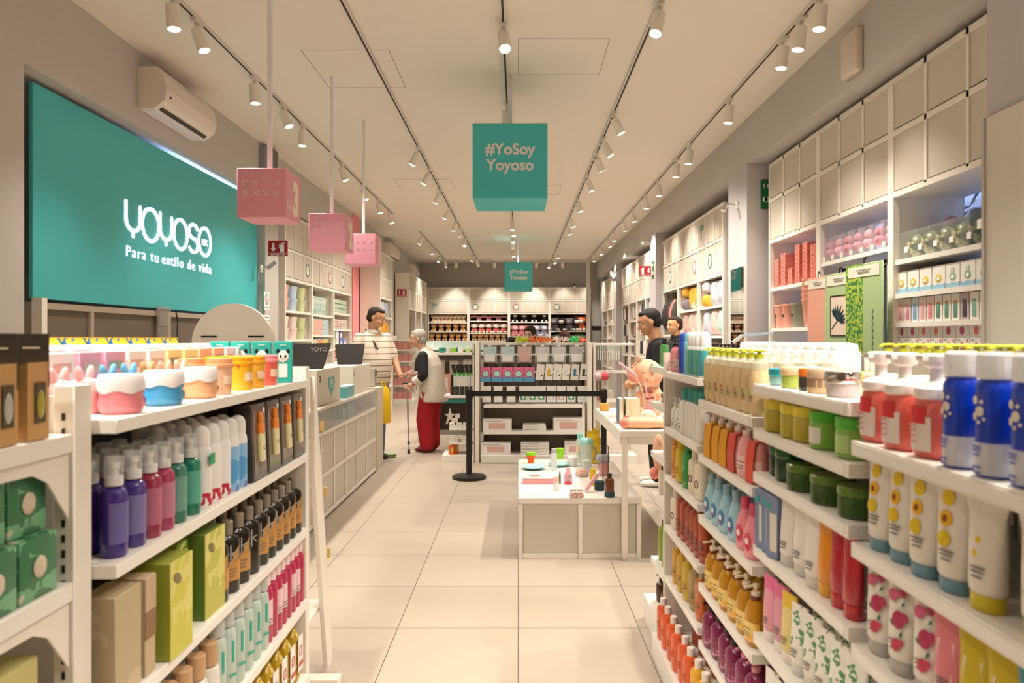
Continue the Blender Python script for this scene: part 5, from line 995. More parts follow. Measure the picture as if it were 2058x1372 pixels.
for i, (px, c, n) in enumerate(((1084, 'e3c65a', 'blank'), (1102, 'e0b02c', 'yellow'), (1119, 'd9d6d2', 'silver'), (1136, 'd9d6d2', 'silver'), (1154, '3f77a8', 'blue'), (1172, '3a3433', 'black'))):
    p = [('card', cached('cbc', lambda: MB().box(-.046, .046, 0, .008, 0, .19).mesh()), M('e6e0d8', .5)), ('cable', cached('cbb', lambda: MB().box(-.018, .012, -.003, 0, .05, .13).bevel(.003, 1).mesh()), M('e6e0d8' if i == 0 else c, .4)), ('button', cached('cbd', lambda: MB().cyl((.025, -.002, .06), (.025, 0, .06), .01).mesh()), M('55504b', .5)), ('hook', cached('cbh', lambda: MB().cyl((0, 0, .18), (0, .13, .185), .002, n=6).mesh()), BLACK)]
    thing('cable_card', f'white hang card with a {n} cable, {nth(i)} of six tilted cards {ST}', 'card pack', p, (front(px), 8.50, .95), 0, None, rot=(0, .1, 0))
for i, px in enumerate((978, 1001, 1027, 1052, 1070, 1088, 1108, 1128, 1148, 1170)):
    c = ('e9e5e0', 'e9e5e0', 'e9e5e0', '3d8a78', '3d8a78', '3d8a78', 'c9c6c4', 'd3a59a', '3d8a78', 'c9d6dc')[i]
    p = [('card', cached('eac', lambda: MB().box(-.052, .052, 0, .02, 0, .19).bevel(.003, 1).mesh()), M('e2ddd7', .4)), ('window', cached('eaw', lambda: MB().box(-.035, .035, -.001, 0, .03, .105).mesh()), M(c, .4)), ('earphone', cached('eae', lambda: MB().ell((0, 0, 0), (.022, .004, .026)).mesh()), M('f3f1ee', .3), (0, -.002, .07)), ('hook', cached('eah', lambda: MB().box(-.004, .004, .0, .13, .192, .2).mesh()), BLACK)]
    thing('earphone_pack', f'boxed earphones on a hook, {nth(i)} of ten in the lower row {ST}', 'earphone pack', p, (front(px), 8.50, .688), 0, 'boxed earphones in the lower row')
def kb(px, z, w, h, d, lab, pink=True):
    X = (px-CX)*8.45/F; p = [('carton', MB().box(-w/2, w/2, 0, d, 0, h).bevel(.002, 1).mesh(), M('e9e4df', .4)), ('print', lines(('kbl', w), w*.6, [0], .003), M('9a938c', .6), (-w*.15, -.001, h*.85))]
    if pink: p.append(('keyboard_picture', MB().box(-w*.3, w*.28, -.002, 0, h*.2, h*.7).mesh(), M('d9aca6', .5)))
    thing('keyboard_box', lab, 'box', p, (X, 8.38, z))
kb(1000, .361, .33, .14, .2, 'white keyboard carton with a pink picture, leftmost on the upper shelf'); kb(1142, .361, .35, .155, .2, 'white keyboard carton with a pink picture, rightmost on the upper shelf')
for i in range(3): kb(1074, .361+i*.027, .27-.01*(i == 2), .026, .2, f'flat carton, {nth(i)} from the bottom of the small upper stack', False)
kb(997, .091, .34, .135, .2, 'white carton with a pink picture on the base, left one'); kb(1155, .091, .24, .15, .2, 'white carton with a pink picture on the base, right one')
for i in range(4): kb(1075, .091+i*.035, .33, .033, .2, f'flat white carton, {nth(i)} from the bottom of the base stack', False)
# colourful hair clips heaped in trays on top
def heap(name, px0, px1, cols, label, n, y=8.62, r=.018):
    X0, X1 = (px0-CX)*y/F, (px1-CX)*y/F; m = MB(); q = random.Random(px0)
    for _ in range(n):
        c = Vector((q.uniform(X0, X1), y+q.uniform(-.05, .1), 1.395+q.uniform(0, .05))); d = Vector((q.uniform(-1, 1), q.uniform(-1, 1), q.uniform(-.2, 1))).normalized()*r
        m.cyl(c, c+d, .005, .007, n=6); m.ell(c+d, .009, 1)
    tag(obj(name, m.mesh(), pattern('cells', cols, 40, .35, thr=.5) if len(cols) > 1 else M(cols[0], .35)), label, 'hair clips', kind='stuff')
heap('hair_clips', 1037, 1062, ('a8d42c', 'e0d92c'), 'heap of lime green hair clips on the accessory gondola', 60); heap('hair_clips', 1063, 1110, ('e8501c', 'f08a2c'), 'heap of orange and red hair clips on the accessory gondola', 90)
heap('hair_clips', 1113, 1142, ('efe6e2', 'd9a5a8'), 'heap of pale pins beside the orange clips', 40, r=.03); heap('hair_clips', 1144, 1163, ('2fae5c', '3cc46c'), 'heap of green hair clips near the end of the accessory gondola', 40, r=.028); heap('hair_clips', 1165, 1176, ('d8301c', 'e85a2c'), 'small heap of red hair clips at the accessory gondola end', 20)
# end cap on its window side with pens
e = empty('pen_rack', 'white rack of hanging pens on the window side end of the accessory gondola', 'rack', (.875, 8.3, 0))
obj('post', MB().box(.0, .03, .1, .4, 0, 1.392).mesh(), WHITE, e); obj('base', MB().box(.035, .5, 0, .38, .0, .09).mesh(), SHELFM, e)
for z in (1.385, 1.06, .72, .38): obj('shelf', MB().box(.035, .48, .12, .38, z-.025, z).mesh(), SHELFM, e)
obj('post', MB().box(.45, .48, .385, .41, 0, 1.392).mesh(), WHITE, e)
for i in range(10): thing('hanging_pen', f'white pen hanging from the pen rack, {nth(i)} along', 'pen', [('barrel', cached('pn1', lambda: MB().cyl((0, 0, 0), (0, 0, .16), .006, n=8).mesh()), M('efe9e2', .4)), ('clip', cached('pn2', lambda: MB().box(-.006, .006, -.008, -.006, .11, .165).mesh()), M('b3c9b9', .4))], (.925+i*.027, 8.36, 1.19), 0, 'white hanging pens')
for i, (x, c, n) in enumerate(((.925, 'd9b9b9', 'pale pink'), (1.0, 'd9505c', 'red'))):
    thing('pompom_pen', f'pen with a {n} furry ball on top, in the pen rack', 'pen', [('barrel', MB().cyl((0, 0, 0), (0, 0, .24), .006, n=8).mesh(), M('c9a27a', .4)), ('pompom', MB().ell((0, 0, .28), .05).mesh(), M(c, .9, bump=.6, bscale=200))], (x, 8.34, .722))
thing('snack_tin', 'small dark red round tin in the pen rack', 'tin', [('tin', MB().cyl((0, 0, 0), (0, 0, .05), .04).mesh(), M('8f3a4c', .4)), ('lid', MB().cyl((0, 0, .05), (0, 0, .058), .042).mesh(), M('a34a5c', .4))], (.96, 8.25+.17, .722))
# side shelves on the cashier side end of the accessory gondola
e = empty('side_shelf_rack', 'white side rack of small shelves on the aisle end of the accessory gondola', 'rack', (-.86, 8.36, 0))
obj('base', MB().box(-.02, .34, -.02, .34, 0, .09).mesh(), SHELFM, e)
for z in (1.275, .78, .40, .235): obj('shelf', MB().box(0.06 if z < .7 else .0, .345, .0, .32, z-.022, z).mesh(), M('e6e0d8', .3), e)
obj('back_panel', MB().box(.33, .349, .0, .32, 0, 1.38).mesh(), M('d0c6ba', .5), e)
def sx(px): return (px-CX)*8.45/F
for i in range(5):
    thing('brush_pack', f'black hanging brush with green tips, {nth(i)} of five on the side rack', 'brush pack', [('card', cached('bk1', lambda: MB().box(-.022, .022, 0, .012, 0, .1).bevel(.003, 1).mesh()), M('26221f', .4)), ('green_tips', cached('bk2', lambda: MB().box(-.017, .017, -.001, .011, -.035, 0).mesh()), M('3f9a2c', .4)), ('hook', cached('bk3', lambda: MB().cyl((0, .005, .1), (.2, .005, .12), .002, n=6).mesh()), M('d9d2ca', .4))], (sx(915)+i*.05, 8.40, 1.04), 0, 'black brushes with green tips', rot=(0, -.25, 0))
for i in range(5): thing('wallet_box', f'small black carton standing on the middle side shelf, {nth(i)} of five', 'box', [('carton', cached('wl1', lambda: MB().box(-.024, .024, 0, .05, 0, .1).bevel(.002, 1).mesh()), M('2b2826', .4)), ('print', lines('wlp', .004, [0, .01, .02], .003), M('a8a29a', .6), (0, -.001, .04))], (sx(910)+i*.055, 8.40, .781), 0, 'small black cartons')
for i, (x, z, s) in enumerate(((909, .401, .06), (923, .401, .06), (936, .401, .06), (914, .236, .07), (933, .236, .06), (916, .462, .05), (920, .513, .05))):
    thing('plug_box', f'small white carton on the low side shelves, {nth(i)} counted upward', 'box', [('carton', cached(('pl', s), lambda: MB().box(-s/2, s/2, 0, .06, 0, s*.95).bevel(.002, 1).mesh()), M('e3dcd2', .5)), ('print', lines('plp', .03, [0, -.006], .002), M('a69c90', .6), (0, -.001, s*.6))], (sx(x), 8.40, z), 0, 'small white cartons on the side rack')
for i in range(2): thing('orange_box', f'{("front", "rear")[i]} orange carton standing on the base of the side rack', 'box', [('carton', cached('og1', lambda: MB().prism([(-.03, 0), (.03, 0), (.03, .12), (-.03, .1)], .05).mesh()), M('e2661c', .4)), ('panel', cached('og2', lambda: MB().box(.0, .02, -.001, 0, .03, .08).mesh()), M('b8c93c', .4))], (sx(908)+.045*i, 8.38+.09*i, .091))
for i, (x, c, n) in enumerate(((897, 'cfc9c0', 'clear jar'), (911, '8fc93c', 'green box'), (925, 'e6e3de', 'white tub'), (940, 'b8d68a', 'green drum'))):
    thing('bath_item', f'{n} on the top shelf of the side rack', 'container', [('body', cached('bi1', lambda: MB().loft([(.03, .03, 0), (.032, .032, .05), (.03, .03, .055)], 16).mesh()), M(c, .3)), ('lid', cached('bi2', lambda: MB().cyl((0, 0, .055), (0, 0, .065), .031).mesh()), M('efece8', .3))], (max(sx(x), -.82), 8.5, 1.276))
# gondola standing further back on the cashier side
e = empty('rear_gondola', 'white gondola with dark back panel behind the woman in red trousers', 'gondola shelf', (-1.35, 10.0, 0))
obj('base', MB().box(-.02, 1.0, 0, .36, 0, .1).mesh(), SHELFM, e); obj('back_panel', MB().box(0, 1.0, .36, .4, 0, 1.40).mesh(), M('8b8177', .6), e)
obj('top_panel', MB().box(0, 1.0, .33, .359, 1.28, 1.40).mesh(), M('cfe0da', .5), e); obj('shelf', MB().box(0, 1.0, .02, .328, 1.21, 1.24).mesh(), SHELFM, e); obj('shelf', MB().box(0, 1.0, .02, .328, .61, .64).mesh(), SHELFM, e)
obj('upright', MB().box(-.05, -.021, .02, .4, 0, 1.40).mesh(), WHITE, e)
thing('star_poster_box', 'dark brown carton with a white star figure behind the cane', 'box', [('carton', MB().box(0, .46, 0, .25, 0, .37).mesh(), M('2f2521', .4)), ('star_figure', MB().prism([(x*.1, z*.1) for x, z in ((0, 1.2), (.22, .35), (.8, .3), (.3, -.05), (.6, -1.1), (.4, -1.2), (0, -.4), (-.4, -1.2), (-.6, -1.1), (-.3, -.05), (-.8, .3), (-.22, .35))], .003).mesh('st', False), M('e3d8d2', .5), (.17, -.004, .19)), ('teal_top', MB().box(0, .46, 0, .25, .371, .43).mesh(), M('3f9f94', .4))], (-1.12, 10.05, .17))
thing('grey_block', 'grey plinth box under the dark star carton', 'plinth', [(None, MB().box(0, .48, 0, .28, 0, .068).mesh(), M('8f877e', .5))], (-1.13, 10.04, .101))
for i in range(4): thing('earring_card', f'white hang card on the rear gondola, {nth(i)} from the woman', 'card', [('card', cached('er1', lambda: MB().box(-.06, .06, 0, .01, 0, .2).mesh()), M('e3dbd2', .5)), ('trinket', cached('er2', lambda: MB().ell((0, -.003, .08), (.01, .004, .03)).mesh()), M('5b5048', .4)), ('hook', cached('er3', lambda: MB().cyl((0, .01, .19), (0, .16, .19), .003, n=6).mesh()), WHITE)], (-1.1+i*.19, 10.2, .93), 0, 'white hang cards on the rear gondola')
for i, (w, c) in enumerate(((.2, 'e5a58c'), (.24, 'cfe0dc'), (.3, 'e3ccc8'))): thing('pastel_carton', f'{("salmon", "pale green", "pale pink")[i]} carton on the rear gondola behind the side rack', 'box', k_box(w, .15, .3, M(c, .5), (('panel', -w*.3, w*.3, .05, .25, M('eee4dd', .5)),)), (-1.05+i*.26, 10.2, .642))
pass
thing('teal_towels', 'small stack of folded teal towels on the rear gondola', 'towels', [('towel', cached('tt%d' % 0, lambda: MB().box(-.13, .13, -.08, .08, 0, .035).bevel(.015, 2).mesh()), M('2f8f84', .8), (0, 0, .038*k)) for k in range(2)], (-.98, 10.15, 1.241))
# ---------------------------------------------------------------- low display box and tall table
e = empty('low_display_plinth', 'low white framed display plinth with beige panels in the middle of the aisle', 'plinth', (0.0, 4.71, 0))
W, D_, Hh = .803, 1.5, .40
m = MB()
for x in (0, .405-.014, W-.03): m.box(x, x+.03, 0, .03, 0, Hh-.04)
m.box(.031, .39, .001, .03, 0, .035); m.box(.422, W-.031, .001, .03, 0, .035); m.box(0, .03, D_-.03, D_, 0, Hh-.04); m.box(W-.03, W, D_-.03, D_, 0, Hh-.04)
obj('frame', m.bevel(.002, 1).mesh(), WHITE, e)
obj('top', MB().box(0, W, 0, D_, Hh-.039, Hh).bevel(.003, 1).mesh(), M('efe9e2', .25), e)
obj('front_panel', MB().box(.033, .389, .012, .028, .037, Hh-.041).mesh(), M('cdc5b5', .5), e); obj('front_panel', MB().box(.423, W-.033, .012, .028, .037, Hh-.041).mesh(), M('cdc5b5', .5), e)
obj('side_panel', MB().box(.005, .02, .033, D_-.033, .01, Hh-.041).mesh(), M('d9cdbb', .5), e); obj('side_panel', MB().box(W-.02, W-.005, .033, D_-.033, .01, Hh-.041).mesh(), M('d9cdbb', .5), e)
e = empty('tall_display_table', 'tall white nesting table standing over the low plinth', 'table', (.66, 4.66, 0))
TW, TD, TH = .60, 1.54, .844
obj('tabletop', MB().box(0, TW, 0, TD, TH-.045, TH).bevel(.003, 1).mesh(), WHITE, e)
for x in (.012, TW-.047):
    for y in (.002, TD-.04):
        if x < .1 and y > .1: continue
        l = obj('leg', MB().box(x, x+.035, y-.0, y+.035, .02, TH-.046).mesh(), WHITE, e); obj('foot', MB().cyl((x+.017, y+.017, 0), (x+.017, y+.017, .019), .014).mesh(), CHROME, l)
obj('leg', MB().box(-.0, .035, TD-.035, TD, .401, TH-.046).mesh(), WHITE, e)
obj('apron', MB().box(.05, TW-.05, .005, .03, TH-.09, TH-.046).mesh(), WHITE, e); obj('apron', MB().box(.005, .03, .04, TD-.04, TH-.09, TH-.046).mesh(), WHITE, e)
def D(px, py, z=.401):
    Y = F*(EYE-z)/(py-CY); return ((px-CX)*Y/F, Y, z)
PP = 'on the low plinth'
def on(px, py, name, lab, cat, parts, rz=0, z=.401, rot=None): return thing(name, lab, cat, parts, D(px, py, z), rz, None, None, rot)
def cupm(col, col2): return [('cup', MB().loft([(.024, .024, 0), (.027, .027, .03), (.03, .03, .031), (.033, .033, .055), (.038, .038, .056), (.038, .038, .07)], 20).mesh(), M(col, .5)), ('lid', MB().loft([(.038, .038, 0), (.04, .04, .004), (.04, .04, .022), (0, 0, .024)], 20).mesh(), M(col2, .5), (0, 0, .07))]
on(1067, 931, 'folding_cup', 'orange folding silicone cup with a lime lid ' + PP, 'cup', cupm('ee5f14', '8fce14'))
on(1125, 922, 'folding_cup', 'lime green cup half hidden behind the clear bottle ' + PP, 'cup', cupm('9bd81e', '8ccc1a'), z=.401)
on(1072, 942, 'silicone_bowl', 'pale turquoise flat silicone bowl at the near left corner of the plinth', 'bowl', [('bowl', MB().loft([(.05, .05, 0), (.085, .085, .018), (.095, .095, .02), (.095, .095, .024), (.08, .08, .02)], 28).mesh(), M('8cc9cc', .5)), ('rim', MB().loft([(.098, .098, 0), (.1, .1, .003), (.098, .098, .006)], 28).mesh(), M('a9dadc', .5), (0, 0, .02))], z=.401)
on(1124, 936, 'silicone_bowl', 'pale turquoise bowl behind the clear bottle ' + PP, 'bowl', [('bowl', MB().loft([(.05, .05, 0), (.085, .085, .018), (.09, .09, .024), (.08, .08, .02)], 28).mesh(), M('8cc4cc', .5)), ('lid', MB().loft([(.085, .085, 0), (.05, .05, .012), (0, 0, .014)], 24).mesh(), M('b9dadd', .4, alpha=.7), (0, 0, .024))])
on(1113, 944, 'water_bottle', 'frosted clear water bottle with a lilac cap ' + PP, 'bottle', k_shampoo(M('dfe6e0', .15, alpha=.55), M('b9a9c4', .3), None, .14, .027, .027, caph=.03, capr=.7, sq=2))
on(1084, 970, 'lunch_box', 'pink and white lunch box with wooden cutlery ' + PP, 'lunch box', [('tray', MB().box(-.12, .12, -.05, .05, 0, .035).bevel(.005, 1).mesh(), M('e89aa0', .4)), ('lid', MB().box(-.115, .115, -.05, .05, .0351, .05).bevel(.005, 1).mesh(), M('f0e6de', .3)), ('cutlery', MB().box(-.07, .0, -.03, -.02, .0505, .056).box(-.07, .0, -.005, .005, .0505, .056).mesh(), M('b98a5c', .5))])
on(1079, 993, 'printed_leaflet', 'white leaflet with red and green fruit pictures ' + PP, 'leaflet', [('sheet', MB().box(-.115, .11, -.045, .045, 0, .003).mesh(), PAPER), ('fruit_print', MB().ell((-.06, -.01, .003), (.022, .012, .001)).mesh(), M('8cc46a', .5)), ('red_print', MB().box(-.07, -.03, .02, .026, .003, .004).mesh(), M('e0705c', .5))], .1)
on(1118, 985, 'cream_tube', 'small white tube with a pink cap lying by the lunch box ' + PP, 'tube', k_shampoo(M('e3e0dc', .3, alpha=.8), M('eab9a9', .35), None, .06, .02, .02, caph=.035, capr=.9, sq=2))
on(1125, 972, 'dark_stick', 'slim dark green stick bottle with grey cap ' + PP, 'bottle', k_shampoo(M('2f5a45', .3), M('9aa39f', .3), None, .07, .008, .008, caph=.02, capr=.9, sq=2))
on(1142, 973, 'lotion_bottle', 'pink see-through lotion bottle with a red label stripe ' + PP, 'bottle', k_shampoo(M('e59aa8', .15, alpha=.75), M('e9a5b2', .3), M('d9304a', .5), .085, .028, .02, caph=.035, capr=.5, lz=(.1, .24)) + [('round_print', wrap('rpt', .0285, .021, .05, .068, -10, 25, 2.6), M('7aa898', .5))])
on(1170, 956, 'snack_tray', 'clear round tray of pink and brown biscuits ' + PP, 'tray', [('tray', MB().loft([(.05, .05, 0), (.06, .06, .03), (.062, .062, .032)], 24).mesh(), CLEAR), ('biscuits', MB().loft([(.045, .045, .004), (.05, .05, .015), (.05, .05, .03), (.03, .03, .045), (0, 0, .05)], 20).mesh(), pattern('bands', ('a8683c', 'dda091'), 30, .6, thr=.5))])
on(1178, 938, 'pitcher', 'large clear pitcher with a pale turquoise lid ' + PP, 'pitcher', [('body', MB().loft([(.04, .04, 0), (.045, .045, .01), (.05, .05, .13), (.055, .055, .19)], 28).mesh(), M('cfe3dc', .12, alpha=.6)), ('lid', MB().loft([(.057, .057, 0), (.057, .057, .03), (.05, .05, .04), (0, 0, .043)], 28).mesh(), M('9ad3cc', .35), (0, 0, .19)), ('handle', MB().stroke(arc(0, 0, .03, .055, -80, 80, 10), .012, .014).mesh('h', False), M('cfe3dc', .3, alpha=.8), (.052, 0, .11))])
on(1178, 948, 'glass_tumbler', 'clear tumbler in front of the big pitcher ' + PP, 'glass', [('glass', MB().loft([(.028, .028, 0), (.034, .034, .085), (.032, .032, .085), (.026, .026, .005)], 24).mesh(), M('e6ece8', .1, alpha=.5)), ('rim', MB().loft([(.034, .034, .085), (.035, .035, .087), (.034, .034, .089)], 24).mesh(), M('f5f5f2', .2, alpha=.8))])
on(1166, 928, 'milk_bottle', 'clear bottle with a turquoise twisted lid behind the pitcher ' + PP, 'bottle', k_shampoo(M('dfe6df', .15, alpha=.6), M('8fcfc8', .35), M('e8c48a', .4), .2, .035, .035, caph=.04, capr=.75, sq=2, lz=(.5, .66)))
on(1150, 936, 'glass_jar', 'small clear jar behind the pink lotion bottle ' + PP, 'jar', k_jar(M('e3e8e3', .1, alpha=.5), M('e9e6df', .3), .06, .04, .015))
on(1192, 930, 'crumpled_yellow_bag', 'crumpled shiny yellow bag standing up at the back of the plinth', 'bag', [('bag', MB().loft([(.06, .04, 0, 3), (.065, .045, .06, 2.5, .004), (.06, .04, .13, 3, -.004), (.066, .035, .19, 2.3, .003), (.05, .02, .225, 2.5), (.055, .012, .25, 3)], 22).mesh(), pattern('noise', ('e8b90c', 'f5d02c'), 22, .25)), ('crumpled_top', MB().prism([(-.055, 0), (-.04, .03), (-.015, .012), (.015, .045), (.03, .02), (.055, .03), (.05, -.02), (-.05, -.02)], .012).mesh('ct', False), M('efc21c', .3), (0, -.005, .25))])
on(1192, 975, 'yellow_carton', 'narrow bright yellow carton in front of the vase ' + PP, 'carton', [('carton', MB().box(-.02, .022, -.02, .02, 0, .115).mesh(), M('e3b210', .4)), ('side', MB().box(.0225, .03, -.02, .02, 0, .115).mesh(), M('efe6cf', .5))], -.3)
on(1203, 955, 'reed_diffuser', 'small glass diffuser with dried pink stems ' + PP, 'diffuser', [('bottle', MB().loft([(.025, .025, 0), (.026, .026, .05), (.012, .012, .06), (.012, .012, .07)], 18).mesh(), M('e6ddd0', .1, alpha=.6)), ('stems', MB().cyl((0, 0, .03), (.02, 0, .13), .002).cyl((0, 0, .03), (-.012, 0, .14), .002).ell((.02, 0, .13), .012, 1).ell((-.012, 0, .14), .014, 1).mesh(), M('c98f80', .7))])
on(1225, 998, 'amber_bottle', 'amber brown bottle with black cap in a dark net sleeve ' + PP, 'bottle', k_shampoo(liquid('5a2608', .3), M('1f1a18', .4), None, .125, .03, .03, caph=.03, capr=.5, sq=2) + [('net_sleeve', MB().loft([(.031, .031, .0), (.033, .033, .004), (.0325, .0325, .03), (.031, .031, .035)], 20).mesh(), pattern('check', ('1f3a44', '2f5a66'), 120, .8))])
on(1212, 984, 'wire_bottle_holder', 'thin black wire holder rising behind the amber bottle', 'wire holder', [('wire', MB().cyl((0, 0, 0), (.0, 0, .3), .003).cyl((.035, 0, .0), (.035, 0, .3), .003).bar((0, 0, .3), (.035, 0, .3), .006).mesh(), BLACK), ('basket', MB().loft([(.034, .034, .0), (.036, .036, .06)], 16).mesh(), pattern('check', ('1f2a30', '2c4a50'), 100, .8), (-.025, .0, 0))])
on(1213, 955, 'rolled_towel', 'rolled grey-blue cloth with a pink one beneath, beside the amber bottle', 'towel roll', [('roll', MB().cyl((-.045, 0, .13), (.04, .0, .125), .036, .032).ell((-.045, 0, .13), (.012, .03, .03)).mesh(), M('a9abb8', .9, bump=.4)), ('under_cloth', MB().loft([(.035, .03, 0), (.04, .035, .06), (.03, .03, .1)], 16).mesh(), M('d79a98', .8))], .1)
on(1185, 989, 'pink_tube', 'long pale pink tube leaning to the upper right ' + PP, 'tube', [('tube', MB().bar((-.03, 0, 0.012), (.055, .02, .12), .03, .018).mesh(), M('d9a5ac', .3)), ('cap', MB().bar((.055, .02, .12), (.07, .024, .138), .026, .018).mesh(), M('efe0dc', .4))])
for i, px in enumerate((1152, 1166)): on(px, 999, 'gift_pouch', f'{("left", "right")[i]} small pink floral gift pouch tied with ribbon ' + PP, 'pouch', [('pouch', MB().loft([(.022, .016, 0, 3), (.026, .02, .012, 2.5), (.022, .016, .035, 2.5), (.02, .004, .045), (.028, .01, .055)], 18).mesh(), pattern('noise', ('dba7a0', 'efd6cd', 'c98f80'), 40, .5, thr=(.5, .6))), ('ribbon', MB().ell((-.012, -.016, .034), (.012, .004, .008), 1).ell((.012, -.016, .034), (.012, .004, .008), 1).mesh(), M('efd9d4', .5))], .4-.5*i)
on(1190, 915, 'acrylic_cube', 'clear open plastic container tilted by the yellow bag', 'container', [(None, MB().box(-.05, .04, -.03, .03, 0, .06).bevel(.008, 2).mesh(), M('d3ddd6', .1, alpha=.4))], .2) if False else None
# goods on the tall table
def T(px, py): return D(px, py, .845)
def blob(name, vox, build, mat, parent=None, smooth=6, loc=(0, 0, 0), rot=None):
    me = build(MB()).mesh(name, False); o = obj(name, me, mat, parent, loc, rot)
    for p in me.polygons: p.use_smooth = True
    r = o.modifiers.new('remesh', 'REMESH'); r.mode = 'VOXEL'; r.voxel_size = vox; r.use_smooth_shade = True
    s = o.modifiers.new('smooth', 'SMOOTH'); s.iterations = smooth; s.factor = .6
    return o
PG = M('efb998', .85, name='pig_plush'); PGN = M('e88f80', .85); PGW = M('e9c9b4', .85)
e = empty('pig_plush_toy', 'big peach pig plush sitting upright on the tall table with a scarf', 'plush toy', (.99, 5.42, .846), -.35)
blob('body', .009, lambda m: m.ell((0, .02, .14), (.09, .085, .14), 3).ell((-.05, -.06, .05), (.04, .05, .04)).ell((.06, -.06, .05), (.04, .05, .04)).ell((-.08, -.05, .17), (.03, .045, .03)).ell((.09, -.04, .17), (.03, .045, .03)), PG, e)
hd = blob('head', .009, lambda m: m.ell((0, 0, 0), (.125, .115, .105), 3).ell((-.07, -.06, -.03), (.06, .06, .06)).ell((.05, -.07, -.03), (.06, .05, .06)), PG, e, 6, (-.02, -.01, .335), (0, .35, -.35))
obj('snout', MB().ell((0, 0, 0), (.043, .03, .036), 3).mesh(), PGN, hd, (-.03, -.128, -.045)); obj('ear', MB().ell((0, 0, 0), (.03, .015, .035)).mesh(), PGW, hd, (-.07, -.07, .09), (.6, -.5, 0)); obj('ear', MB().ell((0, 0, 0), (.03, .015, .035)).mesh(), PGW, hd, (.07, -.07, .08), (.6, .5, 0))
for x in (-.07, .03): obj('eye', MB().ell((0, 0, 0), .006, 2).mesh(), BLACK, hd, (x, -.122, .02))
obj('cheek', MB().ell((0, 0, 0), (.017, .006, .017)).mesh(), M('e79a80', .8), hd, (.075, -.113, -.02))
obj('scarf', MB().loft([(.06, .06, 0), (.075, .07, .015), (.06, .06, .03)], 18).mesh(), M('e9d9cf', .8), e, (0, 0, .235)); obj('bow', MB().ell((-.02, -.085, .2), (.018, .012, .012)).ell((.02, -.085, .2), (.018, .012, .012)).mesh(), M('9a4a5c', .6), e)
e = empty('pig_plush_toy', 'peach pig neck plush lying along the front edge of the tall table', 'plush toy', (.70, 4.76, .846), 0)
blob('body', .008, lambda m: m.ell((.12, 0, .038), (.15, .05, .04), 3).ell((.03, .0, .04), (.05, .05, .042)).ell((.24, .02, .032), (.07, .05, .034)), PG, e)
blob('head', .008, lambda m: m.ell((.17, .09, .06), (.06, .06, .06), 3), PGW, e); obj('snout', MB().ell((-.0, -.02, .04), (.034, .034, .036), 3).ell((.02, 0, .075), (.02, .02, .02)).mesh(), PGN, e)
obj('eye', MB().ell((.14, .035, .09), .004, 1).mesh(), BLACK, e)
e = empty('pig_plush_toy', 'arm of a third pig plush hanging off the end cap shelf', 'plush toy', (.725, 3.73, .78), 0)
blob('body', .009, lambda m: m.ell((0, 0, .07), (.03, .05, .10), 3).ell((0.01, 0, .0), (.03, .05, .04)), PG, e); obj('paw', MB().ell((-.02, 0, -.035), (.026, .04, .032), 3).mesh(), PGN, e)
BC = (('6f7c94', 'blue-grey'),) + tuple((c, n) for c, n in (('cfc07c', 'pale khaki'), ('d8cf86', 'pale yellow'), ('dcd68e', 'pale yellow'), ('e0da98', 'pale yellow'), ('e2dea6', 'pale lime'), ('e6e3b4', 'cream'), ('e8e6be', 'cream'), ('e9e8c6', 'cream')))
for i, (c, n) in enumerate(BC):
    x = .60+.012*i+(.03 if i else 0); w = .03 if i == 0 else .012
    thing('notebook', f'{n} notebook standing on the tall table, {nth(i)} from the queue post side', 'notebook', [('cover', cached(('nbc', w), lambda: MB().box(0, w, 0, .14, 0, .175).bevel(.001, 1).mesh()), M(c, .5)), ('pages', cached(('nbp', w), lambda: MB().box(.002, w-.002, -.0005, .138, .003, .176).mesh()), M('f0ead2', .7))] + ([('elastic', cached('nbe', lambda: MB().box(.018, .024, -.002, 0, .09, .176).mesh()), M('d8b39c', .5))] if i == 0 else []), (.70-.0+(.035+.012*i if i else .0), 5.0, .846), 0, 'notebooks standing in a row')
thing('straw_cup', 'pink frosted cup with a bow and a pale straw behind the notebooks', 'cup', [('cup', MB().loft([(.03, .03, 0), (.035, .035, .12)], 20).mesh(), M('eb9aa0', .3, alpha=.85)), ('upper', MB().loft([(.035, .035, .12), (.036, .036, .16)], 20).mesh(), M('f2c9c9', .2, alpha=.6)), ('straw', MB().cyl((0, 0, .1), (-.03, 0, .3), .005).mesh(), M('f0c9c4', .4)), ('bow', MB().ell((-.015, -.03, .18), (.015, .01, .012)).ell((.018, -.03, .185), (.015, .01, .012)).mesh(), M('a34a60', .6))], (.91, 5.02, .846))
thing('pink_wand', 'long pink wand with a drooping cord behind the pig plush', 'wand', [('wand', MB().cyl((-.1, 0, .42), (.03, 0, .32), .009, .013).mesh(), M('e0a9b4', .4)), ('cord', MB().stroke([(-.0, .34), (.05, .28), (.08, .2), (.09, .1), (.09, .0)], .006, .006).mesh('cd', False), M('f0cabd', .5))], (.83, 5.25, .846))
thing('wood_block', 'small orange wooden block with a tag at the far end of the tall table', 'block', [('block', MB().box(-.035, .035, -.03, .03, 0, .06).bevel(.004, 1).mesh(), M('e0a24a', .6)), ('tag', MB().bar((.01, -.03, .06), (.03, -.03, .09), .012, .003).mesh(), PAPER)], (.71, 5.95, .846))
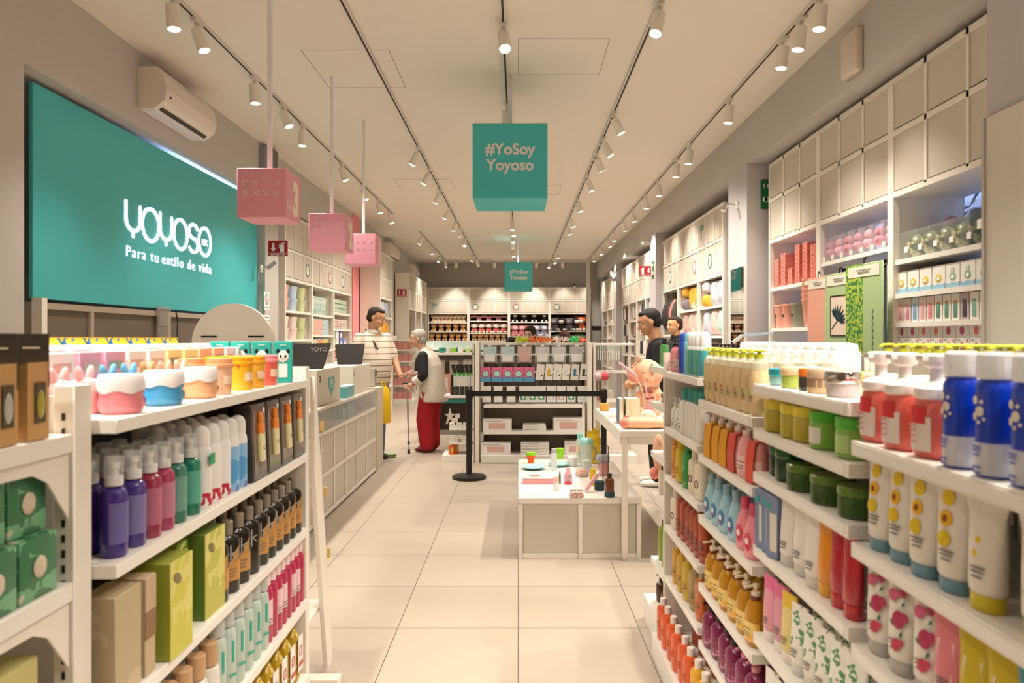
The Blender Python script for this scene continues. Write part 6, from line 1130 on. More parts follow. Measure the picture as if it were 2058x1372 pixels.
for i, (x, c, n) in enumerate(((.98, '9fd3bd', 'mint'), (1.03, 'c9c3d3', 'lilac'))): thing('keychain_bottle', f'small clear {n} charm bottle beside the lying pig', 'charm', [('bottle', MB().loft([(.012, .012, 0), (.014, .014, .05), (.006, .006, .06)], 14).mesh(), M(c, .1, alpha=.7)), ('cap', MB().cyl((0, 0, .06), (0, 0, .075), .008).mesh(), M('e9e3e0', .3))], (x-.05, 4.86, .846))
# ---------------------------------------------------------------- goods on the wall shelving
def LWX(d=.1): return -2.80-d
def stack_tub(c, h=.16, r=.1, n=2):
    return [('tub', cached(('stb', h, r), lambda: MB().loft([(r*.85, r*.85, 0, 4), (r, r, h*.9, 4), (r*1.03, r*1.03, h*.9, 4), (r*1.03, r*1.03, h, 4)], 20).mesh()), M(c, .5), (0, 0, k*(h+.002))) for k in range(n)]
BN1 = 'on the wall unit nearest the pale column'
for z, cs in ((1.787, (('e5a898', 'salmon'), ('b4c9dc', 'pale blue'), ('c9cc9a', 'pale green'))), (1.431, (('e9d9c9', 'cream'), ('e6cfc9', 'pale pink'), ('c6cb98', 'soft green')))):
    for i, (y, (c, n)) in enumerate(zip((8.83, 9.17, 9.52), cs)):
        thing('storage_tub_stack', f'stack of {n} storage tubs {BN1}, {("upper" if z > 1.6 else "lower")} shelf', 'storage tubs', stack_tub(c, .155 if z > 1.6 else .14, .105, 2), (LWX(.13), y, z))
for i in range(8): thing('flat_basket', f'flat pale green tray, {nth(i)} of the low stacks behind the tills', 'tray', [(None, cached('fbk', lambda: MB().loft([(.13, .1, 0, 4), (.14, .11, .018, 4)], 20).mesh()), M('c3cc9a' if i < 4 else 'd9d6b4', .5))], (LWX(.14), (9.0, 9.45)[i // 4], 1.241+(i % 4)*.022), PI/2, 'flat green trays')
MID = 'on the middle wall unit behind the cashier'
for i in range(6): thing('tall_tumbler', f'tall pastel patterned tumbler, {nth(i)} {MID}', 'tumbler', [('body', cached('ttb', lambda: MB().loft([(.05, .05, 0), (.065, .065, .23)], 18).mesh()), pattern('noise', ('d9e0d9', '9fc4b3', 'e9c3b9'), 8, .3, thr=(.5, .6))), ('lid', cached('ttl', lambda: MB().loft([(.068, .068, 0), (.068, .068, .02), (.03, .03, .03)], 18).mesh()), M('b9d3c6', .3), (0, 0, .23))], (LWX(.09), 9.96+i*.13, 1.777), 0, 'pastel tumblers')
cc = (('e0a898', 'e0a898', 'a9c9d9'), ('d9d0b4', 'e0906f', 'd9cf3a'))
for s, z in enumerate((1.491, 1.281)):
    for i in range(6):
        for k in range(3 if s == 0 else 2):
            thing('food_container', f'stacked food container, column {("one", "two", "three", "four", "five", "six")[i]}, {nth(k)} up, {("upper", "lower")[s]} shelf of the middle wall unit', 'container', [('box', cached('fcb', lambda: MB().box(-.075, .075, -.06, .06, 0, .062).bevel(.008, 2).mesh()), M(cc[s][i // 2], .35)), ('lid', cached('fcl', lambda: MB().box(-.078, .078, -.063, .063, .0625, .072).mesh()), M('f0e9e0', .4))], (LWX(.09), 9.97+i*.135, z+k*.075), PI/2, 'stacked pastel food containers')
for k in range(3):
    for i in range(5): thing('patterned_pouch', f'folded patterned pouch, column {("one", "two", "three", "four", "five")[i]}, {nth(k)} up, beside the pink wall', 'pouch', [(None, cached('ppc', lambda: MB().box(-.09, .09, -.07, .07, 0, .07).bevel(.02, 2).mesh()), pattern('noise', ('cdd6c4', '6f9f84', 'e9d3c6'), 30, .6, thr=(.5, .6)))], (LWX(.1), 11.15+i*.17, 1.841+k*.073), PI/2, 'green patterned pouches')
for k in range(4):
    for i in range(4): thing('folded_cloth', f'folded spotted cloth, pile {("one", "two", "three", "four")[i]}, {nth(k)} up, beside the pink wall', 'cloth', [(None, cached('fdc', lambda: MB().box(-.1, .1, -.08, .08, 0, .036).bevel(.012, 2).mesh()), pattern('noise', ('d9c4bb', 'b98076', 'efe6de'), 35, .8, thr=(.5, .6)))], (LWX(.1), 11.15+i*.21, 1.591+k*.038), PI/2, 'folded spotted cloths')
for i, (y, z, c, n) in enumerate(((11.1, 1.291, '9fd05a', 'lime green'), (11.3, 1.291, 'e3ddd6', 'white'), (11.55, 1.291, '6f84c8', 'blue and white'), (11.78, 1.291, '8394cc', 'violet blue'), (11.3, 1.425, 'ece8e2', 'round white'), (11.52, 1.425, '5f74c0', 'deep blue'))):
    thing('bag_carton', f'{n} small carton {("on the lower", "on the upper")[z > 1.4]} level beside the pink wall', 'carton', k_box(.16, .12, .13, M(c, .5), (('panel', -.05, .05, .03, .1, M('eee8e2', .5)),)), (LWX(.09), y, z), PI/2)
for k in range(3):
    for i in range(6): thing('pink_slipper', f'pink slipper roll, {nth(i)} along, {nth(k)} row up, lowest visible shelf by the pink wall', 'slipper', [(None, cached('psl', lambda: MB().ell((0, 0, .03), (.065, .06, .03)).mesh()), M('e0958c' if i % 2 else 'efd9d0', .7))], (LWX(.1), 11.1+i*.15, 1.081+k*.061), 0, 'pink slipper rolls')
# cushions
def cushion(name, lab, loc, w, h, t, mat, rz, group=None):
    def f():
        m = MB(); n = 12; V = [[None]*(n+1) for _ in range(n+1)]; B = [[None]*(n+1) for _ in range(n+1)]
        for i in range(n+1):
            for j in range(n+1):
                u, v = i/n*2-1, j/n*2-1; b = ((1-u**4)*(1-v**4))**.5; pin = 1-.06*(1-abs(u))*0-.05*(abs(u)*abs(v)*-1+1)*0
                x, z = u*w/2*(1-.08*(1-v*v)*abs(u)**3*-1-.08), (v+1)/2*h
                V[i][j] = m.b.verts.new((x, -b*t/2, z)); B[i][j] = V[i][j] if i in (0, n) or j in (0, n) else m.b.verts.new((x, b*t/2, z))
        for G, fl in ((V, 0), (B, 1)):
            for i in range(n):
                for j in range(n):
                    q = [G[i][j], G[i+1][j], G[i+1][j+1], G[i][j+1]]
                    try: m.b.faces.new(q[::-1] if fl else q).smooth = True
                    except ValueError: pass
        return m.mesh('cushion', False)
    return thing(name, lab, 'cushion', [(None, cached(('cush', round(w, 2), round(h, 2), round(t, 2)), f), mat)], loc, rz, group)
def cm(c): return M(c, .8, bump=.5, bscale=9)
SX = 2.43
for (y, z, w, h, c, n) in ((8.37, 1.832, .36, .32, 'a9adb8', 'grey, nearest on the top shelf'), (8.68, 1.832, .36, .32, 'b3b6c0', 'light grey, second on the top shelf'), (9.0, 1.995, .34, .16, 'c3c0c6', 'grey and white, top half'), (9.0, 1.832, .34, .16, 'e0a030', 'mustard, beneath the grey and white one'),
                           (9.5, 1.832, .32, .32, 'e6a83a', 'mustard with white print, first'), (9.78, 1.832, .32, .32, 'e3a234', 'mustard with white print, second'), (10.12, 1.995, .32, .16, 'c98f26', 'dark mustard'), (10.12, 1.832, .32, .16, '77707a', 'grey, under the dark mustard one'),
                           (8.35, 1.477, .32, .33, 'a6cfc0', 'mint green knitted'), (8.66, 1.477, .34, .33, 'dcb5ac', 'plain blush pink'), (9.0, 1.477, .34, .33, 'b9bcc9', 'pale lavender grey'), (9.48, 1.477, .34, .33, 'e3bfb2', 'pink printed, nearest of its shelf'), (9.8, 1.477, .32, .33, 'dfb8aa', 'pink printed, next one'), (10.12, 1.477, .32, .33, 'c9a39c', 'dusty pink')):
    cushion('cushion', f'{n} cushion, on the shelves behind the two men', (SX, y, z), w*.95, h, .2 if h > .2 else .24, cm(c) if 'print' not in n else pattern('noise', (c, 'f3e6d6'), 8, .8, thr=.58), -PI/2)
for i in range(3): cushion('cushion', f'grey knotted cushion low on the shelves behind the men, {nth(i)}', (SX, 8.4+i*.6, 1.101), .36, .3, .2, cm(('8b8790', 'cfc4c8', '9a94a0')[i]), -PI/2, 'low cushions')
for (y, z, c, n) in ((12.86, 1.831, '9a93a8', 'lavender'), (13.2, 1.831, 'c3c6d3', 'silver grey'), (13.55, 1.831, 'b3bccc', 'light blue'), (12.9, 1.451, 'e6a430', 'mustard'), (13.25, 1.451, 'e8ab3c', 'bright mustard'), (13.58, 1.451, 'e09c2c', 'deep mustard'), (12.9, 1.001, 'd9cf9c', 'zigzag yellow'), (13.25, 1.001, 'e3b25c', 'zigzag gold'), (13.58, 1.001, 'e0a83c', 'plain gold'),
                     (12.9, .551, 'b3b6c3', 'steel grey'), (13.25, .551, 'a6a9b6', 'mid grey'), (13.58, .551, 'c9c9d3', 'pale grey'), (12.9, .121, 'd9b9ae', 'blush'), (13.25, .121, 'dfc3b9', 'light blush'), (13.58, .121, 'e3cfc6', 'cream pink')):
    cushion('cushion', f'{n} cushion in the shelving behind the man in the striped shirt', (-2.56, y, z), .32, .33, .2, cm(c) if 'zigzag' not in n else pattern('bands', (c, 'f0e6d0'), 7, .8, thr=.5), PI/2)
# hanging bags in the far bay of the grey-pillar run
for i, (y, c, n) in enumerate(((10.62, '4a4038', 'dark brown'), (10.80, 'c98070', 'salmon and grey'), (10.98, '3a3036', 'black'), (11.16, '2c2428', 'black round'), (11.33, '352c33', 'plum black'))):
    thing('hanging_bag', f'{n} soft bag hanging from a hook beside the cushions', 'bag', [('bag', cached('hbg', lambda: MB().loft([(.05, .05, 0), (.1, .09, .08), (.11, .1, .25), (.07, .07, .38), (.02, .02, .45)], 18).mesh()), M(c, .8, bump=.4, bscale=20)), ('strap', cached('hbs', lambda: MB().cyl((0, 0, .44), (0, 0, .56), .006).mesh()), BLACK)], (2.36, y, 1.58), 0, None, rot=(0, 0, 0))
thing('hook_rail', 'chrome rail with hooks over the hanging bags', 'rail', [('rail', MB().cyl((0, 10.45, 0), (0, 11.45, 0), .008).mesh(), CHROME), ('hooks', MB().box(-.02, .02, 10.6, 10.61, -.03, 0).box(-.02, .02, 10.98, 10.99, -.03, 0).mesh(), CHROME)], (2.36, 0, 2.145))
# socks, gloves and pouches in the bays behind the red sign
q = random.Random(8)
cols = ('4a4450', 'd9d0c6', '8f8378', '33303a', 'e3dcd3', 'b9a596', '6f7880', 'c98f86', '5c5560', 'e9e3da')
cnames = ('charcoal', 'cream', 'taupe', 'black', 'off-white', 'beige', 'slate', 'rose', 'purple-grey', 'ivory')
for b in range(4):
    for lv, z in enumerate((1.85, 1.5, 1.15, .78)):
        for i in range(8):
            k = q.randrange(10); y = 12.15+b*1.0+i*.11
            thing('sock_pack', f'{cnames[k]} sock pack on a hook, {nth(i)} of level {("one", "two", "three", "four")[lv]}, {("nearest", "second", "third", "last")[b]} bay past the pillar', 'sock pack', [(None, cached(('sk', q.randrange(2)), lambda: MB().box(-.012, .012, -.042, .042, 0, .24).bevel(.008, 1).mesh()), M(cols[k], .8))], (2.36+q.uniform(0, .05), y, z), 1.2+q.uniform(-.25, .25), 'hanging sock packs')
for b in range(3):
    for lv, z in enumerate((1.802, 1.452, 1.102)):
        for i in range(4):
            k = q.randrange(10)
            thing('folded_hat', f'{cnames[k]} soft hat, {nth(i)} on shelf {("one", "two", "three")[lv]} of the {("nearest", "middle", "corner")[b]} hat bay', 'hat', [('crown', cached('fht', lambda: MB().loft([(.1, .1, 0), (.09, .09, .05), (.06, .06, .12), (0, 0, .14)], 16).mesh()), M(cols[k], .9)), ('brim', cached('fhb', lambda: MB().loft([(.13, .13, 0), (.13, .13, .012), (.1, .1, .014)], 16).mesh()), M(cols[(k+3) % 10], .9))], (2.46, 16.75+b*1.08+i*.25, z), 0, 'soft hats by the end wall')
# clothes on rails and pink cartons at the far run on the cashier side
for i in range(9):
    k = i % 5
    thing('hanging_garment', f'{("beige", "navy", "khaki", "grey", "brown")[k]} garment on a hanger, {nth(i)} from the red sign, far wall run', 'garment', [('garment', cached('gmt', lambda: MB().loft([(.03, .1, 0, 3), (.03, .12, .5, 3), (.03, .15, .62, 3), (.015, .03, .68, 2)], 14).mesh()), M(('b3a68f', '2c3040', '8f8a6f', '77726c', '6b5a4c')[k], .9, bump=.3)), ('hanger', cached('hgr', lambda: MB().cyl((0, 0, .67), (0, 0, .75), .004).mesh()), CHROME)], (-2.62, 16.45+i*.105 if i < 4 else 17.0+(i-4)*.4, 1.34), .2)
for i in range(5): thing('grey_plush_roll', f'grey fluffy roll, {nth(i)} in the far corner bay', 'plush roll', [(None, cached('gpr2', lambda: MB().ell((0, 0, .16), (.1, .1, .17)).mesh()), M('8a7c70', .95, bump=.6, bscale=30))], (-2.6, 18.55+(i % 3)*.28, .52+.35*(i % 5)), 0, 'grey fluffy rolls')
e = empty('carton_rack', 'tall white rack of pink cartons below the red extinguisher sign', 'rack', (-2.72, 15.75, 0))
for z in (.12, .42, .68, .95, 1.2, 1.42): obj('shelf', MB().box(0, .4, 0, .5, z-.03, z).mesh(), SHELFM, e)
obj('base', MB().box(-.01, .42, -.02, .5, 0, .089).mesh(), SHELFM, e); obj('side', MB().box(.36, .38, .505, .52, 0, 1.5).mesh(), WHITE, e); obj('side', MB().box(-.03, -.011, .0, .52, 0, 1.5).mesh(), WHITE, e)
for k, z in enumerate((.12, .42, .68, .95, 1.2)):
    for i in range(6): thing('pink_carton', f'pink carton, {nth(i)} on tier {("one", "two", "three", "four", "five")[k]} of the rack below the sign', 'carton', [(None, cached('pcb', lambda: MB().box(-.028, .028, -.05, .05, 0, .15).mesh()), M('d48c86', .5))], (-2.68+i*.064, 15.82, z+.001), 0, 'pink cartons on the rack')
# ---------------------------------------------------------------- plush toys at the far wall
def plush(kind, loc, lab, group, s=1.0, rz=0):
    F_ = {'shiba': ('e3a45c', 'f0dcc0'), 'cream': ('e6c7ab', 'f3e3d3'), 'monkey': ('6a4434', 'e6cbb0'), 'sheep': ('d86a60', 'f0e6d9'), 'bear': ('cba078', 'dcc09c'), 'pale': ('ecd9c3', 'f6ebdd'), 'pink': ('dd8f96', 'efb9bb'), 'lilac': ('b3b3cf', 'e0dfe9'), 'black': ('262226', 'e6e0d8'), 'grey': ('5a5860', '8b8890'), 'green': ('6f8f68', '93ad88'), 'orange': ('d8704c', 'f3e3d6'), 'yellow': ('e0b23a', 'efd06a'), 'donut': ('d99aa4', 'b9b0ae')}[kind]
    b, f = M(F_[0], .9), M(F_[1], .9)
    e = empty('plush_toy', lab, 'plush toy', loc, rz, group, scale=(s*1.36, s*1.2, s))
    sp = lambda k, c, r: cached(('ps', k), lambda: MB().ell(c, r, 2).mesh())
    if kind == 'donut':
        obj('body', cached('pdn', lambda: MB().stroke(arc(0, .0, .13, .1, 0, 180, 12), .07, .1).mesh('dn', False)), b, e, (0, -.05, .03)); return
    if kind in ('green', 'yellow'):
        obj('body', sp('long', (0, 0, .08), (.26, .09, .085)), b, e); obj('belly', sp('lbel', (0, -.05, .075), (.2, .05, .05)), f, e); return
    headc = f if kind in ('sheep', 'monkey') else b
    obj('body', sp('b', (0, 0, .085), (.085, .08, .1)), b, e)
    h = obj('head', sp('h', (0, 0, 0), (.1, .085, .085)), headc, e, (0, -.02, .235))
    obj('muzzle', sp('m', (0, -.06, -.02), (.05, .04, .038)), f if headc is b else b if kind == 'monkey' else PAPER, h)
    for sx_ in (-1, 1):
        if kind in ('pink', 'lilac'): obj('ear', sp('el', (0, 0, -.06), (.028, .02, .11)), b, h, (sx_*.09, 0, .04), (0, sx_*-.3, 0))
        else: obj('ear', sp('e', (0, 0, 0), (.026, .018, .032)), b, h, (sx_*.065, 0, .07), (0, sx_*.4, 0))
        obj('eye', sp('y', (0, 0, 0), (.008, .005, .009)), BLACK if kind != 'black' else PAPER, h, (sx_*.035, -.083, .012))
        obj('paw', sp('p', (0, 0, 0), (.03, .035, .028)), f, e, (sx_*.055, -.08, .03))
BX = [-2.50+i*1.122 for i in range(4)]
def prow(bay, z, kinds, n, s, lab, x0=.16, x1=.97, y=20.04):
    for i in range(n):
        x = BX[bay]+x0+(x1-x0)*i/max(1, n-1)
        plush(kinds[i % len(kinds)], (x, y, z+.001), f'{lab[i % len(lab)]}, {nth(i)} from the cashier side, {("corner", "second", "third", "last")[bay]} far wall bay', None, s, rnd.uniform(-.15, .15))
prow(0, 1.89, ['cream'], 8, .62, ['small cream plush on the top shelf']); prow(0, 1.64, ['shiba'], 5, .62, ['tan dog plush, middle shelf']); prow(0, 1.38, ['shiba'], 6, .62, ['small tan dog plush, third shelf'], .1, 1.02); prow(0, 1.1, ['monkey'], 6, .68, ['dark brown monkey plush, fourth shelf'])
prow(1, 1.93, ['donut'], 4, .9, ['pink and grey neck cushion, top shelf'], .16, .96); prow(1, 1.6, ['sheep'], 5, .82, ['white-faced plush in a coral outfit']); prow(1, 1.38, ['bear'], 6, .62, ['brown bear plush, third shelf']); prow(1, 1.1, ['pale'], 6, .8, ['pale cream plush, fourth shelf'])
prow(2, 1.9, ['black'], 4, .75, ['black and white plush, top shelf']); prow(2, 1.5, ['pink', 'pink', 'pink', 'lilac', 'lilac'], 5, 1.0, ['pink long-eared plush', 'pink long-eared rabbit', 'pink droopy-eared plush', 'lilac long-eared plush', 'lilac rabbit with ribbon']); prow(2, 1.15, ['pink', 'pale'], 6, .9, ['pink lower-shelf plush', 'white lower-shelf plush'])
prow(3, 1.65, ['grey', 'black', 'grey', 'black'], 4, 1.18, ['grey shark-like plush', 'black bird-like plush', 'dark grey round plush', 'black small-beaked plush'], .13, .75); 
prow(3, 1.42, ['green'], 2, .9, ['long green crocodile plush'], .3, .82); prow(3, 1.1, ['green'], 2, .9, ['long dark green plush low down'], .3, .82)
plush('orange', (BX[3]+.86, 20.05, 1.651), 'large orange and white fish plush beside the steel post', None, 1.25); plush('yellow', (BX[3]+.99, 20.06, 1.93), 'bright yellow plush at the far wall end', None, .35)
# ---------------------------------------------------------------- goods before the shop window
WX = 2.47
def wrow(n, y0, y1, z, kf, desc, cat, where, group, name, x=WX, start=0):
    for i in range(n):
        y = y0+(y1-y0)*i/max(1, n-1)
        thing(name, f'{desc}, {nth(i+start)} {where}', cat, kf(i), (x, y, z+.001), -PI/2, group)
# closest bay: wreath boxes, egg boxes...
FOLG = pattern('noise', ('31402c', '6f7a4a', 'c9b98a', 'a34a4a'), 22, .3, thr=(.45, .56, .66))
for i in range(5): thing('dried_flower_box', f'clear box of dried green and cream flowers, {nth(i)} from the pillar side, window shelf', 'flower box', [('box', cached('dfb', lambda: MB().box(-.085, .085, -.07, .07, 0, .17).bevel(.004, 1).mesh()), M('dfe9e6', .08, alpha=.13)), ('flowers', cached('dff', lambda: MB().ell((0, 0, .08), (.072, .06, .075), 2).mesh()), FOLG), ('tag', cached('dft', lambda: MB().box(-.02, .02, -.001, .001, .04, .075).mesh()), PAPER, (0, -.072, 0))], (WX, 4.46-i*.155, 1.931), -PI/2, 'dried flower boxes')
thing('wreath_box', 'dark teal wreath box with a white card, on the window shelf', 'wreath box', [('box', MB().box(-.11, .11, -.07, .07, 0, .2).bevel(.004, 1).mesh(), M('2c5560', .1, alpha=.3)), ('wreath', MB().ell((0, -.01, .1), (.095, .055, .09), 2).mesh(), pattern('noise', ('1c3c40', '33604f', 'b9604a'), 22, .4, thr=(.55, .68))), ('card', MB().box(-.04, .03, -.0005, .0005, .08, .13).mesh(), PAPER, (0, -.072, 0))], (WX, 3.70+.03, 1.931), -PI/2)
thing('candle_box', 'clear box with a cream shell candle and white base, end of the window shelf', 'box', [('box', MB().box(-.06, .06, -.06, .06, 0, .17).mesh(), M('e3ebe9', .08, alpha=.15)), ('base', MB().box(-.055, .055, -.055, .055, .002, .05).mesh(), M('e6d6cb', .5)), ('candle', MB().ell((0, 0, .1), (.04, .035, .05)).mesh(), M('d3b98c', .5))], (WX, 3.535, 1.931), -PI/2)
for i, (y, c) in enumerate(((4.44, 'd9a5b9'), (4.2, 'b9b3d9'), (4.02, 'b39fd0'))): thing('large_flower_box', f'large clear box with {("pink", "violet", "lilac")[i]} soap flowers behind the dried ones', 'flower box', [('box', cached('lfb', lambda: MB().box(-.1, .1, -.08, .08, 0, .3).mesh()), M('e3e9f0', .08, alpha=.12)), ('bouquet', cached('lff', lambda: MB().ell((0, 0, .18), (.07, .06, .09), 2).ell((0, 0, .07), (.035, .035, .06)).mesh()), M(c, .7, bump=.5))], (WX+.2, y, 1.931), -PI/2)
for i in range(8):
    yel = i < 4; c = M('d9b93c' if yel else '8fb59c', .5)
    p = [('carton', cached('dkc', lambda: MB().box(-.062, .062, -.05, .05, 0, .135).mesh()), M('e9e4dd', .5)), ('wave_print', cached('dkw', lambda: MB().prism([(-.062, 0), (.062, 0), (.062, .03), (.03, .022), (0, .032), (-.03, .022), (-.062, .03)], .002).mesh('w', False)), M('8fb9cf', .5), (0, -.053, 0)), ('lamp_picture', cached('dkl', lambda: MB().loft([(.03, .024, 0), (.012, .014, .0015), (0, 0, .0016)], 14, Matrix.Rotation(PI/2, 4, 'X')).mesh()), c, (0, -.051, .06)), ('face_picture', cached('dkf', lambda: MB().ell((0, 0, 0), (.016, .002, .013), 1).mesh()), PAPER, (0, -.053, .058))]
    if not yel: p.append(('ear_picture', cached('dke', lambda: MB().ell((-.01, 0, .02), (.004, .001, .018), 1).ell((.01, 0, .02), (.004, .001, .018), 1).mesh()), c, (0, -.051, .075)))
    if i < 7: thing('night_lamp_carton', f'white carton with a {"yellow round" if yel else "green eared"} lamp picture, {nth(i)} from the pillar side', 'carton', p, (WX-.03, 4.50-i*.133, 1.721), -PI/2, None)
for i in range(5): thing('flat_white_carton', f'flat white carton lying behind the lamp cartons, {nth(i)} one', 'carton', k_box(.25, .14, .055, M('dcd2c9', .5), (('print', -.02, .02, .02, .028, M('77706a', .6)),)), (WX+.18, 4.4-(i % 2)*.28, 1.721+(i // 2)*.058), -PI/2, 'flat white cartons')
thing('kraft_case', 'open brown cardboard case at the end of the lamp carton shelf', 'case', [('case', MB().box(-.11, .11, -.08, .08, 0, .12).mesh(), M('a9804c', .7)), ('label', MB().box(-.03, .02, -.001, .001, .01, .04).mesh(), PAPER, (0, -.081, 0)), ('round_sticker', MB().cyl((0, -.0805, .085), (0, -.082, .085), .013).mesh(), M('3fae9c', .5)), ('flap', MB().box(-.11, .11, -.08, -.075, .121, .16).mesh(), M('b98f5a', .7))], (WX, 3.53, 1.721), -PI/2)
for i, (c, k, n) in enumerate((('e3d0cb', 'd98a98', 'pink window bottle carton'), ('e3d0cb', 'd98a98', 'pink window bottle carton'), ('c9d3da', '7a9cc0', 'clear blue tumbler'), ('e6d6cf', 'e09aa4', 'rosy bottle carton'), ('e3cfc6', 'd97f8c', 'rosy bottle carton'), ('e6e0d8', '5f8f7c', 'green flask carton'), ('e6e0d8', '5f8f7c', 'green flask carton'), ('e6e0d8', '5f8f7c', 'green flask carton'), ('b9a9b0', '4c4048', 'clear boxed tumbler'), ('e9e3da', '7fb09c', 'mint flask carton'), ('e9e3da', '7fb09c', 'mint flask carton'), ('e9e3da', '7fb09c', 'mint flask carton'))):
    p = [('carton', cached('flc', lambda: MB().box(-.036, .036, -.04, .04, 0, .145).mesh()), M(c, .5)), ('flask_picture', cached('flp', lambda: MB().box(-.016, .016, -.0015, 0, .015, .095).bevel(.006, 2).mesh()), M(k, .5), (0, -.041, 0)), ('lid_picture', cached('fll', lambda: MB().box(-.012, .012, -.0015, 0, .096, .108).mesh()), M('d9704a' if 5 <= i < 8 else k, .5), (0, -.041, 0))]
    thing('flask_carton', f'{n}, {nth(i)} from the pillar side, third window shelf', 'carton', p, (WX-.04, 4.51-i*.081, 1.541), -PI/2)
for k in range(2):
    for i in range(8):
        c = ('cc5f80', 'cc5f80', 'e0707c', 'e0707c')[(i // 2) % 2*2+(i % 2)]
        p = [('carton', cached('egc', lambda: MB().box(-.058, .058, -.05, .05, 0, .085).mesh()), M('e6e1db', .5)), ('egg_picture', cached('ege', lambda: MB().loft([(.02, .024, 0), (.01, .012, .0014), (0, 0, .0015)], 14, Matrix.Rotation(PI/2, 4, 'X')).mesh()), M('b94a6c' if c[0] == 'c' else 'de6f7c', .5), (-.005, -.051, .035)), ('corner_picture', cached('egp', lambda: MB().cyl((.04, -.0505, .068), (.04, -.052, .068), .01).mesh()), M('dd8f9c', .5)), ('print', lines('egl', .03, [0], .0015), INK, (-.035, -.0515, .072))]
        thing('egg_carton', f'white carton with a pink egg-shaped sponge picture, {nth(i)} along, {("lower", "upper")[k]} layer', 'carton', p, (WX-.03, 4.49-i*.122, 1.361+k*.087), -PI/2, 'egg sponge cartons')
# middle bay: hamper boxes on the top and hanging boards
for i in range(7):
    thing('soap_flower_box', f'clear boxed pink soap flower, {nth(i)} from the pillar side, upper window shelf', 'flower box', [('box', cached('sfb', lambda: MB().box(-.055, .055, -.055, .055, 0, .18).mesh()), M('ecdfe3', .08, alpha=.15)), ('flower', cached('sff', lambda: MB().ell((0, 0, .125), (.035, .035, .04), 2).ell((0, 0, .07), (.04, .04, .04)).mesh()), M(('d98fa4', 'e3a9b4', 'cf8090')[i % 3], .7, bump=.4)), ('card', cached('sfc', lambda: MB().box(-.02, .02, -.001, .001, .005, .04).mesh()), M('e9dfca', .5), (0, -.057, 0))], (WX-.04, 5.60-i*.152, 2.031), -PI/2, 'clear soap flower boxes')
thing('hanger_rail', 'white rod with black clips carrying the hanging boards', 'rail', [('rod', MB().cyl((0, 0, 0), (0, 1.06, 0), .007).mesh(), WHITE)] + [('clip', cached('hcl', lambda: MB().box(-.012, .012, -.004, .004, -.02, .03).mesh()), BLACK, (0, .03+.06*k, 0)) for k in range(14)], (2.44, 4.6, 1.935))
def board(i, y, c, lab, extra=(), x=2.33, w=.30, h=.76, rz=-PI/2, top=1.90):
    p = [('board', cached(('brd', w, h), lambda: MB().box(-w/2, w/2, 0, .008, 0, h).bevel(.003, 1).mesh()), c), ('header_card', cached(('brh', w), lambda: MB().box(-w*.42, w*.42, -.003, -.001, h-.085, h-.015).mesh()), M('d9d3c4', .5)), ('print', lines(('brl', w), w*.4, [0, -.012, -.02], .0022), M('8a8a7c', .6), (0, -.004, h-.04)), ('hook', cached('brk', lambda: MB().stroke([(0, -.03), (0, .0), (.015, .015), (.03, .0)], .006, .006).mesh('hk', False)), BLACK, (0, .0, h+.025))] + list(extra)
    thing('hanging_board', lab, 'board', p, (x, y, top-h), rz, None)
GRN = M('a3b887', .6); LM = MB()
leaf = MB()
for a in range(-4, 5):
    t = a/4; L = .13*(1-.35*abs(t)); an = t*1.25; dx, dz = math.sin(an), math.cos(an); bx, bz = t*.02, -.06+(.02*abs(t))
    leaf.prism([(bx, bz), (bx+dx*L*.5-dz*.014, bz+dz*L*.5+dx*.014), (bx+dx*L, bz+dz*L), (bx+dx*L*.5+dz*.014, bz+dz*L*.5-dx*.014)], .001)
leaf.stroke([(0, -.06), (-.03, -.13)], .006, .001)
board(0, 5.42, M('d69a84', .6), 'salmon pink hanging board next to the cups', (), 2.25, .31, .62, -PI/2+.1)
board(1, 5.06, GRN, 'sage green hanging board with a framed dark leaf', (('frame_drawing', MB().stroke([(-.11, .34), (.1, .34), (.1, .62), (-.11, .62)], .008, .002, True).mesh('fr', False), BLACK, (0, -.003, 0)), ('picture_ground', MB().box(-.107, .097, -.0012, 0, .343, .617).mesh(), M('dcc8b4', .6)), ('leaf_drawing', leaf.mesh('leaf', False), M('16363c', .6), (0, -.0035, .49), (0, .5, 0))), 2.25, .37, .78, -PI/2+.1)
PT = pattern('noise', ('2f6a3c', '4f9a3a', 'b9b93a', '7fae5c'), 40, .6, thr=(.45, .52, .62))
board(2, 4.72, GRN, 'sage green hanging board, half leafy pattern, half plain with handwriting', (('leafy_half', MB().box(-.21, -.01, -.0012, 0, .0, .86).mesh(), PT), ('handwriting', MB().stroke([(.0+.008*math.sin(k*1.9), .56-.0125*k) for k in range(28)], .004, .001).mesh('hw', False), M('4c5c44', .6), (.1, -.002, 0))), 2.26, .42, .86, -PI/2+.1, 1.93)
for i in range(6): board(4+i, 4.66, M('8fa67a', .6), f'sage green board hanging edge-on, {nth(i)} behind the handwritten one', (), 2.42+i*.03, .1, .80, -1.2-i*.02, 1.93)
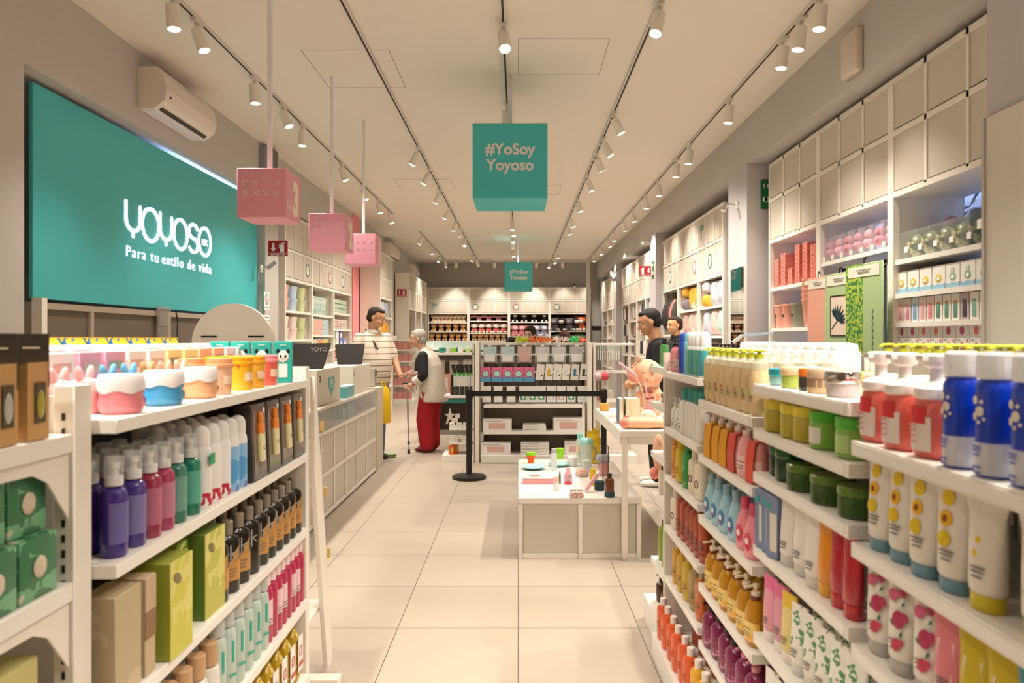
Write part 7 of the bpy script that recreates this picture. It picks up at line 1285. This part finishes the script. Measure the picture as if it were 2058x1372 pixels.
# far bay: pink drawer boxes and tumblers
for c_ in range(6):
    hN = (7, 8, 4, 9, 9, 8)[c_]
    for k in range(hN):
        thing('pink_drawer_box', f'coral pink drawer box, stack {("one", "two", "three", "four", "five", "six")[c_]} from the pillar, {nth(k)} up', 'box', [('box', cached('pdb', lambda: MB().box(-.05, .05, -.09, .09, 0, .036).bevel(.002, 1).mesh()), M('dc8272', .5)), ('pull', cached('pdp', lambda: MB().box(-.012, .012, -.003, 0, .02, .026).mesh()), M('8f4038', .5), (0, -.0905, 0))], (2.48, 6.68-c_*.165, 1.911+k*.037), -PI/2, 'coral drawer boxes')
for i, (y, c, n, h) in enumerate(((6.70, 'e6a48f', 'salmon', .2), (6.52, 'e3a08c', 'salmon', .2), (6.30, '8f8f7c', 'grey-green', .21))):
    thing('waste_bin', f'{n} tapered bin with a round badge, {nth(i)} from the pillar', 'bin', [('bin', cached('wbn', lambda: MB().loft([(.06, .06, 0), (.075, .075, .2), (.078, .078, .205), (.072, .072, .205)], 24).mesh()), M(c, .5)), ('badge', cached('wbb', lambda: MB().cyl((-.0, -.0655, .11), (0, -.0715, .11), .014).mesh()), M('2c3c30', .5)), ('rim', cached('wbr', lambda: MB().loft([(.08, .08, .2), (.08, .08, .215)], 24).mesh()), M(c, .4))], (2.46, y, 1.536), -PI/2)
for k in range(5): thing('waste_bin', f'salmon bin in the tall nested stack, {nth(k)} from the bottom', 'bin', [(None, cached('wb2', lambda: MB().loft([(.075, .075, 0), (.095, .095, .215), (.098, .098, .22), (.098, .098, .235)], 24).mesh()), M('e09c84', .5))], (2.46, 6.0, 1.536+k*.042), 0, 'nested salmon bins')
for i in range(2): thing('pine_cone', f'small brown pine cone ornament, {nth(i)} from the pillar on the low shelf', 'ornament', [(None, cached('pcn', lambda: MB().loft([(.02, .02, 0), (.03, .03, .02), (.02, .02, .05), (0, 0, .075)], 8).mesh()), M('6b4f3c', .9))], (2.44, 6.66-i*.14, 1.201), 0, 'pine cone ornaments')
# extra gondola and rack of keyrings between the grey pillars and the window side gondola
e = empty('keyring_rail', 'long low rack of black wire hooks behind the white domed bottles', 'rack', (1.55, 3.6, 0)); obj('board', MB().box(0, .05, 0, 2.4, 0, 1.36).mesh(), M('d9cfc4', .5), e)
for k in range(24): obj('wire_hook', cached('wrk', lambda: MB().cyl((-.1, 0, 1.38), (.02, 0, 1.37), .003, n=6).box(-.11, -.1, -.01, .01, 1.375, 1.4).mesh()), BLACK, e, (0, .1+k*.096, 0))
obj('top_bar', MB().box(-.02, .0, 0, 2.4, 1.385, 1.395).mesh(), BLACK, e)
thing('hair_dryer_toy', 'pale blue curved handle piece lying on the keyring rack', 'handle', [('handle', MB().bar((0, 0, 0), (.22, 0, .02), .03, .018).mesh(), M('b9cfe3', .4)), ('grip', MB().bar((0, 0, -.0), (-.06, 0, -.05), .03, .02).mesh(), M('e3d6d9', .5))], (1.58, 5.1, 1.46))
thing('pink_paddle', 'small pink oval paddle standing among the pink bottles at the far shelf end', 'paddle', [('paddle', MB().bar((-.05, 0, .10), (.05, 0, .145), .03, .012).bevel(.005, 2).mesh(), M('e6a9b0', .5)), ('handle', MB().bar((-.05, 0, .0), (-.048, 0, .105), .012).mesh(), M('e6b9bd', .5))], (.80, 3.27, 1.294))
# ---------------------------------------------------------------- people: joints in a local frame, +X forward, +Y to the person's left, z up
def limb(m, pts, rs, n=10):
    for i, (p, q) in enumerate(zip(pts, pts[1:])): m.cyl(p, q, rs[i], rs[i+1], n)
    for p, r in zip(pts, rs): m.ell(p, r, 2)
    return m
def skinmesh(name, vox, build, mat, parent, it=4, loc=(0, 0, 0), rot=None):
    return blob(name, vox, build, mat, parent, it, loc, rot)
def hand(m, w, d, s=1, grip=True, palmdir=(0, 0, 0)):
    """palm and five fingers from wrist w along d; s=+1 puts the thumb forward (+X); fingers curl when gripping"""
    w = Vector(w); d = Vector(d).normalized(); side = Vector((1, 0, 0)) if abs(d.x) < .8 else Vector((0, 0, -1)); side = (side - d*side.dot(d)).normalized()*s
    nrm = d.cross(side).normalized()
    pc = w+d*.045; m.ell(w, .026); m.cyl(w, pc, .024, .03, 10)
    for k in range(-2, 3): m.ell(pc+side*(.011*k)+d*.012, (.016, .016, .022), 2)
    for k, L in zip((1.5, .5, -.5, -1.5), (.036, .042, .039, .03)):
        b = pc+side*(.0165*k)+d*.032
        c = b+d*L*.6+nrm*(.022 if grip else .006); e_ = c+(d*(-.2)+nrm*.9 if grip else d*.8+nrm*.4).normalized()*L*.75
        limb(m, [b, c, e_], [.0095, .0085, .0075], 8)
    tb = w+d*.025+side*.026; tm = tb+side*.018+d*.025+nrm*.008; te = tm+(d*.7+nrm*.7).normalized()*.024
    limb(m, [tb, tm, te], [.012, .0105, .0085], 8)
    return m
def head(m, c, yaw=0, pitch=0, s=1.0, neck=None):
    R_ = Matrix.Rotation(yaw, 3, 'Z') @ Matrix.Rotation(pitch, 3, 'Y'); c = Vector(c)
    q = lambda x, y, z: c+R_ @ (Vector((x, y, z))*s)
    def E(x, y, z, a, b, d, n=2): m.ell(q(x, y, z), (a*s, b*s, d*s), n, R_)
    E(-.012, 0, .03, .098, .077, .088, 3); E(.018, 0, -.03, .07, .062, .08, 3); E(.04, 0, -.085, .034, .036, .026); E(.05, 0, .03, .046, .055, .04)
    for y in (-.03, .03): E(.062, y, -.03, .026, .024, .024)
    m.cyl(q(.083, 0, .012), q(.108, 0, -.03), .009*s, .015*s, 8); E(.1, 0, -.033, .014, .018, .011); E(.084, 0, -.058, .012, .022, .006); E(.08, 0, -.068, .012, .02, .007)
    for y in (-.078, .078): E(-.005, y, -.012, .018, .008, .03)
    if neck: limb(m, [Vector(neck), q(-.02, 0, -.07)], [.062*s, .055*s])
    return R_
def faceparts(e, c, R_, s=1.0, hair=None, brow='1c1512', glasses=None, longer=0, eyec='1a1210'):
    c = Vector(c); q = lambda x, y, z: c+R_ @ (Vector((x, y, z))*s)
    for y in (-.031, .031):
        obj('eye', MB().ell(q(.083, y, .004), (.008*s, .012*s, .006*s), 2, R_).mesh(), M('e9e2da', .3), e); obj('pupil', MB().ell(q(.0895, y, .004), (.003*s, .0055*s, .0055*s), 2, R_).mesh(), M(eyec, .2), e)
        obj('eyebrow', MB().ell(q(.088, y*1.05, .026), (.006*s, .019*s, .004*s), 2, R_).mesh(), M(brow, .8), e)
    obj('mouth', MB().ell(q(.092, 0, -.063), (.004*s, .02*s, .0025*s), 2, R_).mesh(), M('8a4a40', .6), e)
    if hair:
        def hb(m):
            m.ell(q(-.022, 0, .038), ((.094+longer*.2)*s, (.079+longer*.2)*s, (.085+longer*.15)*s), 3, R_); m.ell(q(-.05, 0, -.01-longer*.3), (.064*s, (.074+longer*.2)*s, (.062+longer)*s), 3, R_); m.ell(q(.028, 0, .084), (.048*s, .06*s, .025*s), 3, R_)
            return m
        skinmesh('hair', .008, hb, hair, e, 3)
    if glasses:
        g = MB()
        for y in (-.034, .034): g.stroke([(y+.02*math.cos(a), .02*.8*math.sin(a)) for a in [2*PI*k/12 for k in range(12)]], .003, .003, True)
        o = obj('spectacles', g.mesh('gl', False), M('b98a4a', .3, .6), e, q(.105, 0, .004), (0, 0, 0)); o.rotation_euler = (R_ @ Matrix.Rotation(PI/2, 3, 'Z')).to_euler()
# --- man in a striped polo shirt behind the counter end, facing the woman (+X world)
SK = M('cd9874', .5, name='skin_tan'); SKL = M('d9a98c', .5, name='skin_light')
e = empty('person', 'man in a cream striped polo shirt holding a yellow bag beside the counter', 'person', (-1.72, 8.6, 0), -.75, scale=1.03)
hc = (.05, .0, 1.635); e['kind'] = 'thing'
yaw = .5
def body(m):
    limb(m, [(-.02, 0, .98), (0, 0, 1.2), (-.01, 0, 1.42)], [.14, .15, .1]); head(m, hc, yaw, .3, 1.05, (-.02, 0, 1.45))
    limb(m, [(-.02, .18, 1.40), (.04, .26, 1.16), (.16, .24, 1.0)], [.055, .045, .032]); hand(m, (.16, .24, .99), (.6, -.1, -.5), 1, True)
    limb(m, [(-.02, -.18, 1.40), (-.02, -.25, 1.14), (.10, -.27, .98)], [.055, .046, .032]); hand(m, (.11, -.27, .965), (.1, 0, -1), 1, True)
    for y, x in ((.1, -.02), (-.1, .06)): limb(m, [(0, y*.9, .92), (x, y, .5), (x-.02, y, .1)], [.08, .055, .04])
    return m
skinmesh('body', .008, body, SK, e)
R_ = Matrix.Rotation(yaw, 3, 'Z') @ Matrix.Rotation(.3, 3, 'Y'); faceparts(e, hc, R_, 1.05, M('2b211c', .9), longer=.0)
STR = bpy.data.materials.new('striped_knit'); STR.use_nodes = True; nt = STR.node_tree; tc = nt.nodes.new('ShaderNodeTexCoord'); sp = nt.nodes.new('ShaderNodeSeparateXYZ'); mo = nt.nodes.new('ShaderNodeMath'); mo.operation = 'PINGPONG'; mo.inputs[1].default_value = .034
cr = nt.nodes.new('ShaderNodeValToRGB'); cr.color_ramp.interpolation = 'CONSTANT'; dv = nt.nodes.new('ShaderNodeMath'); dv.operation = 'DIVIDE'; dv.inputs[1].default_value = .034
cr.color_ramp.elements[0].color = (*srgb('6b5c50'), 1); cr.color_ramp.elements[1].position = .13; cr.color_ramp.elements[1].color = (*srgb('ddd0bd'), 1)
nt.links.new(tc.outputs['Object'], sp.inputs[0]); nt.links.new(sp.outputs['Z'], mo.inputs[0]); nt.links.new(mo.outputs[0], dv.inputs[0]); nt.links.new(dv.outputs[0], cr.inputs[0]); nt.links.new(cr.outputs[0], nt.nodes['Principled BSDF'].inputs['Base Color']); nt.nodes['Principled BSDF'].inputs['Roughness'].default_value = .85
def shirt(m):
    m.loft([(.145, .185, .86, 2.3), (.16, .195, .93, 2.3), (.172, .2, 1.05, 2.3, .012), (.175, .2, 1.13, 2.3, .015), (.155, .2, 1.25, 2.3, .005), (.13, .19, 1.34, 2.2), (.105, .165, 1.41, 2.1, -.01), (.08, .11, 1.46, 2, -.01), (.06, .07, 1.5, 2, -.01)], 28)
    m.ell((.03, .0, 1.0), (.16, .16, .05), 2)
    for s in (1, -1): limb(m, [(-.02, s*.185, 1.395), (-.0, s*.245, 1.22)], [.075, .08]); limb(m, [(-.0, s*.245, 1.24), (.01, s*.25, 1.17)], [.08, .078])
    return m
skinmesh('polo_shirt', .010, shirt, STR, e, 6)
obj('collar', MB().loft([(.078, .085, 0), (.085, .095, .02), (.068, .07, .05), (.06, .06, .045)], 20, Matrix.Translation((0, 0, 1.46)) @ Matrix.Rotation(.2, 4, 'Y')).mesh(), M('d6c9b6', .85), e)
def jeans(m):
    m.ell((0, 0, .92), (.135, .17, .1), 3)
    for y, x in ((.1, -.02), (-.1, .06)): limb(m, [(0, y*.9, .88), (x, y, .5), (x-.02, y, .09)], [.105, .078, .066])
    return m
skinmesh('jeans', .010, jeans, M('4f6478', .85), e)
def shoe(m, x, y): m.ell((x+.05, y, .035), (.13, .045, .035), 3); m.ell((x-.03, y, .05), (.05, .04, .05), 2); return m
for x, y in ((-.04, .1), (.04, -.1)): skinmesh('shoe', .008, lambda m: shoe(m, x, y), M('3b3a38', .6), e)
obj('strap', MB().stroke([(-.06, 1.5), (.03, 1.42), (.16, 1.28)], .012, .02).mesh('strap', False), M('2f2b2a', .7), e, (.02, -.09, 0))
thing('shopping_bag', 'crinkled bright yellow shopping bag hanging from the man s hand'.replace(' s ', ' '), 'bag', [('bag', MB().loft([(.075, .05, 0, 3), (.085, .06, .03, 3), (.08, .06, .15, 2.6, .004), (.085, .055, .28, 2.6, -.004), (.07, .04, .36, 2.4, .006), (.045, .02, .42, 2.2)], 22).mesh(), M('e3b70e', .35, bump=1.0, bscale=18)), ('handles', MB().stroke(arc(0, .40, .035, .07, 0, 180, 10), .014, .006).stroke(arc(.01, .4, .03, .075, 0, 180, 10), .012, .006, False, Matrix.Translation((0, .02, 0))).mesh('hd', False), M('e3b70e', .4))], (-1.545, 8.30, .47), .9)
thing('green_plate_stack', 'small stack of green dishes on the floor past the counter end', 'dishes', [('dish', cached('gds', lambda: MB().loft([(.05, .05, 0), (.075, .075, .02), (.075, .075, .024)], 18).mesh()), M('93ac78', .6), (0, 0, .02*k)) for k in range(2)], (-1.55, 8.75, .001))
# --- elderly woman with a cane, looking back at the man (faces -X)
e = empty('person', 'elderly woman with short grey hair, white vest, red trousers and a cane', 'person', (-1.15, 9.2, 0), PI-.1)
hc = (.13, -.0, 1.44); yaw, pt = .15, .12
def body(m):
    limb(m, [(-.04, 0, .85), (-.03, 0, 1.05), (0.02, 0, 1.25)], [.13, .13, .09]); head(m, hc, yaw, pt, .98, (.05, 0, 1.27))
    limb(m, [(.03, .17, 1.22), (-.0, .24, .99), (.14, .2, .87)], [.05, .042, .03]); hand(m, (.15, .2, .865), (.9, -.1, -.25), 1, True)
    limb(m, [(.03, -.17, 1.22), (.02, -.2, 1.0), (.2, -.12, .98)], [.05, .042, .03]); hand(m, (.21, -.11, .98), (.9, .2, -.0), 1, True)
    for y in (.08, -.08): limb(m, [(-.02, y, .8), (0, y, .45), (-.02, y, .08)], [.08, .055, .04])
    return m
skinmesh('body', .008, body, SKL, e)
R_ = Matrix.Rotation(yaw, 3, 'Z') @ Matrix.Rotation(pt, 3, 'Y'); faceparts(e, hc, R_, .98, M('b0a89e', .95, bump=.8, bscale=90), brow='8f857a', glasses=True, longer=.025)
def blk(m):
    m.loft([(.13, .155, .84, 2.3, -.03), (.13, .16, 1.0, 2.3), (.125, .165, 1.12, 2.3, .01), (.1, .165, 1.22, 2.2, .025), (.06, .1, 1.27, 2, .03)], 24)
    for s, pe, pw in ((1, (-.0, .24, .99), (.08, .215, .915)), (-1, (.02, -.2, 1.0), (.1, -.17, .99))): limb(m, [(.03, s*.165, 1.22), pe, pw], [.068, .058, .05])
    return m
skinmesh('black_shirt', .010, blk, M('1b1b20', .8), e)
def vest(m):
    m.loft([(.185, .215, .64, 2.4, -.07), (.185, .212, .72, 2.4, -.065), (.17, .2, .85, 2.3, -.05), (.155, .188, .98, 2.3, -.045), (.145, .182, 1.1, 2.3, -.04), (.115, .17, 1.2, 2.2, -.02), (.075, .13, 1.26, 2, -.01), (.055, .08, 1.29, 2, 0)], 28)
    for k in range(7): m.cyl((.13-.04*(k > 3), -.12+.04*k, .66), (.09, -.1+.035*k, .9), .008, .004, 6)
    return m
skinmesh('white_vest', .012, vest, M('d9cfc2', .85, bump=.5, bscale=25), e, 5)
obj('vest_pocket', MB().ell((-.02, .19, .80), (.065, .02, .055), 3).mesh(), M('cfc4b6', .85, bump=.6, bscale=40), e)
obj('shirt_front', MB().ell((.085, 0, 1.06), (.05, .045, .17), 3).mesh(), M('1b1b20', .8), e)
obj('shirt_collar', MB().loft([(.09, .1, 0), (.075, .08, .03), (.06, .062, .055)], 20, Matrix.Translation((.03, 0, 1.26)) @ Matrix.Rotation(.25, 4, 'Y')).mesh(), M('efe8de', .8), e)
obj('cuff', MB().cyl((.05, .225, .94), (.115, .205, .895), .062, .058, 16).mesh(), M('e3dacd', .8), e); obj('bracelet', MB().cyl((.125, .202, .888), (.138, .2, .88), .036, .036, 14).mesh(), M('cf4a3c', .5), e)
def trs(m):
    m.ell((-.05, 0, .80), (.16, .18, .11), 3)
    for y in (.085, -.085): limb(m, [(-.06+(y > 0)*.03, y, .76), (-.03+(y > 0)*.06, y, .42), (-.05+(y > 0)*.05, y, .10)], [.125, .105, .09])
    return m
skinmesh('red_trousers', .011, trs, M('a5101e', .8), e, 5)
for y in (.08, -.08): skinmesh('shoe', .008, lambda m: shoe(m, -.02, y), M('5c1a1c', .4), e)
thing('walking_cane', 'silver adjustable walking cane with a black handle held by the woman', 'cane', [('shaft', MB().cyl((0, 0, .03), (.02, 0, .86), .010, .011).mesh(), CHROME), ('handle', MB().cyl((-.06, 0, .875), (.07, 0, .88), .014).mesh(), BLACK), ('rubber_tip', MB().cyl((0, 0, 0), (0, 0, .055), .02, .014).mesh(), M('2b2624', .7)), ('adjuster', MB().cyl((0.002, 0, .11), (.002, 0, .16), .0145).mesh(), M('55504c', .4))], (-1.37, 9.03, 0), PI)
thing('drink_cup', 'clear plastic cup held in the woman hand'.replace('woman', 'grey haired woman s').replace(' s ', ' '), 'cup', [('cup', MB().loft([(.025, .025, 0), (.035, .035, .12), (.037, .037, .122)], 18).mesh(), M('d9d9d6', .1, alpha=.5)), ('content', MB().loft([(.024, .024, .003), (.03, .03, .06), (0, 0, .061)], 18).mesh(), M('8fa3b5', .2))], (-1.42, 9.34, .92), 0, None, None, (0, .5, 0))
# --- young man in black looking down at the plush table (faces -X and slightly towards the viewer)
e = empty('person', 'young man in a black shirt behind the tall table, looking down', 'person', (1.36, 7.1, 0), PI-.1)
hc = (.07, 0, 1.60); yaw, pt = .05, .3
def body(m):
    limb(m, [(-.02, 0, .95), (-.02, 0, 1.2), (-.02, 0, 1.38)], [.13, .13, .09]); head(m, hc, yaw, pt, 1.12, (-.0, 0, 1.4))
    for s in (1, -1): limb(m, [(-.02, s*.19, 1.36), (.02, s*.24, 1.1), (.2, s*.14, 1.0)], [.055, .044, .03]); hand(m, (.21, s*.135, 1.0), (.9, -s*.2, -.2), 1, True)
    for y in (.1, -.1): limb(m, [(0, y*.9, .9), (.02, y, .5), (0, y, .09)], [.08, .055, .04])
    return m
skinmesh('body', .008, body, SK, e)
R_ = Matrix.Rotation(yaw, 3, 'Z') @ Matrix.Rotation(pt, 3, 'Y'); faceparts(e, hc, R_, 1.12, M('120e0d', .7), longer=0)
def tee(m, k=1.0):
    m.loft([(.12*k, .165*k, .88, 2.3, -.02), (.125*k, .165*k, 1.0, 2.3, -.02), (.13*k, .175*k, 1.18, 2.3, -.02), (.12*k, .185*k, 1.3, 2.3, -.02), (.1*k, .18*k, 1.38, 2.2, -.02), (.07*k, .11*k, 1.43, 2, -.02), (.055, .06, 1.45, 2, -.02)], 26)
    for s in (1, -1): limb(m, [(-.02, s*.18, 1.355), (.02, s*.24, 1.1), (.12, s*.19, 1.04)], [.075, .062, .05])
    return m
skinmesh('black_shirt', .010, tee, M('15151a', .85), e, 5)
def blackj(m):
    m.ell((0, 0, .9), (.13, .165, .1), 3)
    for y in (.1, -.1): limb(m, [(0, y*.9, .87), (.02, y, .5), (0, y, .09)], [.095, .068, .055])
    return m
skinmesh('black_jeans', .010, blackj, M('121318', .8), e)
for y in (.1, -.1):
    skinmesh('sneaker', .008, lambda m: shoe(m, -.01, y), M('e9e4dc', .5), e); obj('sole_stripe', MB().loft([(.045, .04, 0), (.045, .04, .008)], 18, Matrix.Translation((-.03, y, .075))).mesh(), BLACK, e)
# --- man with a buzz cut by the hanging bags, facing left and towards the viewer
e = empty('person', 'man with a buzz cut in a dark jacket, standing before the cushions', 'person', (2.10, 9.6, 0), PI+.75)
hc = (.04, 0, 1.61); yaw, pt = -.35, .02
def body(m):
    limb(m, [(-.02, 0, .95), (-.02, 0, 1.2), (-.02, 0, 1.4)], [.13, .13, .09]); head(m, hc, yaw, pt, 1.04, (-.01, 0, 1.42))
    for s in (1, -1): limb(m, [(-.02, s*.2, 1.38), (.0, s*.25, 1.12), (.12, s*.2, .92)], [.055, .044, .03]); hand(m, (.12, s*.2, .91), (.4, 0, -.9), 1, False)
    for y in (.1, -.1): limb(m, [(0, y*.9, .9), (.02, y, .5), (0, y, .09)], [.08, .055, .04])
    return m
skinmesh('body', .008, body, M('cf9a70', .5), e)
R_ = Matrix.Rotation(yaw, 3, 'Z') @ Matrix.Rotation(pt, 3, 'Y'); faceparts(e, hc, R_, 1.04, M('3b2c24', .95))
skinmesh('dark_jacket', .011, lambda m: limb(tee(m, 1.08), [(-.01, 0, 1.4), (0, 0, 1.455)], [.085, .075]), M('1f1f26', .6), e, 4); skinmesh('trousers', .010, blackj, M('2b2c33', .8), e)
for y in (.1, -.1): skinmesh('shoe', .008, lambda m: shoe(m, -.01, y), M('2a2624', .5), e)
obj('jacket_zip', MB().bar((.125, -.03, 1.0), (.115, -.03, 1.38), .006).mesh(), CHROME, e)
# --- shoppers behind the accessory gondola
def shopper(x, y, rz, h, label, hairc, longer, shirtc, yaw=0, pitch=.15):
    s = h/1.72; e = empty('person', label, 'person', (x, y, 0), rz, scale=s); hc = (.05, 0, 1.6)
    def body(m):
        limb(m, [(-.02, 0, .95), (-.02, 0, 1.2), (-.02, 0, 1.4)], [.12, .12, .08]); head(m, hc, yaw, pitch, .98, (-.01, 0, 1.42))
        for q_ in (1, -1): limb(m, [(-.02, q_*.17, 1.36), (.0, q_*.22, 1.12), (.15, q_*.16, .98)], [.048, .04, .028]); hand(m, (.15, q_*.16, .98), (.8, 0, -.3), 1, True)
        for yy in (.09, -.09): limb(m, [(0, yy, .9), (.02, yy, .5), (0, yy, .09)], [.08, .055, .04])
        return m
    skinmesh('body', .009, body, SKL, e); R_ = Matrix.Rotation(yaw, 3, 'Z') @ Matrix.Rotation(pitch, 3, 'Y'); faceparts(e, hc, R_, .98, M(hairc, .7), longer=longer)
    skinmesh('shirt', .011, lambda m: tee(m, .95), M(shirtc, .85), e, 4); skinmesh('trousers', .011, blackj, M('2a2c36', .8), e)
    for yy in (.09, -.09): skinmesh('shoe', .009, lambda m: shoe(m, -.01, yy), M('2a2624', .5), e)
shopper(.17, 9.5, -PI/2-.4, 1.60, 'dark-haired woman peering over the orange hair clips', '1c1413', .05, '3a3038')
shopper(.64, 9.8, PI/2+.2, 1.55, 'brown-haired person seen from behind past the pale pins', '4a2c20', .03, '6a5048')
shopper(-.11, 10.3, PI/2, 1.46, 'short dark-haired person almost hidden behind the gondola top', '201816', .02, '4a4650')
shopper(-1.52, 11.4, 0, 1.42, 'person in black partly hidden behind the grey haired woman', '1c1614', .03, '1d1d22')
# ---------------------------------------------------------------- turn lettering into meshes, drop unused data
dg = bpy.context.evaluated_depsgraph_get()
for o in [o for o in bpy.data.objects if o.type == 'FONT']:
    me = bpy.data.meshes.new_from_object(o.evaluated_get(dg)); n = bpy.data.objects.new(o.name, me)
    if not len(me.materials): me.materials.append(o.data.materials[0])
    C.objects.link(n); n.parent = o.parent; n.location = o.location; n.rotation_euler = o.rotation_euler; n.scale = o.scale
    if o.get('fit'):
        xs = [v.co.x for v in me.vertices]; n.scale.x = o['fit']/(max(xs)-min(xs))
    nm = o.name; bpy.data.objects.remove(o); n.name = nm
